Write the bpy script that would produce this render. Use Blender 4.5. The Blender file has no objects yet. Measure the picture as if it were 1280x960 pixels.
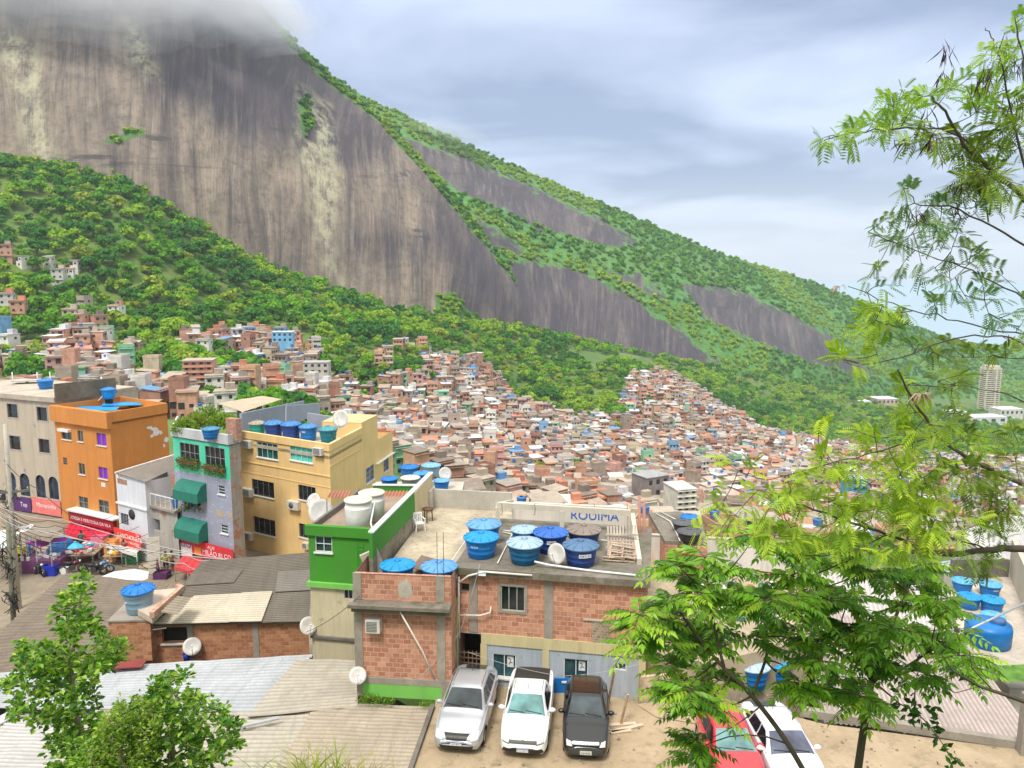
import bpy, math, random
import numpy as np
from mathutils import Vector, Matrix, noise
from mathutils.bvhtree import BVHTree
R = random.Random(7)
NR = np.random.default_rng(7)
sc = bpy.context.scene
COL = sc.collection
PI = math.pi
rad = math.radians
# ---------------------------------------------------------------- camera model (used to measure where things stand)
F = 962.0; CH = 16.4; TP = rad(7.87); cT, sT = math.cos(TP), math.sin(TP)
def ray(px, py):
    u = (px - 640) / F; v = (480 - py) / F
    return (u, cT + v * sT, -sT + v * cT)
def G(px, py, z):
    r = ray(px, py); t = (z - CH) / r[2]
    return Vector((r[0] * t, r[1] * t, z))
def D(px, py, Y):
    r = ray(px, py); t = Y / r[1]
    return Vector((r[0] * t, Y, CH + r[2] * t))
def PX(p):
    z = p[2] - CH; d = p[1] * cT - z * sT; v = p[1] * sT + z * cT
    return (640 + F * p[0] / d, 480 - F * v / d)
def lerp(a, b, t): return a + (b - a) * t
def interp(x, xs, ys): return float(np.interp(x, xs, ys))
# ---------------------------------------------------------------- materials
MATS = {}
def nodes_of(m):
    m.use_nodes = True
    nt = m.node_tree
    b = nt.nodes.get('Principled BSDF')
    return nt, b
class NT:
    def __init__(s, m): s.m = m; s.nt, s.b = nodes_of(m); s.N = s.nt.nodes; s.L = s.nt.links
    def n(s, t, **k):
        x = s.N.new(t)
        for a, v in k.items(): setattr(x, a, v)
        return x
    def lk(s, a, b): s.L.new(a, b)
    def uv(s, sx=1, sy=1, sz=1, src='uv'):
        if src == 'uv': o = s.n('ShaderNodeUVMap', uv_map='UV').outputs[0]
        else: o = s.n('ShaderNodeNewGeometry').outputs['Position']
        mp = s.n('ShaderNodeMapping'); mp.inputs['Scale'].default_value = (sx, sy, sz)
        s.lk(o, mp.inputs[0]); return mp.outputs[0]
    def noise(s, vec, scale=1, det=4, rough=0.6, dist=0):
        x = s.n('ShaderNodeTexNoise'); x.inputs['Scale'].default_value = scale; x.inputs['Detail'].default_value = det
        x.inputs['Roughness'].default_value = rough; x.inputs['Distortion'].default_value = dist
        s.lk(vec, x.inputs['Vector']); return x.outputs['Fac']
    def ramp(s, fac, a, b, ca=0.0, cb=1.0):
        x = s.n('ShaderNodeMapRange'); x.inputs['From Min'].default_value = a; x.inputs['From Max'].default_value = b
        x.inputs['To Min'].default_value = ca; x.inputs['To Max'].default_value = cb; x.clamp = True
        s.lk(fac, x.inputs['Value']); return x.outputs[0]
    def math(s, op, a, b=None):
        x = s.n('ShaderNodeMath', operation=op)
        for i, v in enumerate((a, b)):
            if v is None: continue
            if isinstance(v, (int, float)): x.inputs[i].default_value = v
            else: s.lk(v, x.inputs[i])
        return x.outputs[0]
    def mix(s, fac, a, b, mode='MIX'):
        x = s.n('ShaderNodeMix', data_type='RGBA', blend_type=mode)
        for sock, v in ((x.inputs['Factor'], fac), (x.inputs['A'], a), (x.inputs['B'], b)):
            if isinstance(v, (int, float)): sock.default_value = v
            elif isinstance(v, (tuple, list)): sock.default_value = tuple(v)[:3] + (1,)
            else: s.lk(v, sock)
        return x.outputs['Result']
    def base(s, c):
        if isinstance(c, tuple): s.b.inputs['Base Color'].default_value = c[:3] + (1,)
        else: s.lk(c, s.b.inputs['Base Color'])
    def bump(s, h, strength=0.3, dist=0.02):
        x = s.n('ShaderNodeBump'); x.inputs['Strength'].default_value = strength; x.inputs['Distance'].default_value = dist
        s.lk(h, x.inputs['Height']); s.lk(x.outputs[0], s.b.inputs['Normal'])
    def rough(s, r):
        if isinstance(r, (int, float)): s.b.inputs['Roughness'].default_value = r
        else: s.lk(r, s.b.inputs['Roughness'])
def S(r, g, b):  # sRGB 0-255 -> linear
    return tuple(((v / 255) / 12.92 if v / 255 < 0.04045 else ((v / 255 + 0.055) / 1.055) ** 2.4) for v in (r, g, b))
def cached(fn):
    def w(*a, **k):
        key = (fn.__name__,) + tuple(a) + tuple(sorted(k.items()))
        if key not in MATS: MATS[key] = fn(*a, **k)
        return MATS[key]
    return w
@cached
def plain(c, rough=0.6, metal=0.0, name='plain', var=0.12, coat=0.0):
    m = bpy.data.materials.new(name); t = NT(m)
    if var > 0:
        f = t.noise(t.uv(src='pos'), 2.3, 3)
        t.base(t.mix(t.ramp(f, .3, .7), tuple(x * (1 - var) for x in c), tuple(min(1, x * (1 + var)) for x in c)))
    else: t.base(c)
    t.rough(rough); t.b.inputs['Metallic'].default_value = metal
    if coat: t.b.inputs['Coat Weight'].default_value = coat; t.b.inputs['Coat Roughness'].default_value = 0.06
    return m
@cached
def paint_wall(c, dirt=0.35, dc=(0.10, 0.09, 0.07), patch=0.0, pc=(0.3, 0.28, 0.25)):
    """rendered and painted wall: blotches, rain streaks, fine grain"""
    m = bpy.data.materials.new('painted_wall'); t = NT(m); uv = t.uv()
    big = t.noise(uv, 0.45, 5, .65); st = t.noise(t.uv(1.1, 0.10, 1), 1.6, 7, .75); fine = t.noise(uv, 14, 4)
    col = t.mix(t.ramp(big, .3, .75), tuple(x * .88 for x in c), tuple(min(1, x * 1.08) for x in c))
    k = t.math('MULTIPLY', t.ramp(st, .46, .70, 0, dirt), t.ramp(big, .3, .62, .35, 1))
    col = t.mix(k, col, dc)
    if patch:
        p = t.noise(uv, .9, 6, .7, .4)
        col = t.mix(t.ramp(p, .62 - patch * .2, .66 - patch * .2), col, pc)
    col = t.mix(t.ramp(fine, .35, .7, 0, .10), col, (0.05, 0.05, 0.05))
    t.base(col); t.rough(.85); t.bump(fine, .25, .01); return m
@cached
def brick_mat(c=(0.50, 0.185, 0.10), w=0.30, h=0.20, mortar=(0.42, 0.33, 0.27), dirt=0.3):
    m = bpy.data.materials.new('hollow_brick'); t = NT(m); uv = t.uv()
    b = t.n('ShaderNodeTexBrick'); t.lk(uv, b.inputs['Vector'])
    b.inputs['Scale'].default_value = 1; b.inputs['Mortar Size'].default_value = .012; b.inputs['Mortar Smooth'].default_value = .3
    b.inputs['Brick Width'].default_value = w; b.inputs['Row Height'].default_value = h; b.inputs['Bias'].default_value = -.15
    b.inputs['Color1'].default_value = (c[0] * .72, c[1] * .66, c[2] * .62, 1); b.inputs['Color2'].default_value = (c[0] * 1.25, c[1] * 1.45, c[2] * 1.5, 1)
    b.inputs['Mortar'].default_value = tuple(mortar) + (1,)
    n1 = t.noise(uv, 1.1, 5, .65); n2 = t.noise(uv, 9, 4); n3 = t.noise(t.uv(1.6, .3, 1), 2.2, 5, .7)
    col = t.mix(t.ramp(n1, .35, .75, 0, .45), b.outputs['Color'], (c[0] * .75, c[1] * .8, c[2] * .85))
    col = t.mix(t.ramp(n2, .52, .75, 0, .5), col, (0.62, 0.48, 0.40))
    col = t.mix(t.ramp(n3, .58, .80, 0, dirt), col, (0.09, 0.06, 0.045))
    t.base(col); t.rough(.9)
    t.bump(t.math('SUBTRACT', t.math('MULTIPLY', n2, .4), b.outputs['Fac']), .6, .015); return m
@cached
def concrete(c=(0.36, 0.32, 0.27), dark=0.5, moss=0.0, sc_=1.0):
    m = bpy.data.materials.new('concrete'); t = NT(m); uv = t.uv(src='pos')
    a = t.noise(uv, .55 * sc_, 6, .7, .3); b = t.noise(uv, 3.2 * sc_, 6, .7); f = t.noise(uv, 22, 3)
    col = t.mix(t.ramp(a, .35, .68), tuple(x * (1 - dark * .6) for x in c), tuple(min(1, x * 1.15) for x in c))
    col = t.mix(t.ramp(b, .52, .72, 0, dark), col, tuple(x * .35 for x in c))
    if moss: col = t.mix(t.ramp(t.noise(uv, 1.7, 5, .7), .56 - moss * .1, .7, 0, .85), col, (0.07, 0.08, 0.025))
    col = t.mix(t.ramp(f, .4, .7, 0, .15), col, (0.06, 0.055, 0.05))
    t.base(col); t.rough(.92); t.bump(b, .35, .02); return m
@cached
def sheet_mat(c, streak=0.5, rust=0.2, metal=0.0, rough=.65, rc=(0.22, 0.13, 0.07), along='v'):
    """roofing sheet; its corrugation is modelled, this is the weathering"""
    m = bpy.data.materials.new('roof_sheet'); t = NT(m)
    uv = t.uv(); sv = t.uv(.35, 2.6, 1) if along == 'u' else t.uv(2.6, .35, 1)
    a = t.noise(uv, .5, 6, .7, .4); b = t.noise(sv, 1.3, 6, .72); f = t.noise(uv, 11, 4)
    col = t.mix(t.ramp(a, .32, .7), tuple(x * .72 for x in c), tuple(min(1, x * 1.12) for x in c))
    col = t.mix(t.ramp(b, .48, .72, 0, streak), col, tuple(x * .4 for x in c))
    col = t.mix(t.ramp(t.noise(sv, .8, 5, .7), .56, .72, 0, rust), col, rc)
    col = t.mix(t.ramp(f, .45, .75, 0, .25), col, tuple(x * .5 for x in c))
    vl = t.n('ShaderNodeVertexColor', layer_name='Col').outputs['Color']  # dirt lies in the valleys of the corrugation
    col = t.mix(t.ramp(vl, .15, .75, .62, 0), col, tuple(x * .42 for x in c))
    t.base(col); t.rough(rough); t.b.inputs['Metallic'].default_value = metal; t.bump(f, .2, .01); return m
@cached
def plastic(c, rough=.42):
    m = bpy.data.materials.new('weathered_plastic'); t = NT(m); uv = t.uv(src='pos')
    a = t.noise(uv, 1.6, 5, .65); f = t.noise(uv, 7, 5, .7)
    col = t.mix(t.ramp(a, .35, .7), tuple(x * .85 for x in c), tuple(min(1, x * 1.1 + .01) for x in c))
    col = t.mix(t.ramp(f, .55, .8, 0, .3), col, tuple(x * .6 + .06 for x in c))
    t.base(col); t.rough(t.ramp(f, .3, .7, rough - .08, rough + .15)); return m
@cached
def glass_mat(c=(0.02, 0.025, 0.03), rough=.08):
    m = bpy.data.materials.new('window_glass'); t = NT(m)
    n = t.noise(t.uv(src='pos'), .9, 3)
    t.base(t.mix(t.ramp(n, .35, .65), tuple(x * .5 for x in c), tuple(x * 1.6 for x in c))); t.rough(rough)
    t.b.inputs['IOR'].default_value = 1.5; return m
def attr_mat(name, rough=.8, trans=0.0, spec=None, tint=(1, 1, 1)):
    """colour read from the mesh's own colour attribute; leaves let some light through"""
    m = bpy.data.materials.new(name); t = NT(m)
    a = t.n('ShaderNodeVertexColor', layer_name='Col').outputs['Color']
    t.lk(a, t.b.inputs['Base Color']); t.rough(rough)
    if spec is not None: t.b.inputs['Specular IOR Level'].default_value = spec
    if trans:
        tr = t.n('ShaderNodeBsdfTranslucent'); t.lk(t.mix(1.0, a, tint, 'MULTIPLY'), tr.inputs['Color'])
        mx = t.n('ShaderNodeMixShader'); mx.inputs[0].default_value = trans
        out = [n for n in t.N if n.type == 'OUTPUT_MATERIAL'][0]
        t.lk(t.b.outputs[0], mx.inputs[1]); t.lk(tr.outputs[0], mx.inputs[2]); t.lk(mx.outputs[0], out.inputs['Surface'])
    return m
# ---------------------------------------------------------------- objects
def tag(o, label=None, cat=None, group=None, kind=None):
    if label: o['label'] = label
    if cat: o['category'] = cat
    if group: o['group'] = group
    if kind: o['kind'] = kind
    return o
def empty(name, loc, label, cat, group=None, rz=0.0):
    o = bpy.data.objects.new(name, None); o.empty_display_size = .2; COL.objects.link(o)
    o.location = loc; o.rotation_euler = (0, 0, rz)
    return tag(o, label, cat, group)
def wmat(o):
    m = Matrix.LocRotScale(o.location, o.rotation_euler, o.scale)
    return (wmat(o.parent) @ o.matrix_parent_inverse @ m) if o.parent else m
class MB:
    def __init__(s): s.v = []; s.f = []; s.mi = []; s.cur = 0; s.sm = []; s.smooth = False
    def mat(s, i): s.cur = i; return s
    def add(s, vs, fs):
        o = len(s.v); s.v.extend([tuple(p) for p in vs])
        for f in fs: s.f.append(tuple(i + o for i in f)); s.mi.append(s.cur); s.sm.append(s.smooth)
        return s
    def quad(s, a, b, c, d): return s.add([a, b, c, d], [(0, 1, 2, 3)])
    def box(s, c, d, rz=0.0, tilt=None):
        x, y, z = d[0] / 2, d[1] / 2, d[2] / 2
        M = Matrix.Rotation(rz, 3, 'Z')
        if tilt is not None: M = M @ Matrix.Rotation(tilt[0], 3, 'X') @ Matrix.Rotation(tilt[1], 3, 'Y')
        c = Vector(c)
        vs = [c + M @ Vector((i * x, j * y, k * z)) for k in (-1, 1) for j in (-1, 1) for i in (-1, 1)]
        return s.add(vs, [(0, 2, 3, 1), (4, 5, 7, 6), (0, 1, 5, 4), (2, 6, 7, 3), (0, 4, 6, 2), (1, 3, 7, 5)])
    def beam(s, a, b, w, h=None, up=(0, 0, 1)):
        h = h or w; a, b = Vector(a), Vector(b); d = (b - a).normalized(); up = Vector(up)
        if abs(d.dot(up)) > .98: up = Vector((1, 0, 0))
        n = d.cross(up).normalized(); u = n.cross(d)
        vs = []
        for p in (a, b):
            for i, j in ((-1, -1), (1, -1), (1, 1), (-1, 1)): vs.append(p + n * i * w / 2 + u * j * h / 2)
        return s.add(vs, [(0, 3, 2, 1), (4, 5, 6, 7), (0, 1, 5, 4), (1, 2, 6, 5), (2, 3, 7, 6), (3, 0, 4, 7)])
    def prism(s, poly, z0, z1, top=True, bottom=False, sides=None):
        n = len(poly); A = sum(poly[i][0] * poly[(i + 1) % n][1] - poly[(i + 1) % n][0] * poly[i][1] for i in range(n))
        if A < 0: poly = poly[::-1]
        zt = z1 if isinstance(z1, (list, tuple)) else [z1] * n
        if A < 0 and isinstance(z1, (list, tuple)): zt = list(zt)[::-1]
        vs = [(p[0], p[1], z0) for p in poly] + [(p[0], p[1], zt[i]) for i, p in enumerate(poly)]
        fs = [(i, (i + 1) % n, n + (i + 1) % n, n + i) for i in range(n) if sides is None or i in sides]
        if top: fs.append(tuple(range(n, 2 * n)))
        if bottom: fs.append(tuple(reversed(range(n))))
        return s.add(vs, fs)
    def tube(s, pts, r, seg=6, cap=True):
        pts = [Vector(p) for p in pts]; n = len(pts)
        rr = r if isinstance(r, (list, tuple)) else [r] * n
        vs = []; prev = None
        for i, p in enumerate(pts):
            d = (pts[min(i + 1, n - 1)] - pts[max(i - 1, 0)])
            d = d.normalized() if d.length > 1e-9 else Vector((0, 0, 1))
            if prev is None:
                a = Vector((0, 0, 1)) if abs(d.z) < .9 else Vector((1, 0, 0)); u = d.cross(a).normalized()
            else:
                u = prev - d * prev.dot(d); u = u.normalized() if u.length > 1e-6 else d.orthogonal().normalized()
            prev = u; w = d.cross(u)
            for k in range(seg):
                t = 2 * PI * k / seg; vs.append(p + (u * math.cos(t) + w * math.sin(t)) * rr[i])
        fs = [(i * seg + k, i * seg + (k + 1) % seg, (i + 1) * seg + (k + 1) % seg, (i + 1) * seg + k) for i in range(n - 1) for k in range(seg)]
        if cap: fs += [tuple(reversed(range(seg))), tuple(range((n - 1) * seg, n * seg))]
        sm = s.smooth; s.smooth = True; s.add(vs, fs); s.smooth = sm; return s
    def lathe(s, prof, c=(0, 0, 0), seg=24, axis='Z', M=None, smooth=True):
        """prof: list of (r, h)"""
        c = Vector(c); vs = []
        if M is None: M = {'Z': Matrix.Identity(3), 'Y': Matrix.Rotation(-PI / 2, 3, 'X'), 'X': Matrix.Rotation(PI / 2, 3, 'Y')}[axis]
        for r, h in prof:
            for k in range(seg):
                t = 2 * PI * k / seg; vs.append(c + M @ Vector((r * math.cos(t), r * math.sin(t), h)))
        n = len(prof)
        fs = [(i * seg + k, i * seg + (k + 1) % seg, (i + 1) * seg + (k + 1) % seg, (i + 1) * seg + k) for i in range(n - 1) for k in range(seg)]
        sm = s.smooth; s.smooth = smooth; s.add(vs, fs); s.smooth = sm; return s
    def build(s, name, mats, parent=None, uv=True, world=True, label=None, cat=None, group=None, kind=None, auto=None):
        me = bpy.data.meshes.new(name)
        me.from_pydata(s.v, [], s.f)
        mats = mats if isinstance(mats, (list, tuple)) else [mats]
        for m in mats: me.materials.append(m)
        if len(mats) > 1: me.polygons.foreach_set('material_index', s.mi)
        me.polygons.foreach_set('use_smooth', s.sm)
        if uv and len(s.f) < 60000:
            lay = me.uv_layers.new(name='UV'); buf = np.zeros((len(me.loops), 2), np.float32); k = 0
            for p in me.polygons:
                n = p.normal
                if abs(n.z) > .55: e = lambda q: (q[0], q[1])
                else:
                    h = math.hypot(n.x, n.y) or 1; tx, ty = -n.y / h, n.x / h; e = lambda q, tx=tx, ty=ty: (q[0] * tx + q[1] * ty, q[2])
                for vi in p.vertices: buf[k] = e(s.v[vi]); k += 1
            lay.data.foreach_set('uv', buf.ravel())
        me.update()
        o = bpy.data.objects.new(name, me); COL.objects.link(o)
        if parent is not None:
            o.parent = parent
            if world: o.matrix_parent_inverse = wmat(parent).inverted()
        return tag(o, label, cat, group, kind)
def np_mesh(name, V, Fq, mat, parent=None, col=None, smooth=False, uvs=None, nv=4, **k):
    """fast mesh from arrays of n-gon faces with nv corners; col = one colour per face or per vertex"""
    V = np.asarray(V, np.float32).reshape(-1, 3); Fq = np.asarray(Fq, np.int32).reshape(-1, nv)
    me = bpy.data.meshes.new(name); me.vertices.add(len(V)); me.vertices.foreach_set('co', V.ravel())
    me.loops.add(Fq.size); me.loops.foreach_set('vertex_index', Fq.ravel())
    me.polygons.add(len(Fq)); me.polygons.foreach_set('loop_start', np.arange(0, Fq.size, nv, dtype=np.int32))
    me.polygons.foreach_set('use_smooth', np.full(len(Fq), smooth))
    me.update(calc_edges=True)
    if col is not None:
        col = np.asarray(col, np.float32)
        if len(col) == len(V):
            a = me.color_attributes.new('Col', 'FLOAT_COLOR', 'POINT'); a.data.foreach_set('color', np.c_[col[:, :3], np.ones(len(col))].astype(np.float32).ravel())
        else:
            a = me.color_attributes.new('Col', 'BYTE_COLOR', 'CORNER'); c = np.repeat(np.c_[col[:, :3], np.ones(len(col))], nv, axis=0).astype(np.float32); a.data.foreach_set('color', c.ravel())
    if uvs is not None:
        lay = me.uv_layers.new(name='UV'); lay.data.foreach_set('uv', np.asarray(uvs, np.float32)[Fq.ravel()].ravel())
    for m in (mat if isinstance(mat, (list, tuple)) else [mat]): me.materials.append(m)
    o = bpy.data.objects.new(name, me); COL.objects.link(o)
    if parent is not None: o.parent = parent; o.matrix_parent_inverse = wmat(parent).inverted()
    return tag(o, k.get('label'), k.get('cat'), k.get('group'), k.get('kind'))
def kids(o): return [c for c in o.children]
def dup(root, loc=None, rz=None, label=None, group=None, scale=None):
    def cp(o, par):
        c = o.copy(); COL.objects.link(c)
        if par is not None: c.parent = par
        for ch in TREE.get(o.name, []): cp(ch, c)
        return c
    ensure_tree()
    r = cp(root, None)
    if loc is not None: r.location = loc
    if rz is not None: r.rotation_euler = (0, 0, rz)
    if scale is not None: r.scale = scale if not isinstance(scale, (int, float)) else (scale,) * 3
    if label: r['label'] = label
    if group: r['group'] = group
    return r
TREE = {}; TREE_N = [0]
def ensure_tree():
    TREE.clear()
    for o in bpy.data.objects:
        if o.parent is not None: TREE.setdefault(o.parent.name, []).append(o)
def text_obj(name, body, size, M, mat, parent, extrude=.004):
    cu = bpy.data.curves.new(name, 'FONT'); cu.body = body; cu.size = size; cu.align_x = 'CENTER'; cu.align_y = 'CENTER'; cu.extrude = extrude
    cu.materials.append(mat); cu.resolution_u = 3
    tmp = bpy.data.objects.new(name + '_t', cu); me = bpy.data.meshes.new_from_object(tmp); bpy.data.objects.remove(tmp)
    o = bpy.data.objects.new(name, me); COL.objects.link(o)
    if not me.materials: me.materials.append(mat)
    o.parent = parent; o.matrix_parent_inverse = wmat(parent).inverted(); o.matrix_basis = M
    return o
def face_frame(a, b, o):
    """matrix: x runs from a to b, y up, z out of the wall; origin o"""
    x = (Vector(b) - Vector(a)); x.z = 0; x.normalize(); y = Vector((0, 0, 1)); z = x.cross(y)
    M = Matrix(((x.x, y.x, z.x, o[0]), (x.y, y.y, z.y, o[1]), (x.z, y.z, z.z, o[2]), (0, 0, 0, 1)))
    return M
# ---------------------------------------------------------------- camera, sun, overcast sky
cam = bpy.data.cameras.new('camera'); co = bpy.data.objects.new('camera', cam); COL.objects.link(co)
co.location = (0, 0, CH); co.rotation_euler = (rad(90) - TP, 0, 0); cam.sensor_width = 36; cam.lens = F / 1280 * 36; cam.clip_end = 60000; cam.clip_start = .05
sc.camera = co
sun = bpy.data.lights.new('sun', 'SUN'); so = bpy.data.objects.new('sun', sun); COL.objects.link(so)
sun.energy = 1.5; sun.angle = rad(14); sun.color = (1, .95, .87)
SUN_EL, SUN_AZ = 58, 200      # azimuth clockwise from +Y: behind the camera, a little to the left
so.rotation_euler = (rad(90 - SUN_EL), 0, rad(180 - SUN_AZ))
w = bpy.data.worlds.new('World'); sc.world = w; w.use_nodes = True
wn = w.node_tree; wn.nodes.clear()
def W(t, **k):
    x = wn.nodes.new(t)
    for a, v in k.items(): setattr(x, a, v)
    return x
out = W('ShaderNodeOutputWorld'); sky = W('ShaderNodeTexSky', sky_type='NISHITA'); sky.sun_disc = False
sky.sun_elevation = rad(SUN_EL); sky.sun_rotation = rad(SUN_AZ); sky.air_density = 1.3; sky.dust_density = 2.5
bg1 = W('ShaderNodeBackground'); bg1.inputs[1].default_value = .1; wn.links.new(sky.outputs[0], bg1.inputs[0])
tc = W('ShaderNodeTexCoord'); sep = W('ShaderNodeSeparateXYZ'); wn.links.new(tc.outputs['Generated'], sep.inputs[0])
def wmath(op, a, b=None):
    x = W('ShaderNodeMath', operation=op)
    for i, v in enumerate((a, b)):
        if v is None: continue
        if isinstance(v, (int, float)): x.inputs[i].default_value = v
        else: wn.links.new(v, x.inputs[i])
    return x.outputs[0]
# cloud deck: project the view direction on a flat layer, so clouds shrink towards the horizon
zz = wmath('ADD', wmath('MAXIMUM', sep.outputs[2], 0.0), .10)
cx = wmath('DIVIDE', sep.outputs[0], zz); cy = wmath('DIVIDE', sep.outputs[1], zz)
cv = W('ShaderNodeCombineXYZ'); wn.links.new(cx, cv.inputs[0]); wn.links.new(cy, cv.inputs[1]); cv.inputs[2].default_value = 3.7
n1 = W('ShaderNodeTexNoise'); n1.inputs['Scale'].default_value = .8; n1.inputs['Detail'].default_value = 5; n1.inputs['Roughness'].default_value = .5; n1.inputs['Distortion'].default_value = .35
wn.links.new(cv.outputs[0], n1.inputs['Vector'])
mr = W('ShaderNodeMapRange'); mr.inputs['From Min'].default_value = .40; mr.inputs['From Max'].default_value = .61; wn.links.new(n1.outputs['Fac'], mr.inputs['Value'])
mc = W('ShaderNodeMix', data_type='RGBA'); wn.links.new(mr.outputs[0], mc.inputs['Factor'])
mc.inputs['A'].default_value = (.17, .212, .315, 1); mc.inputs['B'].default_value = (.35, .40, .52, 1)
# brighter, whiter band low over the sea
mh = W('ShaderNodeMapRange'); mh.inputs['From Min'].default_value = .015; mh.inputs['From Max'].default_value = .15; mh.inputs['To Min'].default_value = .9; mh.inputs['To Max'].default_value = 0; mh.interpolation_type = 'SMOOTHSTEP'
wn.links.new(sep.outputs[2], mh.inputs['Value'])
mc2 = W('ShaderNodeMix', data_type='RGBA'); wn.links.new(mh.outputs[0], mc2.inputs['Factor']); wn.links.new(mc.outputs['Result'], mc2.inputs['A']); mc2.inputs['B'].default_value = (.40, .44, .50, 1)
mo = W('ShaderNodeMapRange'); mo.inputs['From Min'].default_value = .36; mo.inputs['From Max'].default_value = .7; wn.links.new(sep.outputs[2], mo.inputs['Value'])  # white light overhead
mc3 = W('ShaderNodeMix', data_type='RGBA'); wn.links.new(mo.outputs[0], mc3.inputs['Factor']); wn.links.new(mc2.outputs['Result'], mc3.inputs['A']); mc3.inputs['B'].default_value = (.42, .405, .375, 1); mc2 = mc3
bg2 = W('ShaderNodeBackground'); zb_w = W('ShaderNodeMapRange'); zb_w.inputs['From Min'].default_value = .38; zb_w.inputs['From Max'].default_value = 1; zb_w.inputs['To Min'].default_value = 1; zb_w.inputs['To Max'].default_value = 2.4  # overcast sky: brighter overhead
wn.links.new(sep.outputs[2], zb_w.inputs['Value']); wn.links.new(zb_w.outputs[0], bg2.inputs[1]); wn.links.new(mc2.outputs['Result'], bg2.inputs[0])
ms = W('ShaderNodeMixShader'); ms.inputs[0].default_value = .9
wn.links.new(bg1.outputs[0], ms.inputs[1]); wn.links.new(bg2.outputs[0], ms.inputs[2]); wn.links.new(ms.outputs[0], out.inputs['Surface'])
vs_ = sc.view_settings; vs_.view_transform = 'Standard'; vs_.look = 'None'; vs_.exposure = 1.1; vs_.gamma = 1; vs_.use_curve_mapping = False
sc.render.engine = 'CYCLES'; cy_ = sc.cycles
cy_.max_bounces = 8; cy_.diffuse_bounces = 3; cy_.glossy_bounces = 2; cy_.transmission_bounces = 2; cy_.transparent_max_bounces = 4; cy_.volume_bounces = 8
cy_.use_denoising = True
try: cy_.denoiser = 'OPENIMAGEDENOISE'
except Exception: pass
# ---------------------------------------------------------------- the land: stations measured along each direction, joined into one sheet
PXS = [-500, -200, 0, 160, 320, 480, 640, 800, 960, 1120, 1280, 1480, 1800]
ST_Z = {'near': [(45, -6.0), (75, -6.2)]}
stA = dict(y=[540, 525, 512, 510, 516, 562, 612, 628, 642, 660, 680, 700, 720], Y=[240, 240, 245, 235, 235, 262, 285, 300, 305, 310, 310, 310, 310])
stB = dict(y=[440, 440, 440, 455, 462, 505, 556, 562, 585, 600, 605, 610, 620], Y=[310, 310, 315, 320, 345, 385, 420, 450, 480, 500, 500, 490, 480])
stC = dict(y=[300, 310, 340, 400, 418, 445, 500, 474, 545, 562, 560, 560, 560], Y=[400, 400, 400, 405, 435, 450, 540, 610, 660, 800, 840, 840, 840])
stD = dict(y=[160, 185, 214, 240, 338, 392, 420, 448, 478, 500, 508, 512, 512], Y=[525, 525, 525, 535, 565, 612, 680, 780, 930, 1180, 1300, 1300, 1300])
def st(s, px): return D(px, interp(px, PXS, s['y']), interp(px, PXS, s['Y']))
def cr(p0, p1, p2, p3, t):
    return .5 * ((2 * p1) + (-p0 + p2) * t + (2 * p0 - 5 * p1 + 4 * p2 - p3) * t * t + (-p0 + 3 * p1 - 3 * p2 + p3) * t ** 3)
cols = np.linspace(-500, 1800, 190)
grid = []
for px in cols:
    a = (px - 640) / F
    zn = interp(px, [400, 560, 700, 1800], [-7.3, -7.8, -9, -12])
    pts = [Vector((a * 8, 8, -9)), Vector((a * 40, 40, zn)), Vector((a * 78, 75, zn - 1.2))]
    A, B, C_, D_ = (st(s, px) for s in (stA, stB, stC, stD))
    m1 = pts[-1].lerp(A, .5); m1.z -= interp(px, [300, 600, 1800], [1, 7, 9])
    pts += [m1, A, A.lerp(B, .5), B, B.lerp(C_, .5), C_, C_.lerp(D_, .5), D_]
    e = D_ + Vector((a * 90, 90, -8)); pts += [e, Vector((e.x * 1.3, e.y * 1.3, min(-120, e.z - 25))), Vector((e.x * 1.7, e.y * 1.7, -260))]
    row = []
    for i in range(len(pts) - 1):
        p0, p1, p2, p3 = pts[max(i - 1, 0)], pts[i], pts[i + 1], pts[min(i + 2, len(pts) - 1)]
        n = 8 if i > 2 else 4
        for k in range(n): row.append(cr(p0, p1, p2, p3, k / n))
    row.append(pts[-1])
    for q in row:
        if q.y > 100: q.z += 2.2 * noise.noise(q * .018) + .8 * noise.noise(q * .06)
    grid.append(row)
grid = np.array([[tuple(q) for q in r] for r in grid])
ni, nj = grid.shape[:2]
def grid_faces(ni, nj): 
    i, j = np.meshgrid(np.arange(ni - 1), np.arange(nj - 1), indexing='ij'); a = (i * nj + j).ravel()
    return np.stack([a, a + nj, a + nj + 1, a + 1], 1)
def hill_mat(name, rockmask=False):
    m = bpy.data.materials.new(name); t = NT(m); uv = t.uv(src='pos')
    a = t.noise(uv, .02, 5, .6); b = t.noise(uv, .12, 5, .7)
    g = t.mix(t.ramp(a, .35, .65), (.06, .15, .02), (.14, .22, .035)); g = t.mix(t.ramp(b, .45, .7, 0, .7), g, (.17, .15, .07))
    t.base(g); t.rough(.95); t.bump(b, .8, 1.5); return m
ground = np_mesh('hillside_ground', grid.reshape(-1, 3), grid_faces(ni, nj), hill_mat('scrub_ground'), smooth=True, kind='structure')
ground['label'] = 'grassy valley floor and slope under the houses and the forest'
LAND = BVHTree.FromPolygons([Vector(v) for v in grid.reshape(-1, 3)], [tuple(f) for f in grid_faces(ni, nj)])
def land_z(x, y):
    h = LAND.ray_cast(Vector((x, y, 900)), Vector((0, 0, -1)))
    return h[0].z if h[0] is not None else None
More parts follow.
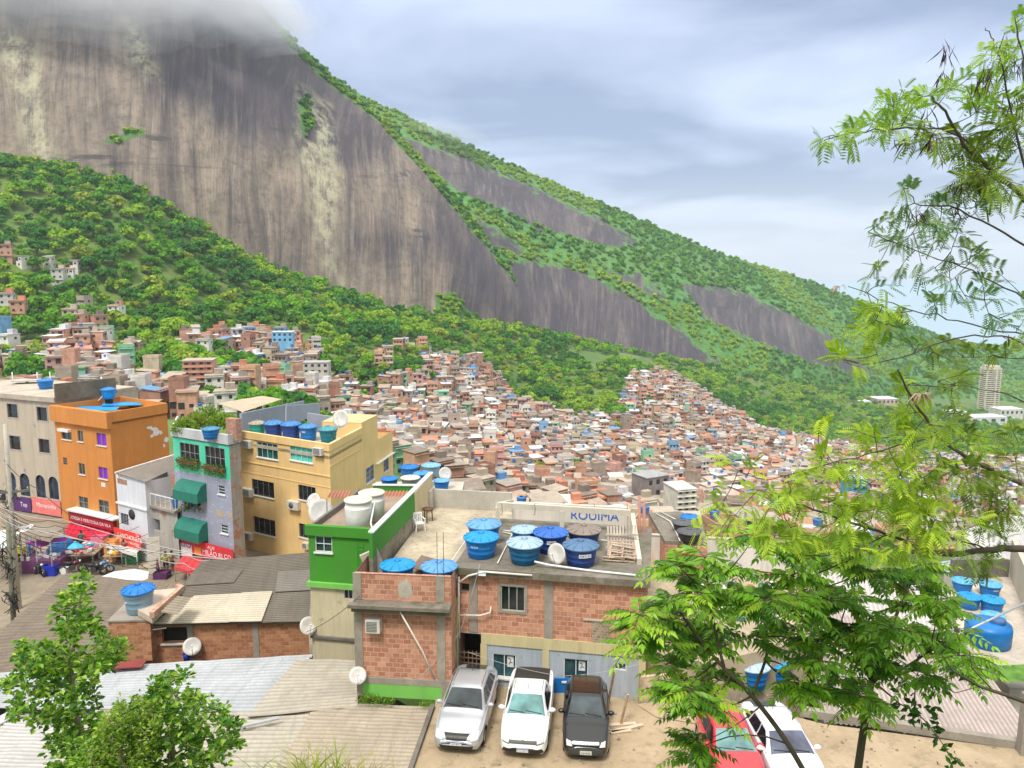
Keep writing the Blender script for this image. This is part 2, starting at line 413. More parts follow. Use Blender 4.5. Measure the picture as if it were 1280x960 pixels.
# sea to the horizon
sea_m = bpy.data.materials.new('sea_water'); t = NT(sea_m); t.base((.30, .42, .50)); t.rough(.35); t.bump(t.noise(t.uv(src='pos'), .02, 4), .4, 1)
MB().quad((-40000, 300, -236), (40000, 300, -236), (40000, 55000, -236), (-40000, 55000, -236)).build('sea', sea_m, kind='structure', label='pale blue sea beyond the end of the ridge')
# ---------------------------------------------------------------- rock dome and the ridge behind it
UVR = {}
def fall_uv(P, us):
    """u across the face, v down the fall line, in metres"""
    U = np.zeros(P.shape[:2] + (2,)); U[..., 0] = (us * .85)[:, None]; d = np.linalg.norm(np.diff(P, axis=1), axis=2); U[:, 1:, 1] = np.cumsum(d, axis=1); U[..., 0] += np.array([[9 * noise.noise(Vector((a * .02, b * .008, 2))) for b in U[i, :, 1]] for i, a in enumerate(us)]); return U.reshape(-1, 2)
def rockface(name, pxs, ybase, Ybase, ytop, Ytop, prof, nu, nv, back, amp, seed, sink=12):
    us = np.linspace(pxs[0], pxs[-1], nu); P = np.zeros((nu, nv + 6, 3)); Q = np.zeros((nu, nv + 6, 2))
    for i, px in enumerate(us):
        yb, Yb, yt, Yt = (interp(px, pxs, a) for a in (ybase, Ybase, ytop, Ytop))
        b, t_ = D(px, yb, Yb), D(px, yt, Yt)
        b2 = b - Vector((0, 0, sink))
        for j in range(nv):
            s = j / (nv - 1); k = prof(s, px)
            p = Vector((lerp(b2.x, t_.x, k), lerp(b2.y, t_.y, k), lerp(b2.z, t_.z, s)))
            n_ = noise.fractal(Vector((p.x * .012, p.y * .004 + seed, p.z * .006)), .9, 2.1, 4) * amp + noise.fractal(Vector((p.x * .05, seed, p.z * .012)), .8, 2, 4) * amp * .22
            d = Vector((p.x, p.y, 0)).normalized() * n_ * min(1, 6 * s) * (1 if s < .97 else .4)
            p = p + d; P[i, j] = p; Q[i, j] = PX(p)
        for j in range(6):
            k = (j + 1) / 6; q = t_ + Vector((t_.x, t_.y, 0)).normalized() * back * k; q.z = t_.z - (t_.z + 150) * k ** 1.4
            P[i, nv + j] = q; Q[i, nv + j] = (-9999, -9999)
    UVR[name] = (us, P)
    return P, Q
def poly_mask(Q, polys, feather=9):
    out = np.zeros(Q.shape[:2])
    for pl in polys:
        pl = np.array(pl, float); n = len(pl); ins = np.zeros(Q.shape[:2], bool); dmin = np.full(Q.shape[:2], 1e9)
        for i in range(n):
            a, b = pl[i], pl[(i + 1) % n]
            c = ((a[1] > Q[..., 1]) != (b[1] > Q[..., 1])) & (Q[..., 0] < (b[0] - a[0]) * (Q[..., 1] - a[1]) / (b[1] - a[1] + 1e-9) + a[0])
            ins ^= c
            ab = b - a; tt = np.clip(((Q - a) @ ab) / (ab @ ab + 1e-9), 0, 1); dd = np.linalg.norm(Q - (a + tt[..., None] * ab), axis=-1); dmin = np.minimum(dmin, dd)
        sd = np.where(ins, dmin, -dmin); out = np.maximum(out, np.clip(.5 + sd / (2 * feather), 0, 1))
    return out
def rock_mat(name, green=(.05, .12, .025), c0=(.30, .235, .17), c1=(.070, .056, .062)):
    m = bpy.data.materials.new(name); t = NT(m)
    att = t.n('ShaderNodeVertexColor', layer_name='Col').outputs['Color']; sp = t.n('ShaderNodeSeparateColor'); t.lk(att, sp.inputs[0])
    gm, dk, li = sp.outputs[0], sp.outputs[1], sp.outputs[2]
    pos = t.uv(src='pos')
    streak = t.noise(t.uv(.045, .0045, 1), 1, 8, .72, .35); st2 = t.noise(t.uv(.16, .010, 1), 1, 7, .7, .3)
    blot = t.noise(pos, .011, 6, .6, .6); fine = t.noise(pos, .16, 6, .7); crack = t.noise(t.uv(.008, .008, .05, 'pos'), 1, 5, .6, .8)
    f = t.math('ADD', t.ramp(streak, .36, .62), t.math('MULTIPLY', dk, .75))
    f = t.math('ADD', f, t.ramp(blot, .4, .7, -.25, .3))
    col = t.mix(t.ramp(f, .05, 1.1), c0, c1)
    col = t.mix(t.ramp(st2, .50, .66, 0, .5), col, (.34, .285, .225))
    col = t.mix(t.ramp(t.noise(t.uv(.075, .006, 1), 1.7, 6, .7), .54, .68, 0, .7), col, (.05, .042, .05))
    col = t.mix(t.ramp(fine, .46, .66, 0, .5), col, (.07, .06, .055))
    col = t.mix(t.math('MULTIPLY', t.ramp(dk, .3, 1), t.ramp(blot, .3, .6, .75, .35)), col, (.045, .036, .055))
    lich = t.math('MULTIPLY', t.ramp(t.noise(t.uv(.12, .1, .05, 'pos'), 1, 6, .75), .42, .58), t.ramp(li, .15, .8))
    col = t.mix(t.math('MULTIPLY', lich, .7), col, (.50, .48, .30))
    col = t.mix(t.ramp(crack, .62, .68, 0, .8), col, (.05, .045, .045))
    gg = t.mix(t.ramp(fine, .35, .65), green, tuple(x * 2.0 for x in green)); gg = t.mix(t.ramp(blot, .5, .62, 0, .5), gg, (.12, .20, .035))
    k = t.ramp(t.math('ADD', gm, t.math('MULTIPLY', t.math('SUBTRACT', t.noise(pos, .04, 7, .75), .5), 2.0)), .40, .58)
    t.base(t.mix(k, col, gg)); t.rough(.85)
    t.bump(t.math('ADD', t.math('MULTIPLY', streak, 1.0), t.math('MULTIPLY', fine, .35)), .9, 3.5); return m
dpx = [-420, -150, 0, 100, 200, 260, 320, 400, 500, 560, 600, 640, 664, 680]
P, Q = rockface('rock', dpx, [170, 185, 216, 234, 262, 306, 342, 376, 392, 392, 402, 414, 420, 424],
    [545, 540, 537, 540, 548, 560, 575, 600, 625, 650, 680, 705, 720, 730],
    [-330, -170, -125, -95, -62, -30, 5, 82, 170, 236, 286, 344, 398, 423],
    [760, 780, 790, 800, 810, 820, 820, 810, 800, 800, 795, 780, 755, 735],
    lambda s, px: .42 * s + .58 * s ** 3.2, 300, 170, 260, 9, 3.3)
dgreen = poly_mask(Q, [[(-500, 150), (0, 195), (40, 228), (100, 226), (150, 236), (205, 262), (190, 300), (-500, 330)], [(128, 178), (150, 168), (178, 160), (182, 166), (150, 180)],
    [(240, -400), (290, -20), (330, 22), (372, 70), (420, 112), (470, 150), (520, 205), (700, 420), (700, 380), (480, 90), (340, -300)], [(545, 372), (565, 366), (600, 402), (610, 425), (540, 425)], [(372, 128), (384, 118), (392, 150), (380, 175)]], 5)
ddark = poly_mask(Q, [[(170, 30), (330, 10), (420, 60), (450, 110), (480, 190), (440, 200), (350, 190), (300, 175), (200, 120)], [(560, 240), (640, 330), (675, 410), (600, 400), (520, 300)]], 30)
dlich = poly_mask(Q, [[(5, 30), (45, 60), (60, 150), (75, 235), (50, 235), (25, 150), (0, 60)], [(375, 110), (410, 130), (425, 230), (415, 300), (430, 360), (405, 330), (385, 250), (370, 180)], [(150, 20), (172, 30), (200, 100), (180, 95), (160, 70)]], 14)
nu, nv2 = P.shape[:2]
np_mesh('rock_dome', P.reshape(-1, 3), grid_faces(nu, nv2), rock_mat('streaked_granite'), smooth=True, uvs=fall_uv(P, UVR['rock'][0]), col=np.stack([dgreen, ddark, dlich], -1).reshape(-1, 3), kind='structure', label='huge streaked granite dome with its top in the cloud')
DOME_P, DOME_Q, DOME_G = P, Q, dgreen
rpx = [330, 420, 470, 540, 620, 700, 800, 900, 1000, 1080, 1140, 1210, 1290, 1420, 1700]
P2, Q2 = rockface('ridge', rpx, [400, 400, 400, 405, 412, 436, 450, 470, 485, 498, 505, 508, 512, 520, 530],
    [740, 740, 740, 740, 745, 790, 830, 890, 980, 1130, 1230, 1330, 1350, 1350, 1350],
    [70, 100, 128, 160, 198, 232, 275, 317, 347, 378, 408, 432, 452, 480, 530],
    [1150, 1130, 1130, 1140, 1160, 1190, 1240, 1300, 1370, 1450, 1520, 1600, 1650, 1700, 1800],
    lambda s, px: .55 * s + .45 * s ** 2.2, 340, 130, 350, 14, 8.1)
rrock = poly_mask(Q2, [[(640, 325), (690, 330), (740, 345), (800, 380), (860, 420), (915, 470), (840, 462), (760, 448), (700, 438), (650, 405), (630, 360)],
    [(500, 168), (560, 190), (640, 222), (700, 250), (770, 285), (800, 305), (760, 310), (690, 290), (620, 262), (560, 232), (500, 190)],
    [(590, 270), (640, 300), (660, 320), (640, 318), (600, 300)],
    [(850, 355), (920, 362), (980, 390), (1040, 420), (1090, 470), (1060, 468), (1000, 450), (930, 420), (880, 400)], [(760, 340), (800, 345), (830, 372), (800, 365)]], 13)
rdark = rrock * 0 + .62
np_mesh('ridge_hill', P2.reshape(-1, 3), grid_faces(*P2.shape[:2]), rock_mat('ridge_granite', (.048, .145, .026), (.17, .14, .13), (.06, .05, .066)), smooth=True, uvs=fall_uv(P2, UVR['ridge'][0]),
        col=np.stack([1 - rrock, rdark, rrock * 0], -1).reshape(-1, 3), kind='structure', label='long green ridge with bare rock slabs falling to the sea')
# ---------------------------------------------------------------- trees of the hillside
def crown_arrays(seed, nclump, nleaf, leaf, h=7.0, wdt=4.2, flat=.75):
    """leaf-sized faces scattered over clumps that fill an uneven crown; returns verts, faces, shade 0..1"""
    r = np.random.default_rng(seed); cen = []
    for i in range(nclump):
        a = r.uniform(0, 2 * PI); rr = wdt * .62 * math.sqrt(r.uniform(0, 1)); zz_ = h * (.45 + .42 * r.uniform(0, 1) * (1 - .5 * (rr / wdt)))
        cen.append((rr * math.cos(a), rr * math.sin(a), zz_, wdt * r.uniform(.26, .46)))
    V = []; sh = []
    for (x, y, z, s) in cen:
        k = nleaf // nclump; d = r.normal(size=(k, 3)); d /= np.linalg.norm(d, axis=1)[:, None]; d[:, 2] = np.where(d[:, 2] < -.35, -d[:, 2], d[:, 2])
        p = np.array([x, y, z]) + d * s * r.uniform(.72, 1.08, (k, 1)) * np.array([1, 1, flat])
        n = d + r.normal(size=(k, 3)) * .45; n /= np.linalg.norm(n, axis=1)[:, None]
        u = np.cross(n, r.normal(size=(k, 3))); u /= np.linalg.norm(u, axis=1)[:, None]; v = np.cross(n, u)
        q = leaf * r.uniform(.6, 1.35, (k, 1))
        V.append(np.stack([p - u * q - v * q * .7, p + u * q * .8 - v * q * .9, p + u * q + v * q * .8, p - u * q * .7 + v * q], 1)); 
        sh.append(r.uniform(.75, 1.25, k) * r.uniform(.85, 1.15))
    V = np.concatenate(V).reshape(-1, 3); n = len(V) // 4
    return V, np.arange(n * 4).reshape(-1, 4), np.concatenate(sh)
GREENS = [(.10, .28, .02), (.17, .39, .025), (.29, .45, .035), (.06, .21, .032), (.33, .40, .05), (.14, .31, .04)]
GREEN_W = [.24, .22, .18, .20, .07, .09]
leaf_far = attr_mat('far_foliage', .7, .34, .2, (1.2, 1.25, .7))
bark = plain((.16, .13, .10), .9, name='bark')
protos_far = [crown_arrays(20 + i, 7, 77, 1.05) for i in range(6)]
protos_mid = [crown_arrays(40 + i, 13, 620, .40) for i in range(7)]
def merge_trees(name, items, protos, label):
    """items: (x,y,z,scale,rot,green index)"""
    VV, CC = [], []
    for i, (x, y, z, s, ro, gi) in enumerate(items):
        V, Fq, sh = protos[i % len(protos)]
        c, s_ = math.cos(ro), math.sin(ro); M = np.array([[c, s_, 0], [-s_, c, 0], [0, 0, 1]]) * s
        VV.append(V @ M + np.array([x, y, z])); g = np.array(GREENS[gi]); CC.append(sh[:, None] * g)
    V = np.concatenate(VV).astype(np.float32); C = np.clip(np.concatenate(CC), 0, 1)
    return np_mesh(name, V, np.arange(len(V)).reshape(-1, 4), leaf_far, col=C, kind='stuff', label=label)
FAVELA = [(-300, 520), (-300, 460), (0, 452), (60, 446), (90, 420), (140, 415), (150, 440), (205, 448), (235, 428), (330, 425), (395, 436), (400, 458), (470, 462), (490, 440), (530, 440), (560, 455), (600, 455), (625, 478), (640, 500), (700, 515), (770, 520),
          (788, 478), (830, 470), (870, 492), (905, 515), (960, 545), (1060, 566), (1130, 572), (1300, 586), (1500, 590), (1500, 900), (430, 900), (200, 540)]
GAPS = [[(398, 450), (440, 440), (470, 455), (475, 490), (430, 480), (400, 470)], [(205, 455), (235, 450), (245, 490), (205, 490)], [(485, 440), (530, 445), (520, 480), (490, 480)], [(160, 455), (200, 455), (190, 480), (165, 480)],
        [(630, 470), (700, 490), (775, 510), (770, 530), (700, 522), (640, 505)], [(0, 470), (60, 462), (70, 500), (0, 510)]]
def inside(pt, pl):
    x, y = pt; r_ = False
    for i in range(len(pl)):
        (x1, y1), (x2, y2) = pl[i], pl[(i + 1) % len(pl)]
        if (y1 > y) != (y2 > y) and x < (x2 - x1) * (y - y1) / (y2 - y1) + x1: r_ = not r_
    return r_
def in_favela(px, py): return inside((px, py), FAVELA) and not any(inside((px, py), g) for g in GAPS)
OUTLIERS = [(8, 322, 3, 0), (30, 330, 2, 1), (62, 330, 2, 1), (75, 352, 3, 1), (88, 345, 2, 1), (95, 335, 2, 1), (10, 385, 3, 1), (25, 395, 3, 0), (5, 428, 4, 5), (12, 440, 3, 1), (90, 405, 3, 4), (108, 398, 4, 2), (100, 412, 3, 0),
            (147, 398, 3, 1), (125, 425, 2, 0), (80, 432, 3, 0), (352, 424, 3, 5), (372, 427, 2, 0), (308, 418, 2, 1), (228, 440, 2, 2), (478, 445, 2, 0), (505, 430, 2, 1), (560, 462, 3, 0), (605, 468, 2, 1), (590, 460, 3, 0)]
SHRUBS = [(20, 380), (60, 370)]
forest, near_trees = [], []
def jgrid(step, x0, x1, y0, y1):
    for ix in range(int((x1 - x0) / step)):
        for iy in range(int((y1 - y0) / step)):
            yield x0 + (ix + R.random()) * step, y0 + (iy + R.random()) * step
for x, y in jgrid(7.4, -420, 900, 130, 1150):
    z = land_z(x, y)
    if z is None: continue
    px, py = PX((x, y, z))
    if px < -120 or px > 1400 or (y > 800 and R.random() < .35): continue
    if in_favela(px, py + 2): continue
    yf = interp(px, PXS, stA['y'])
    if py > yf + 30: continue
    if any(abs(px - o[0]) < 14 and -5 < py - o[1] < 10 for o in OUTLIERS): continue
    bare = noise.noise(Vector((x * .02, y * .02, 5))) 
    if 700 < px < 960 and 440 < py < 500 and bare > .22: continue
    gi = R.choices(range(6), GREEN_W)[0]
    if noise.noise(Vector((x * .013, y * .013, 1))) > .18 and R.random() < .7: gi = 2
    elif noise.noise(Vector((x * .013, y * .013, 9))) > .2 and R.random() < .7: gi = 3
    forest.append((x, y, z - .6, R.choice([R.uniform(.55, .9), R.uniform(.8, 1.3), R.uniform(1.2, 1.75)]) * (.85 if py > 430 else 1), R.uniform(0, 6.3), gi, px, py))
HAND_TREES = [(232, 490, 2.0, 3), (215, 478, 1.4, 0), (258, 480, 1.5, 2), (60, 490, 1.3, 3), (35, 485, 1.2, 3), (45, 455, 1.3, 4), (8, 455, 1.1, 3), (475, 525, 1.1, 1), (455, 480, 1.2, 0), (405, 470, 1.5, 0), (430, 475, 1.3, 3), (330, 470, 1.0, 1), (312, 465, .9, 2),
              (500, 470, 1.6, 3), (520, 462, 1.4, 3), (480, 470, 1.3, 4), (540, 478, 1.1, 0), (632, 520, 1.0, 0), (688, 505, 1.8, 3), (775, 525, 1.6, 1), (770, 540, 1.2, 4), (742, 572, .8, 1), (800, 520, .7, 0), (720, 592, 1.1, 0), (600, 562, .9, 0), (588, 565, .8, 2),
              (672, 600, 1.2, 4), (680, 606, 1.0, 1), (850, 560, .9, 3), (888, 545, .9, 0), (890, 552, .8, 3), (925, 560, .7, 0), (830, 575, .7, 1), (960, 570, .7, 2), (905, 575, .7, 0), (530, 535, .9, 1), (560, 480, 1.0, 0), (270, 445, 1.3, 0), (190, 452, 1.3, 1), (150, 452, 1.2, 2), (1010, 590, .9, 1), (1060, 610, .9, 0)]
for px, py, s, gi in HAND_TREES:
    r = Vector(ray(px, py)); h = LAND.ray_cast(Vector((0, 0, CH)) + r * 95, r)
    if h[0] is not None: forest.append((h[0].x, h[0].y, h[0].z - .5, s, R.uniform(0, 6), gi, px, py))
hand = forest[-len(HAND_TREES):]; rest = forest[:-len(HAND_TREES)]
vis = [f for f in rest if -10 < f[6] < 1290]
vis.sort(key=lambda f: f[1] - 6 * f[3]); ind = hand + vis[:235]; keyset = {id(f) for f in ind}
rest = [f for f in rest if id(f) not in keyset]
merge_trees('forest', [f[:6] for f in rest], [crown_arrays(60 + i, 14, 380, .42) for i in range(7)], 'continuous dark and light green forest below the rock dome')
TREE_LOOK = ['mid green', 'bright green', 'yellow green', 'dark bluish green', 'olive yellow', 'soft green']
def zone(px, py):
    a = ['at the far left edge', 'behind the beige block', 'behind the orange building', 'above the rooftop garden', 'behind the yellow building', 'up the slope behind the green walled terrace', 'below the cliff foot near the centre', 'at the edge of the brick houses', 'on the slope above the dense brick houses', 'below the ridge towards the sea', 'at the foot of the ridge far off'][min(10, max(0, int(px / 118)))]
    b = 'high on the slope' if py < 330 else 'halfway up the slope' if py < 420 else 'just above the houses' if py < 480 else 'down among the houses'
    return b + ' ' + a
tm = [attr_mat('tree_foliage_%s' % k, .7, .2, .25) for k in 'a']
tree_meshes = {}
trunk_me = None
def hill_tree(f, i):
    global trunk_me
    x, y, z, s, ro, gi, px, py = f; k = (i % 7, gi)
    if k not in tree_meshes:
        V, Fq, sh = protos_mid[i % 7]
        o = np_mesh('crown', V, Fq, leaf_far, col=np.clip(sh[:, None] * np.array(GREENS[gi]), 0, 1)); tree_meshes[k] = o.data; bpy.data.objects.remove(o)
    if trunk_me is None:
        b = MB().tube([(0, 0, -1.5), (.1, 0, 1.5), (.05, .1, 3.6)], [.28, .22, .14], 6)
        for q in range(4):
            a = q * 1.6; b.tube([(.05, .05, 2.2), (math.cos(a) * 1.2, math.sin(a) * 1.2, 3.9), (math.cos(a) * 2, math.sin(a) * 2, 4.9)], [.12, .09, .04], 5)
        o = b.build('trunk', bark); trunk_me = o.data; bpy.data.objects.remove(o)
    size = 'tall' if s > 1.35 else 'small' if s < .95 else 'medium'
    e = empty('hillside_tree', (x, y, z), ' '.join(('%s %s tree %s' % (size, TREE_LOOK[gi], zone(px, py).replace('up the slope ', ''))).split()[:16]), 'tree', 'trees on the hillside', ro)
    e.scale = (s, s, s)
    for nm, me in (('crown', tree_meshes[k]), ('trunk', trunk_me)):
        o = bpy.data.objects.new(nm, me); COL.objects.link(o); o.parent = e
for i, f in enumerate(ind): hill_tree(f, i)
# woods on the ridge and on the dome's shoulders
rid = []
def scatter_on(P, Q, Gm, n, smin, smax, gset, ymin=-50, yfn=None):
    nu, nv = P.shape[:2]; c = 0; tries = 0
    areas = np.linalg.norm(np.cross(P[1:, :-1] - P[:-1, :-1], P[:-1, 1:] - P[:-1, :-1]), axis=-1)
    areas[:, -6:] *= .15; areas[(Q[:-1, :-1, 0] < -60) & (Q[:-1, :-1, 0] > -9000)] = 0
    areas = areas * (Gm[:-1, :-1] > .5); pr = areas.ravel() / areas.sum()
    for idx in NR.choice(pr.size, n, p=pr):
        i, j = divmod(int(idx), nv - 1); a, b = NR.uniform(0, 1, 2)
        p = P[i, j] * (1 - a) * (1 - b) + P[i + 1, j] * a * (1 - b) + P[i, j + 1] * (1 - a) * b + P[i + 1, j + 1] * a * b
        g = R.choice(gset)
        if noise.noise(Vector(p) * .006) > .15: g = 2
        rid.append((p[0], p[1], p[2] - 2.6, R.uniform(smin, smax), R.uniform(0, 6.3), g))
scatter_on(P2, Q2, 1 - rrock, 15000, .55, 1.2, [1, 0, 5, 0, 3, 1, 5])
scatter_on(DOME_P, DOME_Q, DOME_G, 900, .5, 1.0, [0, 1, 3, 2])
merge_trees('ridge_forest', rid, protos_far, 'dense woodland and scrub covering the ridge behind the dome')
# ---------------------------------------------------------------- the houses of the hillside
HC = {  # name: (wall colour, weight)
    'bare brick': ((.58, .315, .21), 29), 'whitewashed': ((.68, .65, .58), 12), 'grey rendered': ((.40, .32, .245), 10), 'peach': ((.60, .35, .22), 15), 'cream': ((.56, .46, .31), 9),
    'sky blue': ((.20, .42, .62), 3), 'mint green': ((.25, .52, .32), 3), 'dark brick': ((.38, .19, .13), 7), 'pink': ((.64, .36, .30), 9)}
HN = list(HC); HW = [HC[k][1] for k in HN]
ROOFS = {'grey sheet': (.36, .31, .26), 'white sheet': (.62, .62, .61), 'red tiled': (.52, .22, .13), 'concrete': (.44, .37, .29), 'brown': (.24, .19, .15), 'blue sheet': (.14, .30, .50)}
RN = list(ROOFS); RW = [30, 13, 12, 26, 18, 2]
def wall_v(c):
    m = bpy.data.materials.new('house_wall'); t = NT(m); uv = t.uv(src='pos')
    col = t.mix(t.ramp(t.noise(uv, .35, 5, .7), .4, .7), tuple(x * .8 for x in c), tuple(min(1, x * 1.15) for x in c))
    col = t.mix(t.ramp(t.noise(t.uv(1, 1, .25, 'pos'), 1.2, 5, .7), .5, .72, 0, .5), col, tuple(x * .4 for x in c)); t.base(col); t.rough(.9); return m
WM = {k: wall_v(HC[k][0]) for k in HN}; RM = {k: wall_v(ROOFS[k]) for k in RN}
frame_dark = plain((.03, .03, .035), .4, name='dark_opening', var=0)
frame_white = plain((.7, .7, .68), .5, name='white_frame', var=0)
tank_blue = plastic((.02, .16, .50))
def house_variant(seed, floors):
    """prototype in local coordinates: front faces -Y; returns list of (part name, MB, which)"""
    r = random.Random(seed); w, d = r.uniform(3.7, 6.0), r.uniform(4.2, 6.2); h = 2.75 * floors + r.uniform(0, .4)
    body = MB(); body.box((0, 0, h / 2 - 3), (w, d, h + 6)); parts = []
    for fl in range(1, floors + 1):
        z = 2.75 * fl - .1
        if r.random() < .5: body.box((r.uniform(-.2, .2), -d / 2 - .25, z), (w * r.uniform(.8, 1), .6, .14))
    roof = MB(); kind = r.choice(['slab', 'sheet', 'parapet', 'sheet', 'canopy'])
    if kind == 'slab': roof.box((0, 0, h + .1), (w + .4, d + .5, .2)); roof.box((w * .2, d * .2, h + 1.1), (w * .45, d * .4, 1.9))
    elif kind == 'sheet':
        t = r.uniform(.05, .16) * r.choice([-1, 1]); roof.box((0, 0, h + .45), (w + .7, d + .8, .12), 0, (t, 0)); body.box((0, 0, h + .1), (w, d, .5))
    elif kind == 'parapet':
        roof.box((0, 0, h + .05), (w + .1, d + .1, .12))
        for sx, sy, lx, ly in ((0, -d / 2, w, .15), (0, d / 2, w, .15), (-w / 2, 0, .15, d), (w / 2, 0, .15, d)): body.box((sx, sy, h + .5), (lx + .02, ly + .02, .95))
    else:
        roof.box((0, 0, h + .05), (w + .2, d + .2, .14))
        for sx in (-1, 1):
            for sy in (-1, 1): roof.box((sx * w * .42, sy * d * .42, h + 1.2), (.18, .18, 2.2))
        roof.box((0, 0, h + 2.35), (w + .5, d * .95, .1), 0, (r.uniform(-.1, .1), 0))
    wins = []
    for fl in range(floors):
        z = 2.75 * fl + 1.5; n = r.choice([1, 2, 2, 3])
        for k in range(n):
            x = (k + .5) / n * w - w / 2 + r.uniform(-.2, .2); big = r.random() < .2
            wins.append(((x, -d / 2 - .02, z), (1.7 if big else r.uniform(.8, 1.3), .1, 1.9 if big else 1.0)))
        for s in (-1, 1):
            if r.random() < .75: wins.append(((s * (w / 2 + .02), r.uniform(-d * .3, d * .3), z), (.1, r.uniform(.8, 1.2), 1.0)))
    return dict(body=body, roof=roof, wins=wins, w=w, d=d, h=h)
VARS = [house_variant(100 + i, f) for i, f in enumerate([1, 2, 2, 2, 3, 3, 3, 4, 2, 1, 3, 4])]
FLW = [7, 12, 12, 12, 10, 10, 8, 3, 12, 7, 8, 2]
houses, urban = [], []
def road_gap(x, y): return abs(noise.noise(Vector((x * .012, y * .012, 3)))) < .035
for x, y in jgrid(5.7, -360, 760, 215, 860):
    z = land_z(x, y)
    if z is None: continue
    px, py = PX((x, y, z))
    if not (-60 < px < 1380) or not in_favela(px, py): continue
    if y > 300 and R.random() < .10: continue
    nz = noise.noise(Vector((x * .02, y * .02, 12)))
    if px < 480 and nz > .08:
        urban.append((x, y, z - .5, R.uniform(.6, 1.2), R.uniform(0, 6), R.choice([0, 1, 3, 2, 5]), px, py)); continue
    if any(abs(px - h_[0]) < 3 + 7 * h_[2] * 962 / y / 2.2 * .5 and 0 < py - h_[1] + 4 < 12 for h_ in HAND_TREES) and R.random() < .8: continue
    if R.random() < (.13 if py < 520 else .035):
        urban.append((x, y, z - .5, R.uniform(.45, .95), R.uniform(0, 6), R.choice([0, 0, 1, 3, 2]), px, py)); continue
    houses.append([x, y, z, R.choices(range(12), FLW)[0], R.choices(HN, HW)[0], R.choices(RN, RW)[0], R.choice([0, 0, .3, -.3, .15, PI / 2]) + noise.noise(Vector((x, y, 0)) * .008) * 1.6 + R.uniform(-.12, .12), px, py])
for px, py, fl, ci in OUTLIERS:
    r = Vector(ray(px, py + 4)); h = LAND.ray_cast(Vector((0, 0, CH)) + r * 95, r)
    if h[0] is None: continue
    v = {2: 2, 3: 4, 4: 7}[fl]
    houses.append([h[0].x, h[0].y, h[0].z, v, [HN[0], HN[1], HN[2], HN[3], HN[4], HN[5]][ci], R.choice(RN[:4]), R.uniform(-.5, .5), px, py])
houses.sort(key=lambda h: h[1] / (VARS[h[3]]['h'] + 4))
near_h, far_h = houses[:270], houses[270:]
for x, y in jgrid(7.0, -60, 260, 105, 180):  # the steep slope below the near roofs
    z = land_z(x, y)
    if z is not None and 520 < PX((x, y, z))[0] < 1330: far_h.append([x, y, z, R.choice([0, 9]), R.choices(HN, HW)[0], R.choices(RN, RW)[0], R.uniform(-.4, .4), 0, 0])
print('houses', len(houses), 'forest', len(forest))
HM = {}
def hzone(px, py):
    a = ['at the left edge', 'behind the beige building', 'behind the orange building', 'behind the rooftop garden', 'behind the yellow building', 'beyond the green walls', 'beyond the concrete terrace', 'beyond the rooftop tanks', 'beyond the dark flat roof', 'behind the feathery branches', 'at the right edge'][min(10, max(0, int(px / 118)))]
    b = 'highest ' if py < 430 else 'upper slope ' if py < 475 else 'mid slope ' if py < 540 else 'lower slope ' if py < 590 else 'valley bottom '
    return b + a
FLN = {0: 'single storey', 1: 'two storey', 2: 'two storey', 3: 'two storey', 4: 'three storey', 5: 'three storey', 6: 'three storey', 7: 'four storey', 8: 'two storey', 9: 'single storey', 10: 'three storey', 11: 'four storey'}
for (x, y, z, v, c, rf, rz, px, py) in near_h:
    V = VARS[v]; k = (v, c, rf)
    if k not in HM:
        a = V['body'].build('wall', WM[c], uv=False).data; b = V['roof'].build('roof', RM[rf], uv=False).data
        ws = []
        for (cc, dd) in V['wins']: ws.append(MB().box(cc, dd).build('window', frame_dark, uv=False).data)
        HM[k] = (a, b, ws)
        for o in [o for o in bpy.data.objects if o.data in [a, b] + ws]: bpy.data.objects.remove(o)
    a, b, ws = HM[k]
    e = empty('hillside_house', (x, y, z), '%s %s house with %s roof, %s' % (FLN[v], c, rf, hzone(px, py)), 'house', 'houses on the hillside', rz)
    e['_k'] = 1; del e['_k']
    for nm, me in [('wall', a), ('roof', b)] + [('window', w_) for w_ in ws[:7]]:
        o = bpy.data.objects.new(nm, me); COL.objects.link(o); o.parent = e
urban.sort(key=lambda f: f[1])
for i, f in enumerate(urban[:25]): hill_tree(f, i)
if len(urban) > 25: merge_trees('scattered_greenery', [f[:6] for f in urban[25:]], protos_far, 'small far off trees dotted between the brick houses')
def to_np(mb): return np.array(mb.v, float), mb.f
VV, FF, CC = [], [], []; off = 0
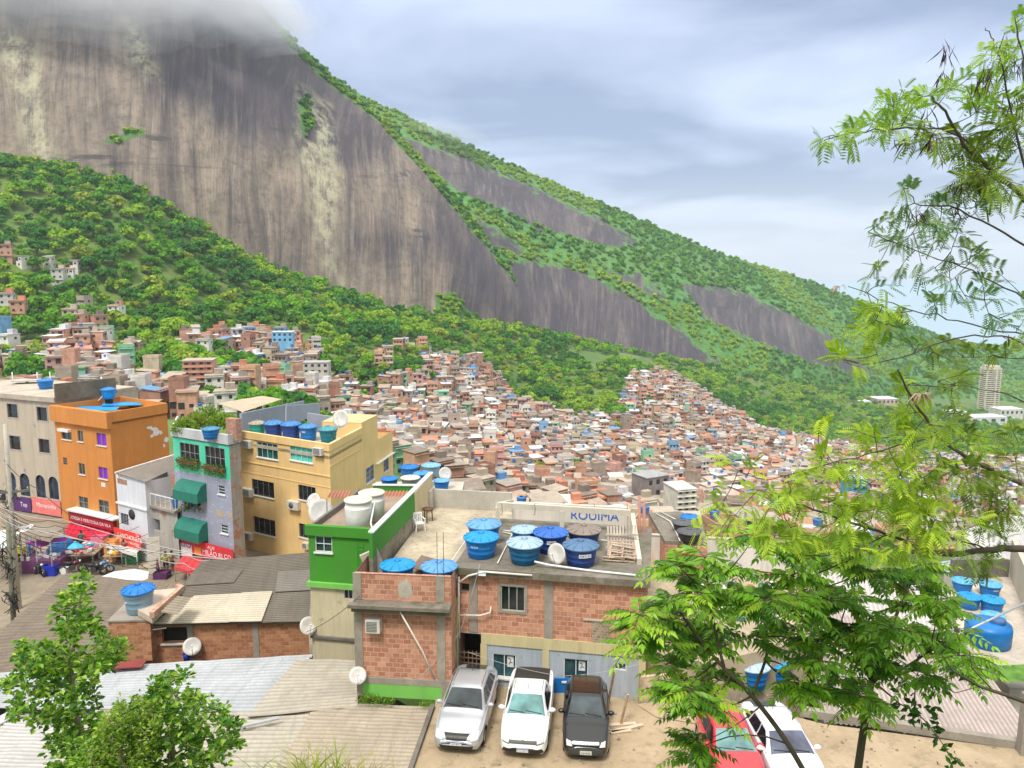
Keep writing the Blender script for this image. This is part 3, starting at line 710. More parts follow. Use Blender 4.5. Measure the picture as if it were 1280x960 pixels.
for (x, y, z, v, c, rf, rz, px, py) in far_h:
    V = VARS[v]; cs, sn = math.cos(rz), math.sin(rz); M = np.array([[cs, sn, 0], [-sn, cs, 0], [0, 0, 1]])
    wcol = np.array(HC[c][0]) * R.uniform(.8, 1.2); rcol = np.array(ROOFS[rf]) * R.uniform(.8, 1.2)
    if 'b' not in V:
        wb = MB()
        for (cc, dd) in V['wins']: wb.box(cc, dd)
        V['b'] = [(np.array(m_.v), np.array(m_.f)) for m_ in (V['body'], V['roof'], wb)]
    for (vv, ff), cl in zip(V['b'], (wcol, rcol, np.array([.035, .03, .03]))):
        VV.append(vv @ M + np.array([x, y, z])); FF.append(ff + off); CC.append(np.tile(cl, (len(ff), 1))); off += len(vv)
    if R.random() < .3:
        n = 8; tx, ty = R.uniform(-1.5, 1.5), R.uniform(-1.5, 1.5); q = []
        for zt, rr in ((0, .6), (.9, .75), (1.05, .3)):
            for kk in range(n): q.append((tx + rr * math.cos(kk * 2 * PI / n), ty + rr * math.sin(kk * 2 * PI / n), V['h'] + .9 + zt))
        ff = [(a_ * n + kk, a_ * n + (kk + 1) % n, (a_ + 1) * n + (kk + 1) % n, (a_ + 1) * n + kk) for a_ in range(2) for kk in range(n)]
        VV.append(np.array(q) @ M + np.array([x, y, z])); FF.append(np.array(ff) + off); CC.append(np.tile(np.array([.03, .16, .45]), (len(ff), 1))); off += len(q)
fav = bpy.data.materials.new('far_house_paint'); t = NT(fav); a_ = t.n('ShaderNodeVertexColor', layer_name='Col').outputs['Color']; ps = t.uv(src='pos')
cl = t.mix(t.ramp(t.noise(ps, .5, 5, .7), .5, .75, 0, .5), a_, (.14, .11, .09)); cl = t.mix(t.ramp(t.noise(ps, .9, 5, .7), .52, .7, 0, .3), cl, (.6, .55, .5)); t.base(cl); t.rough(.9)
np_mesh('distant_houses', np.concatenate(VV), np.concatenate(FF), fav, col=np.concatenate(CC), kind='stuff', label='dense mass of tiny far off brick and white houses filling the valley')
# ---------------------------------------------------------------- helpers for buildings
M_ = dict(
 dark=plain((.012, .012, .014), .5, name='dark_void', var=0), glass=glass_mat(), glass_b=glass_mat((.05, .10, .12)), white=plain((.75, .75, .73), .5, name='white_paint'),
 alu=plain((.55, .56, .57), .4, .6, name='aluminium', var=.05), pvc=plain((.72, .69, .62), .45, name='pvc_pipe'), conc=concrete(), conc_l=concrete((.50, .46, .38), .35), conc_d=concrete((.20, .18, .155), .6), mossy=concrete((.24, .21, .17), .6, 1.0),
 brick=brick_mat((.56, .24, .145), .30, .20, (.62, .47, .38)), brick_o=brick_mat((.50, .20, .085), .38, .19, (.38, .29, .23), .45), green=paint_wall((.05, .28, .015), .4), greenl=paint_wall((.20, .55, .10), .3), cream=paint_wall((.62, .55, .36), .5, patch=.2, pc=(.40, .36, .27)),
 rust=plain((.16, .07, .04), .8, name='rusty_steel'), wood=plain((.42, .30, .18), .8, name='bare_wood', var=.35), cable=plain((.03, .03, .03), .6, name='black_cable', var=0), dishw=plain((.62, .60, .56), .4, name='dish_enamel'))
def facade(mb, a, b, z0, z1, holes=(), depth=.14, out=0):
    """vertical wall a->b seen from outside left to right, with real openings; returns to local axes"""
    a = Vector((a[0], a[1], 0)); b = Vector((b[0], b[1], 0)); d = (b - a); Ln = d.length; d.normalize(); n = Vector((d.y, -d.x, 0))
    a = a + n * out
    xs = sorted({0, Ln, *[h for q in holes for h in q[:2]]}); zs = sorted({z0, z1, *[h for q in holes for h in q[2:4]]})
    P_ = lambda s, z, k=0: a + d * s + Vector((0, 0, z)) - n * k
    for i in range(len(xs) - 1):
        for j in range(len(zs) - 1):
            s, z = (xs[i] + xs[i + 1]) / 2, (zs[j] + zs[j + 1]) / 2
            if any(h[0] < s < h[1] and h[2] < z < h[3] for h in holes): continue
            mb.quad(P_(xs[i], zs[j]), P_(xs[i + 1], zs[j]), P_(xs[i + 1], zs[j + 1]), P_(xs[i], zs[j + 1]))
    for h in holes:
        s0, s1, za, zb = h[:4]
        mb.quad(P_(s0, za), P_(s0, za, depth), P_(s0, zb, depth), P_(s0, zb)); mb.quad(P_(s1, za, depth), P_(s1, za), P_(s1, zb), P_(s1, zb, depth))
        mb.quad(P_(s0, za), P_(s1, za), P_(s1, za, depth), P_(s0, za, depth)); mb.quad(P_(s0, zb, depth), P_(s1, zb, depth), P_(s1, zb), P_(s0, zb))
def onwall(a, b, px, py, out=0):
    a = Vector((a[0], a[1], 0)); b = Vector((b[0], b[1], 0)); d = (b - a).normalized(); n = Vector((d.y, -d.x, 0)); a = a + n * out
    r = Vector(ray(px, py)); t_ = (a.dot(n)) / (r.dot(n)); p = r * t_
    return (p - a).dot(d), CH + r.z * t_
def rect_on(a, b, x0, y0, x1, y1, out=0):
    xm, ym = (x0 + x1) / 2, (y0 + y1) / 2
    return [onwall(a, b, x0, ym, out)[0], onwall(a, b, x1, ym, out)[0], onwall(a, b, xm, y1, out)[1], onwall(a, b, xm, y0, out)[1]]
class Wall:
    def __init__(s, a, b, out=0):
        s.a = Vector((a[0], a[1], 0)); s.b = Vector((b[0], b[1], 0)); s.d = (s.b - s.a).normalized(); s.n = Vector((s.d.y, -s.d.x, 0)); s.out = out; s.L = (s.b - s.a).length; s.rz = math.atan2(s.d.y, s.d.x)
    def P(s, u, z, k=0): return s.a + s.d * u + Vector((0, 0, z)) + s.n * k
    def box(s, mb, u0, u1, z0, z1, k0, k1):
        c = s.P((u0 + u1) / 2, (z0 + z1) / 2, (k0 + k1) / 2); return mb.box(c, (abs(u1 - u0), abs(k1 - k0), abs(z1 - z0)), s.rz)
    def px(s, px, py, out=0): return onwall(s.a, s.b, px, py, out)
    def rect(s, *r, out=0): return rect_on(s.a, s.b, *r, out=out)
    def frame(s, u, z, k=0): return face_frame(s.a, s.b, s.P(u, z, k))
def window(w, r, root, fm, gm, cols=2, rows=1, depth=.14, t=.035, sill=None, surround=None, label=None, pane_mats=None):
    u0, u1, z0, z1 = r; f = MB(); k = -depth * .55
    for (a, b, c, d) in ((u0, u1, z0, z0 + t), (u0, u1, z1 - t, z1), (u0, u0 + t, z0 + t, z1 - t), (u1 - t, u1, z0 + t, z1 - t)): w.box(f, a, b, c, d, k, k + .05)
    for i in range(1, cols):
        u = lerp(u0, u1, i / cols); w.box(f, u - t * .4, u + t * .4, z0 + t, z1 - t, k + .003, k + .045)
    for i in range(1, rows):
        z = lerp(z0, z1, i / rows); w.box(f, u0 + t, u1 - t, z - t * .35, z + t * .35, k + .006, k + .042)
    fr = f.build('window', fm, root, label=label)
    w.box(MB(), u0, u1, z0, z1, k, k)  # keeps the frame's plane
    p = MB(); w.box(p, u0 + .01, u1 - .01, z0 + .01, z1 - .01, -depth - .03, -depth + .01); p.build('pane', gm, fr)
    if sill:
        q = MB(); w.box(q, u0 - .06, u1 + .06, z0 - .07, z0 - .003, -.02, .09); q.build('sill', sill, fr)
    if surround:
        q = MB(); e = .10
        for (a, b, c, d) in ((u0 - e, u1 + e, z1 + .002, z1 + e), (u0 - e, u1 + e, z0 - e, z0 - .002), (u0 - e, u0 - .002, z0, z1), (u1 + .002, u1 + e, z0, z1)): w.box(q, a, b, c, d, 0, .03)
        q.build('surround', surround, fr)
    return fr
def pipe(name, pts, r, m, label, cat='pipe', parent=None, group=None):
    o = MB().tube(pts, r, 6).build(name, m, parent, uv=False)
    if parent is None: tag(o, label, cat, group)
    return o
def corr(name, q, n, amp, mat, parent=None, sub=10, sag=.03, **k):
    """corrugated sheet: q = 4 corners (TL, TR, BR, BL); waves stack from top edge to bottom edge, ridges run left-right"""
    TL, TR, BR, BL = [Vector(p) for p in q]; nrm = (TR - TL).cross(BL - TL).normalized(); nrm = -nrm if nrm.z < 0 else nrm
    per = 6; nj = n * per + 1; V = np.zeros((sub + 1, nj, 3)); U = np.zeros((sub + 1, nj, 2)); K = np.ones((sub + 1, nj, 3))
    for i in range(sub + 1):
        s = i / sub
        for j in range(nj):
            t_ = j / (nj - 1); p = TL.lerp(TR, s).lerp(BL.lerp(BR, s), t_)
            p = p + nrm * (amp * math.sin(t_ * n * 2 * PI) + sag * noise.noise(p * .9))
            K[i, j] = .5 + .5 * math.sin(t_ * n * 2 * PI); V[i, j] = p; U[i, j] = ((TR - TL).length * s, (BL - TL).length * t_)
    fc = grid_faces(sub + 1, nj); i_ = np.zeros(0)
    o = np_mesh(name, V.reshape(-1, 3), fc[:, ::-1], mat, parent, uvs=U.reshape(-1, 2), smooth=True, col=K.reshape(-1, 3))
    return tag(o, k.get('label'), k.get('cat'), k.get('group'), k.get('kind'))
def slab(name, poly, z0, z1, mat, parent=None, **k): return MB().prism([(p[0], p[1]) for p in poly], z0, z1, bottom=True).build(name, mat, parent, **k)
# ---------------------------------------------------------------- water tanks
TANKP = {}
def tank_proto(body, lid, kind='rib'):
    k = (body, lid, kind)
    if k in TANKP: return TANKP[k]
    bm, lm = plastic(body), plastic(lid)
    if kind == 'drum': prof = [(.0, 0), (.43, 0), (.47, .03), (.49, .62), (.50, .80), (.50, .82), (.47, .83), (.475, 1.02), (.50, 1.03), (.50, 1.07), (.46, 1.08), (0, 1.08)]
    else: prof = [(0, 0), (.36, 0), (.385, .02), (.40, .15), (.415, .165), (.41, .18), (.425, .30), (.445, .315), (.44, .33), (.455, .44), (.475, .455), (.47, .47), (.485, .55), (.50, .57), (0, .57)]
    a = MB().lathe(prof, seg=36).build('body', bm, uv=False).data
    L = MB(); h = 1.08 if kind == 'drum' else .57
    if kind == 'drum': L.lathe([(.515, h - .03), (.52, h + .01), (.49, h + .03), (.2, h + .06), (0, h + .065)], seg=36)
    else:
        seg = 48; ribs = 12; vs = []; rings = [(.525, h - .025), (.53, h + .005), (.515, h + .02), (.49, h + .022), (.3, h + .075), (.12, h + .115), (.06, h + .12)]
        for (r_, z_) in rings:
            for q in range(seg):
                a_ = q * 2 * PI / seg; rb = .012 if (q % 4 == 0 and .1 < r_ < .5) else 0
                vs.append((r_ * math.cos(a_), r_ * math.sin(a_), z_ + rb))
        fs = [(i * seg + q, i * seg + (q + 1) % seg, (i + 1) * seg + (q + 1) % seg, (i + 1) * seg + q) for i in range(len(rings) - 1) for q in range(seg)] + [tuple(range((len(rings) - 1) * seg, len(rings) * seg))]
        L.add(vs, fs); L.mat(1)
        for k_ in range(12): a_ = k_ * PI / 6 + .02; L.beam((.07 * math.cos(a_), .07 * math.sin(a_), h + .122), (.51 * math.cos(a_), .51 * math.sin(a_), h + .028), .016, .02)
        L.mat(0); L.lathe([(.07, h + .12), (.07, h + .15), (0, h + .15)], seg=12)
    b = L.build('lid', [lm, plastic(tuple(x * .45 for x in lid))], uv=False).data  # darker second plastic paints the shade of the lid grooves onto the rib strips
    for o in [o for o in bpy.data.objects if o.data in (a, b)]: bpy.data.objects.remove(o)
    TANKP[k] = (a, b); return TANKP[k]
TB, TC, TN, TG, TL_ = (.0, .17, .52), (.0, .28, .66), (.012, .055, .27), (.0, .16, .27), (.13, .36, .62)
PALE = (.38, .52, .66)
sticker = plain((.8, .8, .8), .5, name='sticker', var=.05); ink = plain((.03, .04, .12), .5, name='ink', var=0); inkw = plain((.85, .85, .85), .5, name='white_ink', var=0)
def tank(loc, dia, body, lid, label, group='blue water tanks', kind='rib', hs=1.0, writing=None, face=-PI / 2, rz=None):
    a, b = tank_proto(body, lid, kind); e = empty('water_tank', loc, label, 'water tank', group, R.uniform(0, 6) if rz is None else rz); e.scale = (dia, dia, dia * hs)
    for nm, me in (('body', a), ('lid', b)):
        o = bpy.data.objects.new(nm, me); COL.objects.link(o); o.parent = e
    if writing:
        e.rotation_euler = (0, 0, 0); s = MB(); r_ = .487; wd = writing[1]
        n = 6
        if writing[2] == 'plate':
            for i in range(n):
                a0, a1 = face - wd / 2 + wd * i / n, face - wd / 2 + wd * (i + 1) / n
                s.quad(*[Vector((r_ * math.cos(q), r_ * math.sin(q), z_)) for q, z_ in ((a0, .35), (a1, .35), (a1, .45), (a0, .45))])
            st_ = s.build('label_plate', sticker, e, world=False, uv=False)
        par = st_ if writing[2] == 'plate' else e
        txt = writing[0]; m = ink if writing[2] == 'plate' else inkw; step = wd * .9 / len(txt)
        cu_h = .075
        for i, ch in enumerate(txt):
            q = face - wd * .45 + step * (i + .5); p = Vector(((r_ + .004) * math.cos(q), (r_ + .004) * math.sin(q), .4)); zx = Vector((math.cos(q), math.sin(q), 0)); xx = Vector((-math.sin(q), math.cos(q), 0)); yy = Vector((0, 0, 1))
            M = Matrix(((xx.x, yy.x, zx.x, p.x), (xx.y, yy.y, zx.y, p.y), (xx.z, yy.z, zx.z, p.z), (0, 0, 0, 1)))
            cu = bpy.data.curves.new('lettering', 'FONT'); cu.body = ch; cu.size = cu_h * 1.15; cu.align_x = 'CENTER'; cu.align_y = 'CENTER'; cu.resolution_u = 2; cu.extrude = .001
            tmp = bpy.data.objects.new('t', cu); me = bpy.data.meshes.new_from_object(tmp); bpy.data.objects.remove(tmp); me.transform(M); 
            writing_me.append(me)
        bm = join_meshes(writing_me, m); writing_me.clear(); o = bpy.data.objects.new('lettering', bm); COL.objects.link(o); o.parent = par
    return e
writing_me = []
def join_meshes(ms, mat):
    vs, fs = [], []
    for me in ms:
        o = len(vs); vs += [tuple(v.co) for v in me.vertices]; fs += [tuple(i + o for i in p.vertices) for p in me.polygons]
    me = bpy.data.meshes.new('lettering'); me.from_pydata(vs, [], fs); me.materials.append(mat); me.update(); return me
def dish(loc, r, az, el, label, mast=.5, wallpt=None, group='satellite dishes'):
    e = empty('satellite_dish', loc, label, 'satellite dish', group, az)
    Rm = Matrix.Rotation(-el, 3, 'X')  # bowl axis tilts up from -Y
    prof = [(0, 0), (r * .35, .02 * r), (r * .7, .09 * r), (r, .2 * r), (r * 1.0, .215 * r), (r * .7, .11 * r), (0, .03 * r)]
    Mx = Matrix.Rotation(PI / 2 - el, 3, 'X'); c = Vector((0, 0, mast))
    MB().lathe([(a, b) for a, b in prof], c, 24, M=Mx).build('bowl', M_['dishw'], e, world=False, uv=False)
    tip = c + Mx @ Vector((0, 0, r * .95)); MB().tube([c + Mx @ Vector((0, -r * .95, r * .2)), tip], .012, 5).build('arm', M_['alu'], e, world=False, uv=False)
    MB().lathe([(0, 0), (.045, 0), (.045, .09), (0, .1)], tip, 8, M=Mx).build('receiver', M_['white'], e, world=False, uv=False)
    if wallpt: MB().tube([(0, .05, mast), (0, .12, mast - .15), wallpt], .02, 5).build('mast', M_['alu'], e, world=False, uv=False)
    else: MB().tube([(0, .05, mast), (0, .08, 0)], .02, 5).build('mast', M_['alu'], e, world=False, uv=False)
    return e
def ac_unit(w, px0, py0, px1, py1, label, split=False):
    u0, u1, z0, z1 = w.rect(px0, py0, px1, py1, out=.3); d = .36
    e = empty('air_conditioner', w.P((u0 + u1) / 2, z0), label, 'air conditioner', 'air conditioners on the walls', w.rz); q = MB()
    W_, H_ = u1 - u0, z1 - z0
    q.box((0, -d / 2, H_ / 2), (W_, d, H_)).build('casing', plain((.62, .60, .55), .5, name='enamel'), e, world=False, uv=False)
    g = MB()
    if split:
        g.lathe([(0, 0), (H_ * .38, 0), (H_ * .38, .012), (0, .013)], (W_ * -.1, -d - .001, H_ / 2), 20, M=Matrix.Rotation(PI / 2, 3, 'X'))
    else:
        n = 7
        for i in range(n): g.box((-.06 * W_, -d - .006, H_ * (.15 + .7 * i / (n - 1))), (W_ * .72, .012, H_ * .055))
    g.build('grille', plain((.12, .12, .12), .5, name='dark_grille', var=0), e, world=False, uv=False)
    b = MB(); b.box((-W_ * .35, -d / 2, -.03), (.03, d, .04)); b.box((W_ * .35, -d / 2, -.03), (.03, d, .04)); b.build('bracket', M_['rust'], e, world=False, uv=False)
    return e
def awning(w, r, root, m, depth=.8, label=None):
    u0, u1, z0, z1 = r; h = z1 - z0; q = MB(); n = 5; prev = None
    pts = [(0, z1), (depth * .55, z1 - h * .12), (depth, z1 - h * .5), (depth, z0)]
    for i in range(3):
        (k0, a), (k1, b) = pts[i], pts[i + 1]; q.quad(w.P(u0, b, k1), w.P(u1, b, k1), w.P(u1, a, k0), w.P(u0, a, k0))
    for u, fl in ((u0, 0), (u1, 1)):
        v = [w.P(u, z, k) for k, z in pts] + [w.P(u, z0, 0)]
        q.add(v, [tuple(range(5)) if fl else tuple(reversed(range(5)))])
    nn = 12
    for i in range(nn):
        a, b = lerp(u0, u1, i / nn), lerp(u0, u1, (i + 1) / nn); q.add([w.P(a, z0, depth), w.P(b, z0, depth), w.P((a + b) / 2, z0 - .12, depth)], [(0, 2, 1)])
    return q.build('awning', m, root, label=label)
# ---------------------------------------------------------------- ground around the parking place
park_m = bpy.data.materials.new('parking_dirt'); t = NT(park_m); uv = t.uv(src='pos')
c_ = t.mix(t.ramp(t.noise(uv, .45, 6, .7, .4), .35, .65), (.33, .25, .155), (.46, .36, .24)); c_ = t.mix(t.ramp(t.noise(uv, 1.3, 6, .75), .52, .72, 0, .65), c_, (.14, .105, .065)); c_ = t.mix(t.ramp(t.noise(uv, 9, 5, .7), .55, .75, 0, .5), c_, (.56, .46, .31))
c_ = t.mix(t.ramp(t.noise(uv, .9, 4, .7), .60, .72, 0, .6), c_, (.10, .12, .04)); t.base(c_); t.rough(.95); t.bump(t.noise(uv, 6, 6, .75), .7, .03)
PK = [G(516, 962, 0), G(544, 882, 0), (-3.1, 29.6, 0), (-2.2, 29.8, 0), (5.9, 28.3, 0), (7.2, 28.6, 0), G(900, 872, 0), G(1030, 905, 0), G(1275, 937, 0), (30, 22.5, 0), (30, 14, 0), (-2.6, 14, 0)]
slab('parking_ground', [(p[0], p[1]) for p in PK], -7.5, 0, park_m, kind='structure', label='dusty trampled yellow earth of the car park')
kb = MB()
for a, b in (((G(1000, 893, 0)), G(1278, 935, 0)), (G(1278, 935, 0), Vector((24, 21.6, 0)))): kb.beam(a + Vector((0, 0, .14)), b + Vector((0, 0, .14)), .28, .30)
kb.build('kerb_wall', M_['conc'], kind='structure', label='low concrete kerb along the back of the car park')
kb = MB(); kb.beam(G(541, 884, .05), G(510, 972, .05), .16, .24); kb.build('concrete_kerb', M_['conc_d'], kind='structure', label='dark kerb between the corrugated roof and the silver car')
rr = random.Random(77); q = MB()
for i in range(420):
    x, y = rr.uniform(-2, 16), rr.uniform(23, 29); s = rr.choice([.02, .03, .05, .08]) * rr.uniform(.6, 1.4); q.box((x, y, s * .3), (s, s * rr.uniform(.5, 1), s * .7), rr.uniform(0, 3), (rr.uniform(-.3, .3), 0))
q.build('gravel', plain((.30, .25, .19), .9, name='stone_chip', var=.5), uv=False, kind='stuff', label='loose stones and crumbs scattered over the car park')
# street
street_m = concrete((.30, .245, .175), .5)
ST = -6.0
slab('street', [(-75, 26), (-12, 36), (-12, 62), (-25, 74), (-60, 95), (-90, 90)], -7.5, ST, street_m, kind='structure', label='brown street with market stalls and motorcycles')
# ---------------------------------------------------------------- main brick building behind the cars
ROOFZ = 5.0
bA, bB = Vector((-2.2, 29.55, 0)), Vector((5.2, 28.16, 0)); W8 = Wall(bA, bB)
b8 = empty('brick_building', (1.8, 31, 0), 'large bare brick building behind the parked cars with blue grey ground floor', 'building')
wins8 = [W8.rect(626, 733, 656, 764), W8.rect(576, 729, 587, 739)]; g8 = [W8.rect(615.5, 818, 645, 847), W8.rect(704.5, 824, 735, 852), W8.rect(768, 829, 783, 838)]
zb = 2.18
up = MB(); facade(up, bA, bB, zb, ROOFZ - .28, wins8, .16)
wd8 = W8.n * -1 * 6.5
facade(up, bB, bB + wd8, 0, ROOFZ - .28); facade(up, bA + wd8, bA, 0, ROOFZ - .28)
up.build('upper_wall', M_['brick'], b8)
blueg = paint_wall((.42, .47, .53), .45, patch=.05); lo = MB(); doorh = [W8.px(572, 800)[0], W8.px(589, 800)[0], 0, zb - .02]
facade(lo, bA, bB, -.1, zb, g8 + [(.02, 1.0, -.09, zb - .03)], .16); lo.build('lower_wall', blueg, b8)
tr = MB(); cr_ = paint_wall((.62, .53, .30), .35)
W8.box(tr, .98, W8.L + .02, zb - .42, zb + .04, -.02, .05)
for u in (1.08, W8.px(682, 830)[0], W8.L - .14): W8.box(tr, u - .13, u + .14, 0, zb - .423, 0, .046)
tr.build('cream_band', cr_, b8)
pl = MB()
for xx in (592, 686): u = W8.px(xx, 760)[0]; W8.box(pl, u - .17, u + .17, zb + .043, ROOFZ - .283, -.05, .035)
pl.build('concrete_pillar', M_['conc'], b8)
fr_ = plain((.42, .47, .40), .5, name='green_grey_frame')
window(W8, wins8[0], b8, fr_, M_['glass'], 3, label='green framed sliding window in the bare brick', surround=M_['conc']); window(W8, wins8[1], b8, M_['conc_d'], M_['dark'], 1)
for g in g8[:2]:
    fw = window(W8, g, b8, M_['white'], glass_mat((.03, .09, .11)), 2, sill=M_['white'], label='white framed window with a notice taped to the glass')
    q = MB(); u = lerp(g[0], g[1], .74); W8.box(q, u - .13, u + .13, g[2] + .42, g[3] - .12, -.13, -.115); nt_ = q.build('notice', M_['white'], fw)
    text_obj('lettering', 'AL\nDE', .16, W8.frame(u, (g[2] + g[3]) / 2 + .15, -.10), ink, nt_) if False else None
    q = MB()
    for i, (du, dz, a, b) in enumerate(((-.05, .12, .10, .03), (.0, .05, .03, .12), (.03, -.04, .12, .03), (-.04, -.08, .03, .08))): W8.box(q, u + du - a / 2, u + du + a / 2, (g[2] + g[3]) / 2 + .15 + dz - b / 2, (g[2] + g[3]) / 2 + .15 + dz + b / 2, -.112, -.108)
    q.build('notice_lettering', ink, fw)
window(W8, g8[2], b8, M_['white'], M_['glass_b'], 1)
# gate in the dark doorway
q = MB(); gm_ = plain((.25, .17, .11), .8, name='brown_lattice')
for i in range(6): W8.box(q, .05 + i * .17, .09 + i * .17, .1, 1.35, -.12, -.09)
for i in range(6): W8.box(q, .04, .97, .15 + i * .22, .19 + i * .22, -.085, -.06)
q.build('lattice_gate', gm_, b8); W8.box(MB(), 0, 1, 0, 1, 0, 0)
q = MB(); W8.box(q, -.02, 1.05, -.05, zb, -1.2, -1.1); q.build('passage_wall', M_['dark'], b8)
rf = MB(); e0 = W8.P(-.12, 0, .28); e1 = W8.P(W8.L + .1, 0, .28)
rf.prism([(e0.x, e0.y), (e1.x, e1.y), ((e1 + wd8).x, (e1 + wd8).y), ((e0 + wd8).x, (e0 + wd8).y)], ROOFZ - .27, ROOFZ, bottom=True)
rf.build('roof_slab', M_['mossy'], b8)
q = MB(); uu = W8.rect(740, 777, 763, 804); W8.box(q, uu[0], uu[1], uu[2], uu[3], 0, .02); q.build('patched_opening', brick_mat((.34, .25, .17), .16, .11, (.45, .38, .30), .6), b8)
q = MB(); W8.box(q, uu[0] - .35, uu[1] + .1, uu[3] + .02, uu[3] + .07, 0, .06); q.build('lintel', M_['conc_l'], b8)
def floodlight(w, px, py, label):
    u, z = w.px(px, py, .3); e = empty('floodlight', w.P(u, z, .2), label, 'floodlight', rz=w.rz)
    MB().box((0, -.08, 0), (.36, .1, .26), 0, (-.5, 0)).build('housing', M_['cable'], e, world=False, uv=False); MB().box((0, -.135, .025), (.30, .012, .20), 0, (-.5, 0)).build('lens', plain((.55, .65, .68), .15, name='lamp_lens', var=0), e, world=False, uv=False)
    MB().box((0, .02, .08), (.05, .2, .04)).build('bracket', M_['cable'], e, world=False, uv=False)
floodlight(W8, 603, 717, 'small black floodlight under the roof edge of the brick building')
# ---------------------------------------------------------------- brick building with the air conditioner
aA, aB = Vector((-6.15, 28.65, 0)), Vector((-2.35, 28.25, 0)); W7 = Wall(aA, aB); P7 = 5.02
b7 = empty('brick_house', (-4.3, 30, 0), 'brick house with green base and ledge, left of the parked silver car', 'house')
q = MB(); facade(q, aA, aB, .62, P7); facade(q, aB, aB + W7.n * -1.2, 0, P7); facade(q, aA + W7.n * -3.5, aA, -2, P7); facade(q, aB + W7.n * -.14, aA + W7.n * -.14, 3.9, P7)
q.prism([tuple(W7.P(0, 0, 0))[:2], tuple(W7.P(W7.L, 0, 0))[:2], tuple(W7.P(W7.L, 0, -.14))[:2], tuple(W7.P(0, 0, -.14))[:2]], P7 - .05, P7 + .003)
q.build('brick_wall', M_['brick'], b7)
q = MB(); W7.box(q, -.02, W7.L + .02, 3.62, 3.95, -.1, .42); W7.box(q, -.1, W7.L + .05, 3.84, 3.97, .3, .62); q.build('ledge', M_['mossy'], b7)
q = MB(); W7.box(q, 0.25, W7.L - .4, -.05, .5, -.05, .05); q.build('green_base', M_['greenl'], b7)
q = MB(); W7.box(q, 0, W7.L, .5, .75, -.04, .06); W7.box(q, 0, .25, -.05, .5, -.04, .055); W7.box(q, W7.L - .4, W7.L, -.05, .5, -.04, .055); q.build('cement_band', M_['conc'], b7)
for xx in (448, 551): 
    q = MB(); u = W7.px(xx, 790)[0]; W7.box(q, u - .16, u + .17, .76, 3.615, -.05, .03); W7.box(q, u - .16, u + .17, 3.98, P7 + .01, -.05, .03); q.build('concrete_pillar', M_['conc'], b7)
q = MB(); u, z = W7.px(507, 737); r_ = random.Random(3); pts = []
for i in range(14): a = i / 14 * 2 * PI; pts.append(W7.P(u + (.22 + .12 * r_.random()) * math.cos(a), z + (.30 + .22 * r_.random()) * math.sin(a), .006))
q.add(pts, [tuple(range(14))]); q.build('cement_patch', M_['conc_l'], b7)
rb = MB()
for xx in (546.5, 554.5):
    u = W7.px(xx, 735)[0]; rb.tube([W7.P(u, P7 - .1, -.07), W7.P(u, P7 + 1.75, -.07)], .012, 5)
rb.build('reinforcing_bar', M_['rust'], b7)
ac_unit(W7, 457, 775, 475, 791, 'white window air conditioner set in the brick wall under the mossy ledge')
dish(W7.P(.12, .62, .28), .34, rad(14), rad(34), 'old grey satellite dish low at the corner of the brick house', .3, (0, .3, .1))
pipe('drain_pipe', [W7.P(W7.px(504, 763)[0], W7.px(504, 763, .3)[1], .45), W7.P(W7.px(530, 815)[0], W7.px(530, 815, .1)[1], .15), W7.P(W7.px(543, 846)[0], W7.px(543, 846)[1], .1)], .035, M_['pvc'], 'white pipe slanting across the wall of the brick house', 'pipe')
slab('lower_roof_slab', [W7.P(.02, 0, -.15), W7.P(W7.L - .02, 0, -.15), W7.P(W7.L - .02, 0, -3.2), W7.P(.02, 0, -3.2)], 3.6, 4.0, M_['conc_d'], b7)
# ---------------------------------------------------------------- concrete terrace and its walls
TZ = 4.25
terr = empty('roof_terrace', G(560, 660, TZ), 'pale concrete roof terrace between the green wall and the tanks', 'roof terrace')
tp = [G(483, 709, TZ), G(519, 661, TZ), G(540, 633, TZ), G(640, 638, TZ), Vector((2.5, 39.5, TZ)), W8.P(2.5, 0, -1.5), W8.P(.5, 0, -.4), W7.P(W7.L, 0, -3.0), W7.P(.9, 0, -3.0)]
slab('floor', tp, 3.0, TZ, concrete((.56, .48, .35), .75, 0, .9), terr)
wt = MB(); p0, p1 = G(541, 634, TZ), G(640, 639, TZ); wt.beam(p0 + Vector((0, 0, .5)), p1 + Vector((0, 0, .5)), .15, 1.02); wt.build('back_wall', concrete((.50, .47, .40), .3), terr)
wt = MB(); wt.beam(p0 + Vector((0, 0, .55)), G(537, 640, TZ) + Vector((0, 0, .55)), .15, 1.1); wt.build('end_pillar', M_['conc_l'], terr)
wt = MB(); wt.beam(G(478, 716, TZ - .1) + Vector((0, 0, .55)), G(456, 716, TZ) + Vector((0, 0, .2)), .15, 1.2); wt.build('corner_wall', M_['conc_l'], terr)
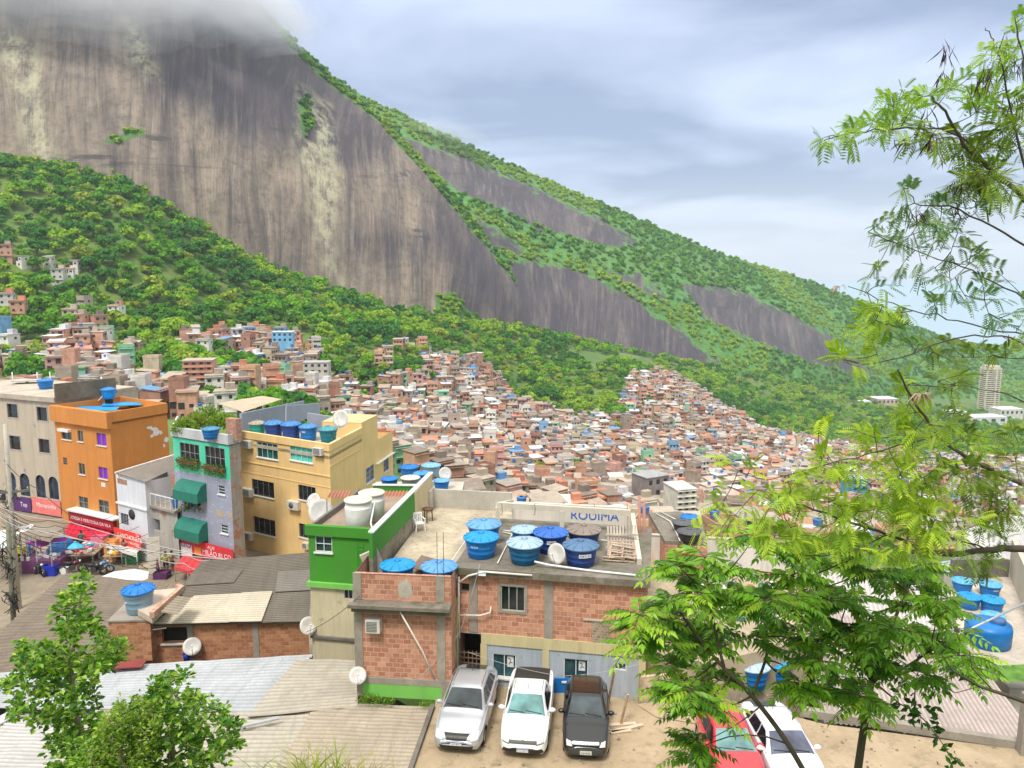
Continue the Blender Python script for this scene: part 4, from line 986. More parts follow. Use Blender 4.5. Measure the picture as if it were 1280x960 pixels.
# long wall: grey foot, green and cream upper part
s0, s1, s2 = G(482, 710, TZ), G(519.5, 660.5, TZ), G(541, 633, TZ)
lw = empty('party_wall', s1, 'long green and cream wall with white coping beside the concrete terrace', 'wall')
def seg_wall(a, b, za, zb_, m, nm, th=.16, off=0): 
    d = (b - a).normalized(); n = Vector((-d.y, d.x, 0)); q = MB(); q.prism([(a.x, a.y), (b.x, b.y), ((b + n * th).x, (b + n * th).y), ((a + n * th).x, (a + n * th).y)], za, zb_); return q.build(nm, m, lw)
fo = concrete((.30, .26, .19), .8, .4)
seg_wall(s0 + Vector((-.35, -.9, 0)), s1, 2.4, 5.0, fo, 'wall_foot'); seg_wall(s0 + Vector((-.35, -.9, 0)), s1 - Vector((.03, 0, 0)), 5.0, 6.05, M_['green'], 'green_panel')
crw = paint_wall((.66, .53, .30), .35); seg_wall(s1, s2, 3.0, 6.05, crw, 'cream_panel')
q = MB(); q.beam(s0 + Vector((-.43, -.8, 1.84)), s2 + Vector((-.08, .1, 1.84)), .24, .06); q.build('coping', M_['white'], lw)
# ---------------------------------------------------------------- green building
gz = 5.0; gA, gB = G(385, 657, gz), G(468, 662, gz); gA.z = gB.z = 0; W6 = Wall(gA, gB)
b6 = empty('green_building', (-8, 36, 0), 'bright green house over a stained cream storey with two white drums on its roof', 'house')
gw = W6.rect(394, 670, 415, 690); lwz = W6.px(387, 726)[1]
q = MB(); facade(q, gA, gB, lwz, gz - .4, [gw]); far6 = W6.n * -6.5; facade(q, gB, gB + far6, lwz, gz - .1); facade(q, gA + far6, gA, -2, gz - .1); q.build('green_wall', M_['green'], b6)
q = MB(); W6.box(q, -.12, W6.L + .06, gz - .42, gz + .05, -.12, .13); W6.box(q, W6.L - .16, W6.L + .06, gz - .42, gz + .05, -2.2, -.12); q.build('parapet', M_['green'], b6)
q = MB(); W6.box(q, -.1, W6.L + .1, lwz - .24, lwz, -.1, .16); q.build('ledge', M_['greenl'], b6)
q = MB(); sw = W6.rect(430, 737, 441, 749); facade(q, gA + W6.n * .004, gB, -2.2, lwz - .24, [sw]); facade(q, gB, gB + far6 * .5, -2.2, lwz - .24); q.build('cream_wall', M_['cream'], b6)
q = MB(); zl = W6.px(390, 793)[1]; W6.box(q, -.04, W6.L, zl - .12, zl, 0, .13); q.build('lower_ledge', M_['conc_d'], b6)
window(W6, gw, b6, M_['white'], glass_mat((.03, .10, .10)), 2, 2, sill=M_['white']); window(W6, sw, b6, M_['alu'], M_['glass'], 2)
q = MB(); W6.box(q, .02, W6.L - .1, gz - .55, gz - .3, -6.4, -.1); q.build('roof_slab', concrete((.36, .27, .20), .4), b6)
q = MB(); W6.box(q, 0, .14, gz - .3, gz + .0, -6.4, -.13); q.build('side_kerb', M_['conc_d'], b6)
q = MB(); up_ = W6.px(447, 690)[0]
for du in (0, .28): W6.box(q, up_ - .02 + du, up_ + .02 + du, lwz + .1, gz - .7, 0, .02)
for i in range(9): W6.box(q, up_, up_ + .28, lwz + .2 + i * .2, lwz + .22 + i * .2, 0, .018)
q.build('wall_ladder', paint_wall((.03, .25, .02), .2), b6)
pipe('drain_pipe', [W6.P(W6.L - .45, gz + .9, -1.3), W6.P(W6.L - .4, gz + .1, -.6), W6.P(W6.L + .03, gz - .15, .17), W6.P(W6.L + .03, gz - 2.1, .19)], .045, M_['white'], 'white downpipe at the corner of the bright green house', 'pipe')
for i, (px, py, dia) in enumerate(((446, 664, 1.28), (463, 653, 1.25))):
    p = G(px, py, gz - .3); tank((p.x, p.y + .5, gz - .3), dia, (.80, .76, .74), (.74, .64, .50), ['front white plastic drum with beige lid on the green house roof', 'rear white plastic drum with beige lid on the green house roof'][i], 'white drums on the green house', 'drum', 1.0)
# back of the green roof: green rear wall, tiled lean-to, white yard wall
r6 = empty('rear_wall', G(495, 607, 6.0), 'green rear wall with white coping behind the white drums', 'wall')
a, b = D(466, 606, 44), D(523, 606.5, 44); q = MB(); q.beam(a - Vector((0, 0, .75)), b - Vector((0, 0, .75)), .15, 1.4); q.build('panel', M_['green'], r6); q = MB(); q.beam(a, b, .25, .06); q.build('coping', M_['white'], r6)
def tiled(name, q4, mat, label, n, parent=None):
    return corr(name, q4, n, .045, mat, parent, label=label, cat='roof', sub=8, sag=.03)
tile_m = sheet_mat((.50, .21, .12), .6, .1)
def lean(name, x0, x1, y, Y, drop, dpt, n, label, post=1.1):
    a, b = D(x0, y, Y), D(x1, y, Y); e = empty(name, (a + b) / 2, label, 'roof')
    a2, b2 = a + Vector((0, -dpt, -drop)), b + Vector((0, -dpt, -drop)); corr('tile_sheet', (a, a2, b2, b), n, .05, tile_m, e)
    for p in (a2, b2): MB().beam(p - Vector((0, 0, .05)), p - Vector((0, 0, post)), .06).build('post', M_['alu'], e)
    return e
lean('lean_to_roof', 474, 512, 614, 41, .15, 1.1, 9, 'small red tiled lean-to roof right of the white drums', 1.2); lean('lean_to_roof', 413, 441, 613.5, 41.5, .12, .9, 7, 'small red tiled lean-to roof left of the white drums', 1.4)
q = MB(); a, b = D(474, 640, 40), D(512, 634, 42); q.beam(a, b, .1, .8); q.build('yard_wall', M_['white'], label='low white wall in the yard under the tiled lean-to', cat='wall')
# blue tanks beyond the green house
for px, py, w_, bd, ld, lb, Y in ((487, 603, 21, TB, TB, 'strong blue tank lid just behind the green rear wall', 46), (513, 603, 23, (.35, .33, .3), (.62, .58, .5), 'tank with beige lid just behind the green rear wall', 46), (511.5, 590, 23, TB, TB, 'blue tank behind the two lids, left of the pale one', 50), (539, 588, 23, (.25, .42, .5), (.20, .45, .68), 'pale grey blue tank above the top end of the cream wall', 50), (527, 596, 20, TB, (.05, .30, .62), 'half hidden blue tank against the top of the cream wall', 48), (552, 605, 20, TB, TL_, 'blue tank standing just right of the cream wall end', 48)):
    p = D(px, py, Y); dia = w_ / 962 * (Y * 1.03 + 1); tank(p - Vector((0, 0, .35)), dia, bd, ld, lb)
dish(D(556, 598, 49), .45, rad(30), rad(20), 'white satellite dish beyond the blue tanks near the cream wall', .3)
q = MB(); a, b = D(478, 612, 48), D(562, 612, 50); q.box((a + b) / 2 - Vector((0, 0, 1)), (6, 4, 2)); q.build('tank_platform', M_['conc_l'], label='grey flat roof carrying the blue tanks behind the green house', cat='roof')
# chair, stool, sheet on the terrace
def plastic_chair(loc, rz):
    e = empty('plastic_chair', loc, 'white plastic garden chair standing against the green and cream wall', 'chair', rz=rz); m = M_['white']
    MB().box((0, 0, .42), (.44, .42, .03)).build('seat', m, e, world=False, uv=False)
    b = MB(); b.box((0, .23, .85), (.42, .03, .07)); 
    for i in range(5): b.box((-.17 + i * .085, .22, .64), (.04, .02, .40))
    b.box((-.2, .22, .64), (.04, .03, .45)); b.box((.2, .22, .64), (.04, .03, .45)); b.build('backrest', m, e, world=False, uv=False)
    for sx in (-1, 1):
        a = MB(); a.box((sx * .24, 0, .63), (.05, .42, .03)); a.box((sx * .24, -.18, .53), (.04, .04, .2)); a.build('armrest', m, e, world=False, uv=False)
        for sy in (-1, 1): MB().beam((sx * .19, sy * .18, .41), (sx * .24, sy * .23, 0), .045).build('leg', m, e, world=False, uv=False)
plastic_chair(G(524, 664, TZ), rad(25))
e = empty('stool', G(535, 652, TZ), 'small round dark wooden stool behind the white chair', 'stool')
MB().lathe([(0, .62), (.28, .62), (.28, .70), (0, .70)], seg=16).build('seat', plain((.11, .06, .035), .7, name='dark_wood'), e, world=False)
for k in range(3):
    a = k * 2.1 + .4; MB().beam((.2 * math.cos(a), .2 * math.sin(a), .63), (.25 * math.cos(a), .25 * math.sin(a), 0), .05).build('leg', plain((.11, .06, .035), .7, name='dark_wood'), e, world=False)
q = MB(); pts = [G(514, 711, TZ), G(527, 703.5, TZ), G(568, 714, TZ), G(560, 722, TZ)]; q.add([p + Vector((0, 0, h)) for p, h in zip(pts, (.05, .35, .3, .1))] + [p + Vector((0, 0, h - .03)) for p, h in zip(pts, (.05, .35, .3, .1))], [(0, 3, 2, 1), (4, 5, 6, 7), (0, 1, 5, 4), (1, 2, 6, 5), (2, 3, 7, 6), (3, 0, 4, 7)]); q.build('board', plain((.17, .12, .10), .8, name='old_board'), label='worn brown board lying over the terrace edge behind the round tanks', cat='board')
# tanks behind the brick parapet
tank(W7.P(W7.px(489, 720)[0], 4.0, -1.0) + Vector((0, 0, .26)), 1.36, TB, TC, 'bright cyan blue tank behind the brick parapet, beside the green house')
tank(W7.P(W7.px(543, 722)[0], 4.0, -.95) + Vector((0, 0, .26)), 1.40, TB, (.10, .32, .66), 'blue tank with ribbed lid behind the two steel bars on the brick parapet')
# tanks on the main roof
def rt(px, py, w_, body, lid, label, **k):
    dia = 1.0
    for _ in range(4): p = G(px, py, ROOFZ); p.y += dia * .36; dia = w_ / 962 * (p.y * cT + (CH - ROOFZ - .6) * sT) / 1.05
    return tank((p.x, p.y, ROOFZ), dia, body, lid, label, **k)
rt(601, 700, 45, (0, .20, .62), TC, 'nearest left tank on the brick building, bright blue with cyan lid', writing=('NEW', .5, 'ink'), face=-PI * .62)
rt(604.5, 683, 44, TB, (.12, .33, .58), 'tank with dusty blue ribbed lid directly behind the bright cyan tank')
rt(656, 708, 46, (.0, .12, .30), (.34, .48, .60), 'tank with pale grey ribbed lid in the front row left of the dish')
rt(656, 684, 35, TB, (.32, .48, .62), 'small tank with pale ribbed lid in the back row between blue lids')
rt(689, 694, 45, TN, (.02, .13, .50), 'navy tank with deep blue ribbed lid and small white plate', writing=('TINABRAS', .55, 'plate'), face=-PI / 2)
rt(727, 711, 46, TN, (.08, .17, .31), 'navy tank with smooth grey blue lid and white name plate by the dish', writing=('FORTLEV', .75, 'plate'), face=-PI * .44)
t7 = rt(731, 690, 44, TN, (.25, .20, .16), 'navy tank covered by a dirty brown sheet at the back of the roof')
# dish on the roof edge, pipes
e_ = G(697, 709, ROOFZ); dish(e_ + Vector((0, .05, 0)), .42, rad(-38), rad(12), 'white satellite dish standing on the roof edge between the tanks', .55)
pp = M_['white']
def rpx(px, py, z=ROOFZ + .06): return G(px, py, z)
pipe('water_pipe', [rpx(668, 702, 5.25), rpx(685, 706, 5.15), rpx(735, 713), rpx(803, 720)], .045, pp, 'thick white pipe along the roof edge below the name plated tank', 'pipe')
pipe('water_pipe', [W8.P(.15, 4.4, .34), W8.P(.55, 4.72, .34), W8.P(1.2, 4.93, .34), W8.P(3.1, 4.93, .36)], .04, M_['pvc'], 'cream pipe running just under the roof edge beside the floodlight', 'pipe')
pipe('water_pipe', [W8.P(.12, 4.6, .2), W8.P(.1, 3.2, .2), W8.P(.12, 2.0, .2)], .04, M_['pvc'], 'cream pipe running down the corner by the dark doorway', 'pipe')
pipe('water_pipe', [W8.P(.12, 3.0, .24), W8.P(1.0, 3.05, .22), W8.P(1.4, 3.2, .2), W8.P(1.4, 3.4, .1)], .035, M_['pvc'], 'short cream pipe branching towards the first concrete pillar', 'pipe')
pipe('water_pipe', [rpx(562, 680 + 25), rpx(586, 670), rpx(590, 660)], .03, M_['pvc'], 'thin pipe rising along the roof edge beside the cyan tank', 'pipe')
pipe('water_pipe', [rpx(622, 704), rpx(634, 680), rpx(640, 668), rpx(628, 665)], .03, M_['pvc'], 'thin cream hose between the cyan tank and the pale lidded tank', 'hose')
pipe('water_pipe', [rpx(627, 663, 5.4), rpx(700, 669, 5.4), rpx(760, 676, 5.4)], .035, pp, 'white pipe crossing behind the rear row of tanks', 'pipe')
# ---------------------------------------------------------------- unfinished rooftop room
rm = empty('rooftop_room', (3, 34, 4), 'unfinished roofless rooftop room of cream walls and beams behind the tanks', 'rooftop room')
fzz = 6.0; fl, fr2 = G(622, 631, fzz), G(788, 641, fzz); bl_, br_ = G(640, 626, 5.35), G(786, 634, 5.35); cw = paint_wall((.66, .60, .48), .3)
bl_ = D(640, 627, 37.2); br_ = D(786, 634, 36.4)
q = MB(); q.beam(fl, fr2, .16, .26); q.build('front_beam', cw, rm)
for px in (622, 704, 788):
    p = fl.lerp(fr2, (px - 622) / 166); q = MB(); q.beam(p - Vector((0, 0, .1)), Vector((p.x, p.y, 4.2)), .2, .2, (1, 0, 0)); q.build('post', cw, rm)
q = MB(); q.beam(bl_ - Vector((0, 0, 1.6)), br_ - Vector((0, 0, 1.6)), .15, 3.2); q.build('back_wall', paint_wall((.72, .68, .60), .25), rm)
q = MB(); q.beam(fl - Vector((0, 0, .02)), bl_ - Vector((0, 0, .02)), .14, .22); q.build('side_beam', cw, rm)
rp0 = G(797, 706, ROOFZ); q = MB(); q.prism([(fr2.x, fr2.y), (fr2.x + .18, fr2.y), (rp0.x + .16, rp0.y), (rp0.x - .02, rp0.y)], ROOFZ - .1, [fzz, fzz, ROOFZ + .25, ROOFZ + .25]); q.build('sloping_side_wall', cw, rm)
q = MB(); q.beam(br_ - Vector((0, 0, 1.6)), fr2 - Vector((0, 0, 2.2)), .15, 3); q.build('right_wall', cw, rm)
Wb = Wall(bl_, br_); u0, z0 = Wb.px(743, 645, .1)
text_obj('lettering', 'ROUIMA', .62, Wb.frame(u0, z0 - .02, .09), plain((.02, .10, .48), .6, name='blue_sign_paint', var=0), rm)
fl_ = MB(); fl_.prism([(fl.x, fl.y), (fr2.x, fr2.y), (br_.x, br_.y), (bl_.x, bl_.y)], 3.0, 3.3); fl_.build('floor', M_['conc_l'], rm)
for px in (607 + 20, 668, 742, 783):
    p = G(px, 635, fzz); pts = [p + Vector((0, -.12, .25)), p + Vector((.03, -.16, .05)), p + Vector((.02, -.12, -.25)), p + Vector((-.05, -.1, -.3))]
    MB().tube(pts, .013, 4).build('steel_hook', M_['rust'], rm, uv=False)
# pile of window frames, planks by the right wall
wp = empty('wood_pile', G(775, 703, ROOFZ), 'pile of old wooden frames and slats at the right end of the tank roof', 'wood pile')
r_ = random.Random(5); c0 = G(778, 700, ROOFZ)
fr3 = MB()
for i in range(10): fr3.box((c0.x - .5 + i * .13, c0.y + .75 + .02 * i, ROOFZ + .55), (.07, .03, 1.2), 0, (-.25, 0))
for z_ in (.25, .8): fr3.box((c0.x + .08, c0.y + .78, ROOFZ + z_), (1.35, .04, .07))
fr3.build('slatted_panel', plain((.55, .47, .40), .85, name='weathered_wood', var=.3), wp)
f4 = MB()
for k_ in range(3):
    cx_, cy_0 = c0.x + r_.uniform(-.15, .15), c0.y + .35 - .14 * k_; ti = -.5 - .15 * k_; zc = ROOFZ + .38 - k_ * .06
    for (dx, dz, lx, lz) in ((0, .3, 1.0, .06), (0, -.3, 1.0, .06), (-.5, 0, .06, .6), (.5, 0, .06, .6), (0, 0, .05, .6), (0, 0, 1, .05)):
        M = Matrix.Rotation(ti, 3, 'X') @ Matrix.Rotation(r_.uniform(-.03, .03) + .1 * k_, 3, 'Y'); p = Vector((cx_, cy_0, zc)) + M @ Vector((dx, 0, dz)); f4.box(p, (lx, .04, lz), 0, (ti, .1 * k_))
f4.build('old_window_frame', plain((.48, .36, .27), .85, name='worn_frame_wood', var=.3), wp)
f5 = MB()
for i in range(12): f5.box((c0.x - .1 + r_.uniform(-.3, .3), c0.y - .05 + r_.uniform(-.2, .15), ROOFZ + .05 + i * .015), (r_.uniform(.5, 1.1), .06, .03), r_.uniform(-.3, .3))
f5.build('loose_slat', plain((.50, .38, .28), .85, name='slat_wood', var=.3), wp)
for i, px in enumerate((800, 806)):
    p = D(px, 700, 33.5); MB().tube([Vector((p.x, p.y, 3)), Vector((p.x - .1, p.y, 6.7 - .2 * i))], .07, 8).build('post', plain((.45, .22, .16), .8, name='reddish_post'), label=['leaning reddish wooden post beside the cream side wall', 'second reddish post, farther from the cream side wall'][i], cat='post')
# ---------------------------------------------------------------- cars come in the next part
# ---------------------------------------------------------------- buildings along the street on the left
def block(name, loc, label, cat='building'): return empty(name, loc, label, cat)
def side_back(q, W, L2, z0, z1, left=True, right=True):
    nb = W.n * -L2
    if right: facade(q, W.b, W.b + nb, z0, z1)
    if left: facade(q, W.a + nb, W.a, z0, z1)
def sign(w, px4, body, bg, fg, parent=None, label=None, size=.5, out=.12, tilt=0, lines=None, cat='sign', name='sign'):
    """board on a wall from pixel rect with its lettering"""
    u0, u1, z0, z1 = w.rect(*px4, out=out); q = MB(); w.box(q, u0, u1, z0, z1, out - .05, out)
    o = q.build(name, bg, parent)
    if parent is None: tag(o, label, cat)
    n = len(body)
    for i, (s_, sz, du, dz, m) in enumerate(body):
        text_obj('lettering', s_, sz, w.frame(lerp(u0, u1, du), lerp(z0, z1, dz), out + .012), m, o, .003)
    return o
white_ink = plain((.85, .83, .80), .5, name='white_lettering', var=0)
# beige building
z1 = 5.4; A, B = G(-75, 486, z1), G(70, 498.5, z1); W1 = Wall(A, B); b1 = block('beige_building', (A + B) / 2, 'beige three storey building with dark square and arched windows at the left edge')
beige = paint_wall((.55, .47, .36), .45, patch=.05); holes = [W1.rect(*r) for r in ((9.5, 505, 22, 522), (46.5, 509, 59, 526), (12.5, 545, 25.5, 562), (49, 549, 62, 566), (-42, 501, -29, 518), (-36, 541, -24, 558))]
arch = [W1.rect(*r) for r in ((8, 590, 20, 620), (25, 592, 37, 620), (45, 594, 56.5, 622), (61, 596, 73, 624), (-30, 588, -18, 618))]
q = MB(); zsh = W1.px(40, 637)[1]
facade(q, A, B, zsh, z1 - .3, holes + arch, .2); side_back(q, W1, 9, ST, z1 - .3)
# arched heads
for (u0, u1, za, zb_) in arch:
    r_ = (u1 - u0) / 2; cx_ = (u0 + u1) / 2; n = 8
    for s_ in (0, 1):
        pts = [W1.P(cx_ + r_ * math.cos(PI * i / (2 * n)) * (1 if s_ else -1), zb_ - r_ + r_ * math.sin(PI * i / (2 * n)), .002) for i in range(n + 1)]
        c = W1.P(u1 if s_ else u0, zb_ + .003, .002)
        for i in range(n): q.add([c, pts[i], pts[i + 1]], [(0, 1, 2)])
q.build('wall', beige, b1)
for r in holes: window(W1, r, b1, plain((.10, .09, .09), .5, name='dark_window_frame'), M_['glass'], 1, 1, .18, surround=plain((.40, .36, .31), .8, name='stone_surround'))
for r in arch: window(W1, r, b1, plain((.10, .09, .09), .5, name='dark_window_frame'), glass_mat((.02, .04, .07)), 2, 1, .18, sill=plain((.40, .36, .31), .8, name='stone_surround'))
q = MB(); e0, e1 = W1.P(-.3, 0, .25), W1.P(W1.L + .05, 0, .25); bk = W1.n * -9
q.prism([tuple(e0)[:2], tuple(e1)[:2], tuple(e1 + bk)[:2], tuple(e0 + bk)[:2]], z1 - .32, z1, bottom=True); q.build('roof', concrete((.52, .45, .36), .4), b1)
q = MB(); W1.box(q, -.3, W1.L + .05, z1, z1 + .12, .1, .25); q.build('roof_lip', concrete((.50, .43, .35), .4), b1)
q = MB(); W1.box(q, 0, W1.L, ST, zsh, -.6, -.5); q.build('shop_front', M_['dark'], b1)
q = MB(); 
for u in (.3, W1.L * .35, W1.L * .62, W1.L - .3): W1.box(q, u - .18, u + .18, ST, zsh, -.3, .02)
W1.box(q, 0, W1.L, zsh - .25, zsh, -.4, .06); q.build('shop_pillar', beige, b1)
pw_a, pw_b = G(69, 499, z1), G(145, 490, z1); q = MB(); q.beam(pw_a + Vector((0, 0, .65)), pw_b + Vector((0, 0, .65)), .2, 1.5); q.build('parapet_wall', concrete((.20, .17, .12), .6, .4), b1)
sign(W1, (40.5, 624, 75.5, 643), [('Moreninha', .62, .5, .55, white_ink)], plain((.78, .20, .18), .6, name='faded_red_banner'), None, label='faded pink banner with white lettering on the beige building', name='banner')
q = sign(W1, (17, 622, 38.5, 639), [('Top', .6, .6, .5, white_ink)], plain((.10, .03, .16), .6, name='purple_banner'), None, label='dark purple banner left of the pink banner', name='banner')
sign(W1, (-14, 612, 5.5, 624), [('F', .8, .75, .5, white_ink)], plain((.02, .02, .02), .5, name='black_board', var=0), None, label='small black sign with white mark at the left edge of the photo')
p = G(57.5, 486, z1); tank((p.x, p.y, z1), 1.5, TB, (.02, .22, .60), 'blue tank alone on the roof of the beige building')
for px, lb in ((16.5, 'left'), (47.5, 'middle'), (63.5, 'right')):
    p = G(px, 482, z1); MB().tube([(p.x, p.y, z1), (p.x, p.y, z1 + 1.4)], .05, 5).build('pipe', M_['white'], b1)
q = MB(); p = G(34, 479, z1); q.box((p.x, p.y, z1 + .3), (2.6, 1.5, .08), .3); q.box((p.x, p.y, z1 + .14), (.2, .2, .28)); q.build('roof_board', M_['conc_l'], b1)
# orange building
z2 = 4.9; A, B, C2, D2 = G(66.5, 506.5, z2), G(136, 515.5, z2), G(208, 504, z2), G(150, 495.5, z2); W2 = Wall(A, B); W2s = Wall(B, C2)
b2 = block('orange_building', (A + B) / 2, 'tall orange building with purple shutters and blue sheets on its roof'); orange = paint_wall((.66, .26, .055), .4, dc=(.25, .09, .02))
w2 = [(77.5, 537, 89, 549.5), (97, 538, 103.8, 552), (120.5, 541.5, 132.7, 557), (98.5, 579, 106, 593), (123, 584, 134.3, 598.5), (98.7, 621, 110, 635), (123.5, 625.5, 136, 641)]; h2 = [W2.rect(*r) for r in w2]; vents = [W2.rect(79, 572, 84, 581)]
par = W2.px(100, 530)[1]
q = MB(); facade(q, A, B, ST, par, h2 + vents, .15); facade(q, B, C2, ST, z2); facade(q, D2, A, ST, z2); facade(q, C2, D2, ST, z2); q.build('wall', orange, b2)
q = MB(); W2.box(q, -.1, W2.L + .15, par, z2 + .02, -.12, .35)
for a, b in ((B, C2), (C2, D2), (D2, A)):
    q.beam(Vector((a.x, a.y, z2 - .44)), Vector((b.x, b.y, z2 - .44)), .18, .9)
q.build('parapet', orange, b2)
q = MB(); q.prism([tuple(p)[:2] for p in (A, B, C2, D2)], z2 - 1.1, z2 - .9); q.build('roof_slab', orange, b2)
for r, st_ in zip(h2, 'aapapww'):
    if st_ == 'p':
        fr_o = window(W2, r, b2, plain((.60, .34, .18), .6, name='light_window_frame'), plain((.20, .03, .55), .5, name='purple_shutter', var=.08), 2, sill=M_['white'], label='window with closed purple shutters')
    else: window(W2, r, b2, M_['alu'], glass_mat((.06, .07, .06)), 2, 1 if st_ == 'a' else 2, sill=M_['white'])
q = MB(); u0, u1, za, zb_ = vents[0]; W2.box(q, u0, u1, za, zb_, -.2, -.14); [W2.box(q, u0, u1, lerp(za, zb_, k / 4) - .02, lerp(za, zb_, k / 4) + .04, -.13, -.02) for k in range(1, 4)]; q.build('vent', M_['conc_d'], b2)
q = MB(); W2.box(q, *W2.rect(127, 603.5, 132, 608.5), -.01, .03); q.build('vent', M_['white'], b2)
q = MB(); r = W2.rect(76, 536, 89, 539); W2.box(q, r[0], r[1], r[2], r[3], 0, .35); q.build('window_hood', M_['white'], b2)
q = MB(); rr = random.Random(8)
for (cx_, cy_1, rx, ry) in ((187, 534.5, 5, 2.6), (193, 536, 6, 2), (196, 541, 7, 4), (190, 545, 3, 2.5), (201, 541, 2.5, 3), (207.5, 550, 3.2, 3.8), (205, 557, 2, 3)):
    u, z = W2s.px(cx_, cy_1); n = 11; ru, rz_ = abs(W2s.px(cx_ + rx, cy_1)[0] - u), abs(W2s.px(cx_, cy_1 + ry)[1] - z)
    q.add([W2s.P(u + ru * math.cos(i / n * 2 * PI) * rr.uniform(.55, 1.15), z + rz_ * math.sin(i / n * 2 * PI) * rr.uniform(.5, 1.2), .012 + .0001 * rx) for i in range(n)], [tuple(range(n))])
q.build('white_paint_patch', M_['white'], b2)
bs = plain((.02, .30, .68), .5, name='blue_roof_sheet', var=.2)
for i, (cx_, cy_1, wd, dp) in enumerate(((112, 511, 2.6, 1.6), (128, 512.5, 2.6, 1.5), (149, 507, 2.8, 1.5), (163, 508, 2.0, 1.3))):
    p = G(cx_, cy_1, z2 - .6); MB().box((p.x, p.y, z2 - .55 + .06 * i), (wd, dp, .06), .15 + .1 * i, (.05, .03)).build('blue_sheet', bs, label=['leftmost blue sheet lying on the orange roof', 'blue sheet at the orange parapet corner', 'blue sheet right of the small tank pedestal', 'rightmost blue sheet on the orange roof'][i], cat='sheet', group='blue sheets on the orange roof')
p = G(137, 511, z2 - .9); MB().box((p.x, p.y, z2 - .4), (.5, .5, 1.0)).build('tank_pedestal', M_['dark'], b2); tank((p.x, p.y, z2 + .1), 1.35, TC, (.02, .24, .60), 'small cyan blue tank on a pedestal above the orange roof', hs=1.15)
pipe('vent_pipe', [(p.x - .9, p.y + .6, z2 - .5), (p.x - .9, p.y + .6, z2 + 2.1)], .06, M_['white'], 'tall white pipe standing behind the small cyan tank'); pipe('water_pipe', [(p.x - .3, p.y, z2 + .6), (p.x - 1.6, p.y + .1, z2 - .7)], .05, M_['white'], 'white pipe slanting down from the small cyan tank')
# shop awning, sign under the orange building
sg = sign(W2, (86, 646, 141, 657.5), [('ADEGA E MERCEARIA DA VILA', .42, .5, .45, white_ink)], plain((.35, .01, .03), .5, name='dark_red_board'), None, label='long dark red shop sign with white lettering under the orange building', out=.7, name='shop_sign')
q = MB(); r = W2.rect(84, 643, 141, 646.5, out=.9); W2.box(q, r[0], r[1], r[3] - .12, r[3], 0, .95); q.build('canopy_slab', M_['white'], b2)
def awn_sheet(w, px4, mat, name, label, ns=9, pleat=.05):
    """sloped canopy between upper pixel line and lower pixel line; depth comes out of the wall"""
    (x0, y0, x1, y1, x2, y2, x3, y3, k) = px4; u0, z0_ = w.px(x0, y0, .1); u1, z1_ = w.px(x1, y1, .1); u2, z2_ = w.px(x2, y2, k); u3, z3_ = w.px(x3, y3, k); z1_ = z0_ = (z0_ + z1_) / 2; z2_ = z3_ = (z2_ + z3_) / 2
    q = MB(); n = ns
    for i in range(n):
        a, b = i / n, (i + 1) / n; m_ = (a + b) / 2
        T = lambda s: w.P(lerp(u0, u1, s), z0_, .1); Bt = lambda s: w.P(lerp(u3, u2, s), z2_, k)
        q.add([T(a), T(m_) + Vector((0, 0, pleat)), Bt(m_) + Vector((0, 0, pleat)), Bt(a)], [(0, 3, 2, 1)]); q.add([T(m_) + Vector((0, 0, pleat)), T(b), Bt(b), Bt(m_) + Vector((0, 0, pleat))], [(0, 3, 2, 1)])
    q.quad(w.P(u3, z2_, k), w.P(u2, z2_, k), w.P(u2, z2_ - .25, k + .01), w.P(u3, z2_ - .25, k + .01))
    o = q.build(name, mat, label=label, cat='awning'); f = MB()
    for s in (0, .5, 1): p = w.P(lerp(u3, u2, s), z2_, k - .05); f.tube([p, (p.x, p.y, ST)], .04, 5)
    f.build('post', M_['alu'], o); return o
awn_sheet(W2, (89, 652, 140, 661, 131, 681, 79, 665, 3.2), plain((.62, .012, .05), .6, name='red_canvas', var=.1), 'awning', 'bright crimson awning over the shop under the orange building')
# white house with porch
z3 = .65; A, B = G(144.5, 592.5, z3), G(181, 601, z3); W3 = Wall(A, B); b3 = block('white_house', (A + B) / 2, 'white two storey house with an open porch beside the orange building', 'house'); whw = paint_wall((.74, .76, .80), .25)
h3 = [W3.rect(151, 642, 160.5, 656)]; q = MB(); facade(q, A, B, ST, z3, h3, .15); zmid = W3.px(160, 631)[1]; facade(q, B, B + W3.n * -5, ST, z3 - .1); q.build('wall', whw, b3)
window(W3, h3[0], b3, M_['alu'], plain((.12, .13, .15), .5, name='grey_shutter'), 3)
q = MB(); u, z = W3.px(165, 643); q.lathe([(0, 0), (.42, 0), (.42, .04), (0, .045)], W3.P(u, z, .0), 20, M=Matrix((tuple(W3.d), (0, 0, 1), tuple(W3.n))).transposed()); q.build('round_vent', M_['cable'], b3)
q = MB(); W3.box(q, -.1, W3.L + .1, zmid - .08, zmid + .05, 0, .12); q.build('ledge', M_['white'], b3)
q = MB(); W3.box(q, *W3.rect(147, 599, 158.5, 605), 0, .02); q.build('brick_grille', brick_mat((.45, .2, .12), .2, .12), b3)
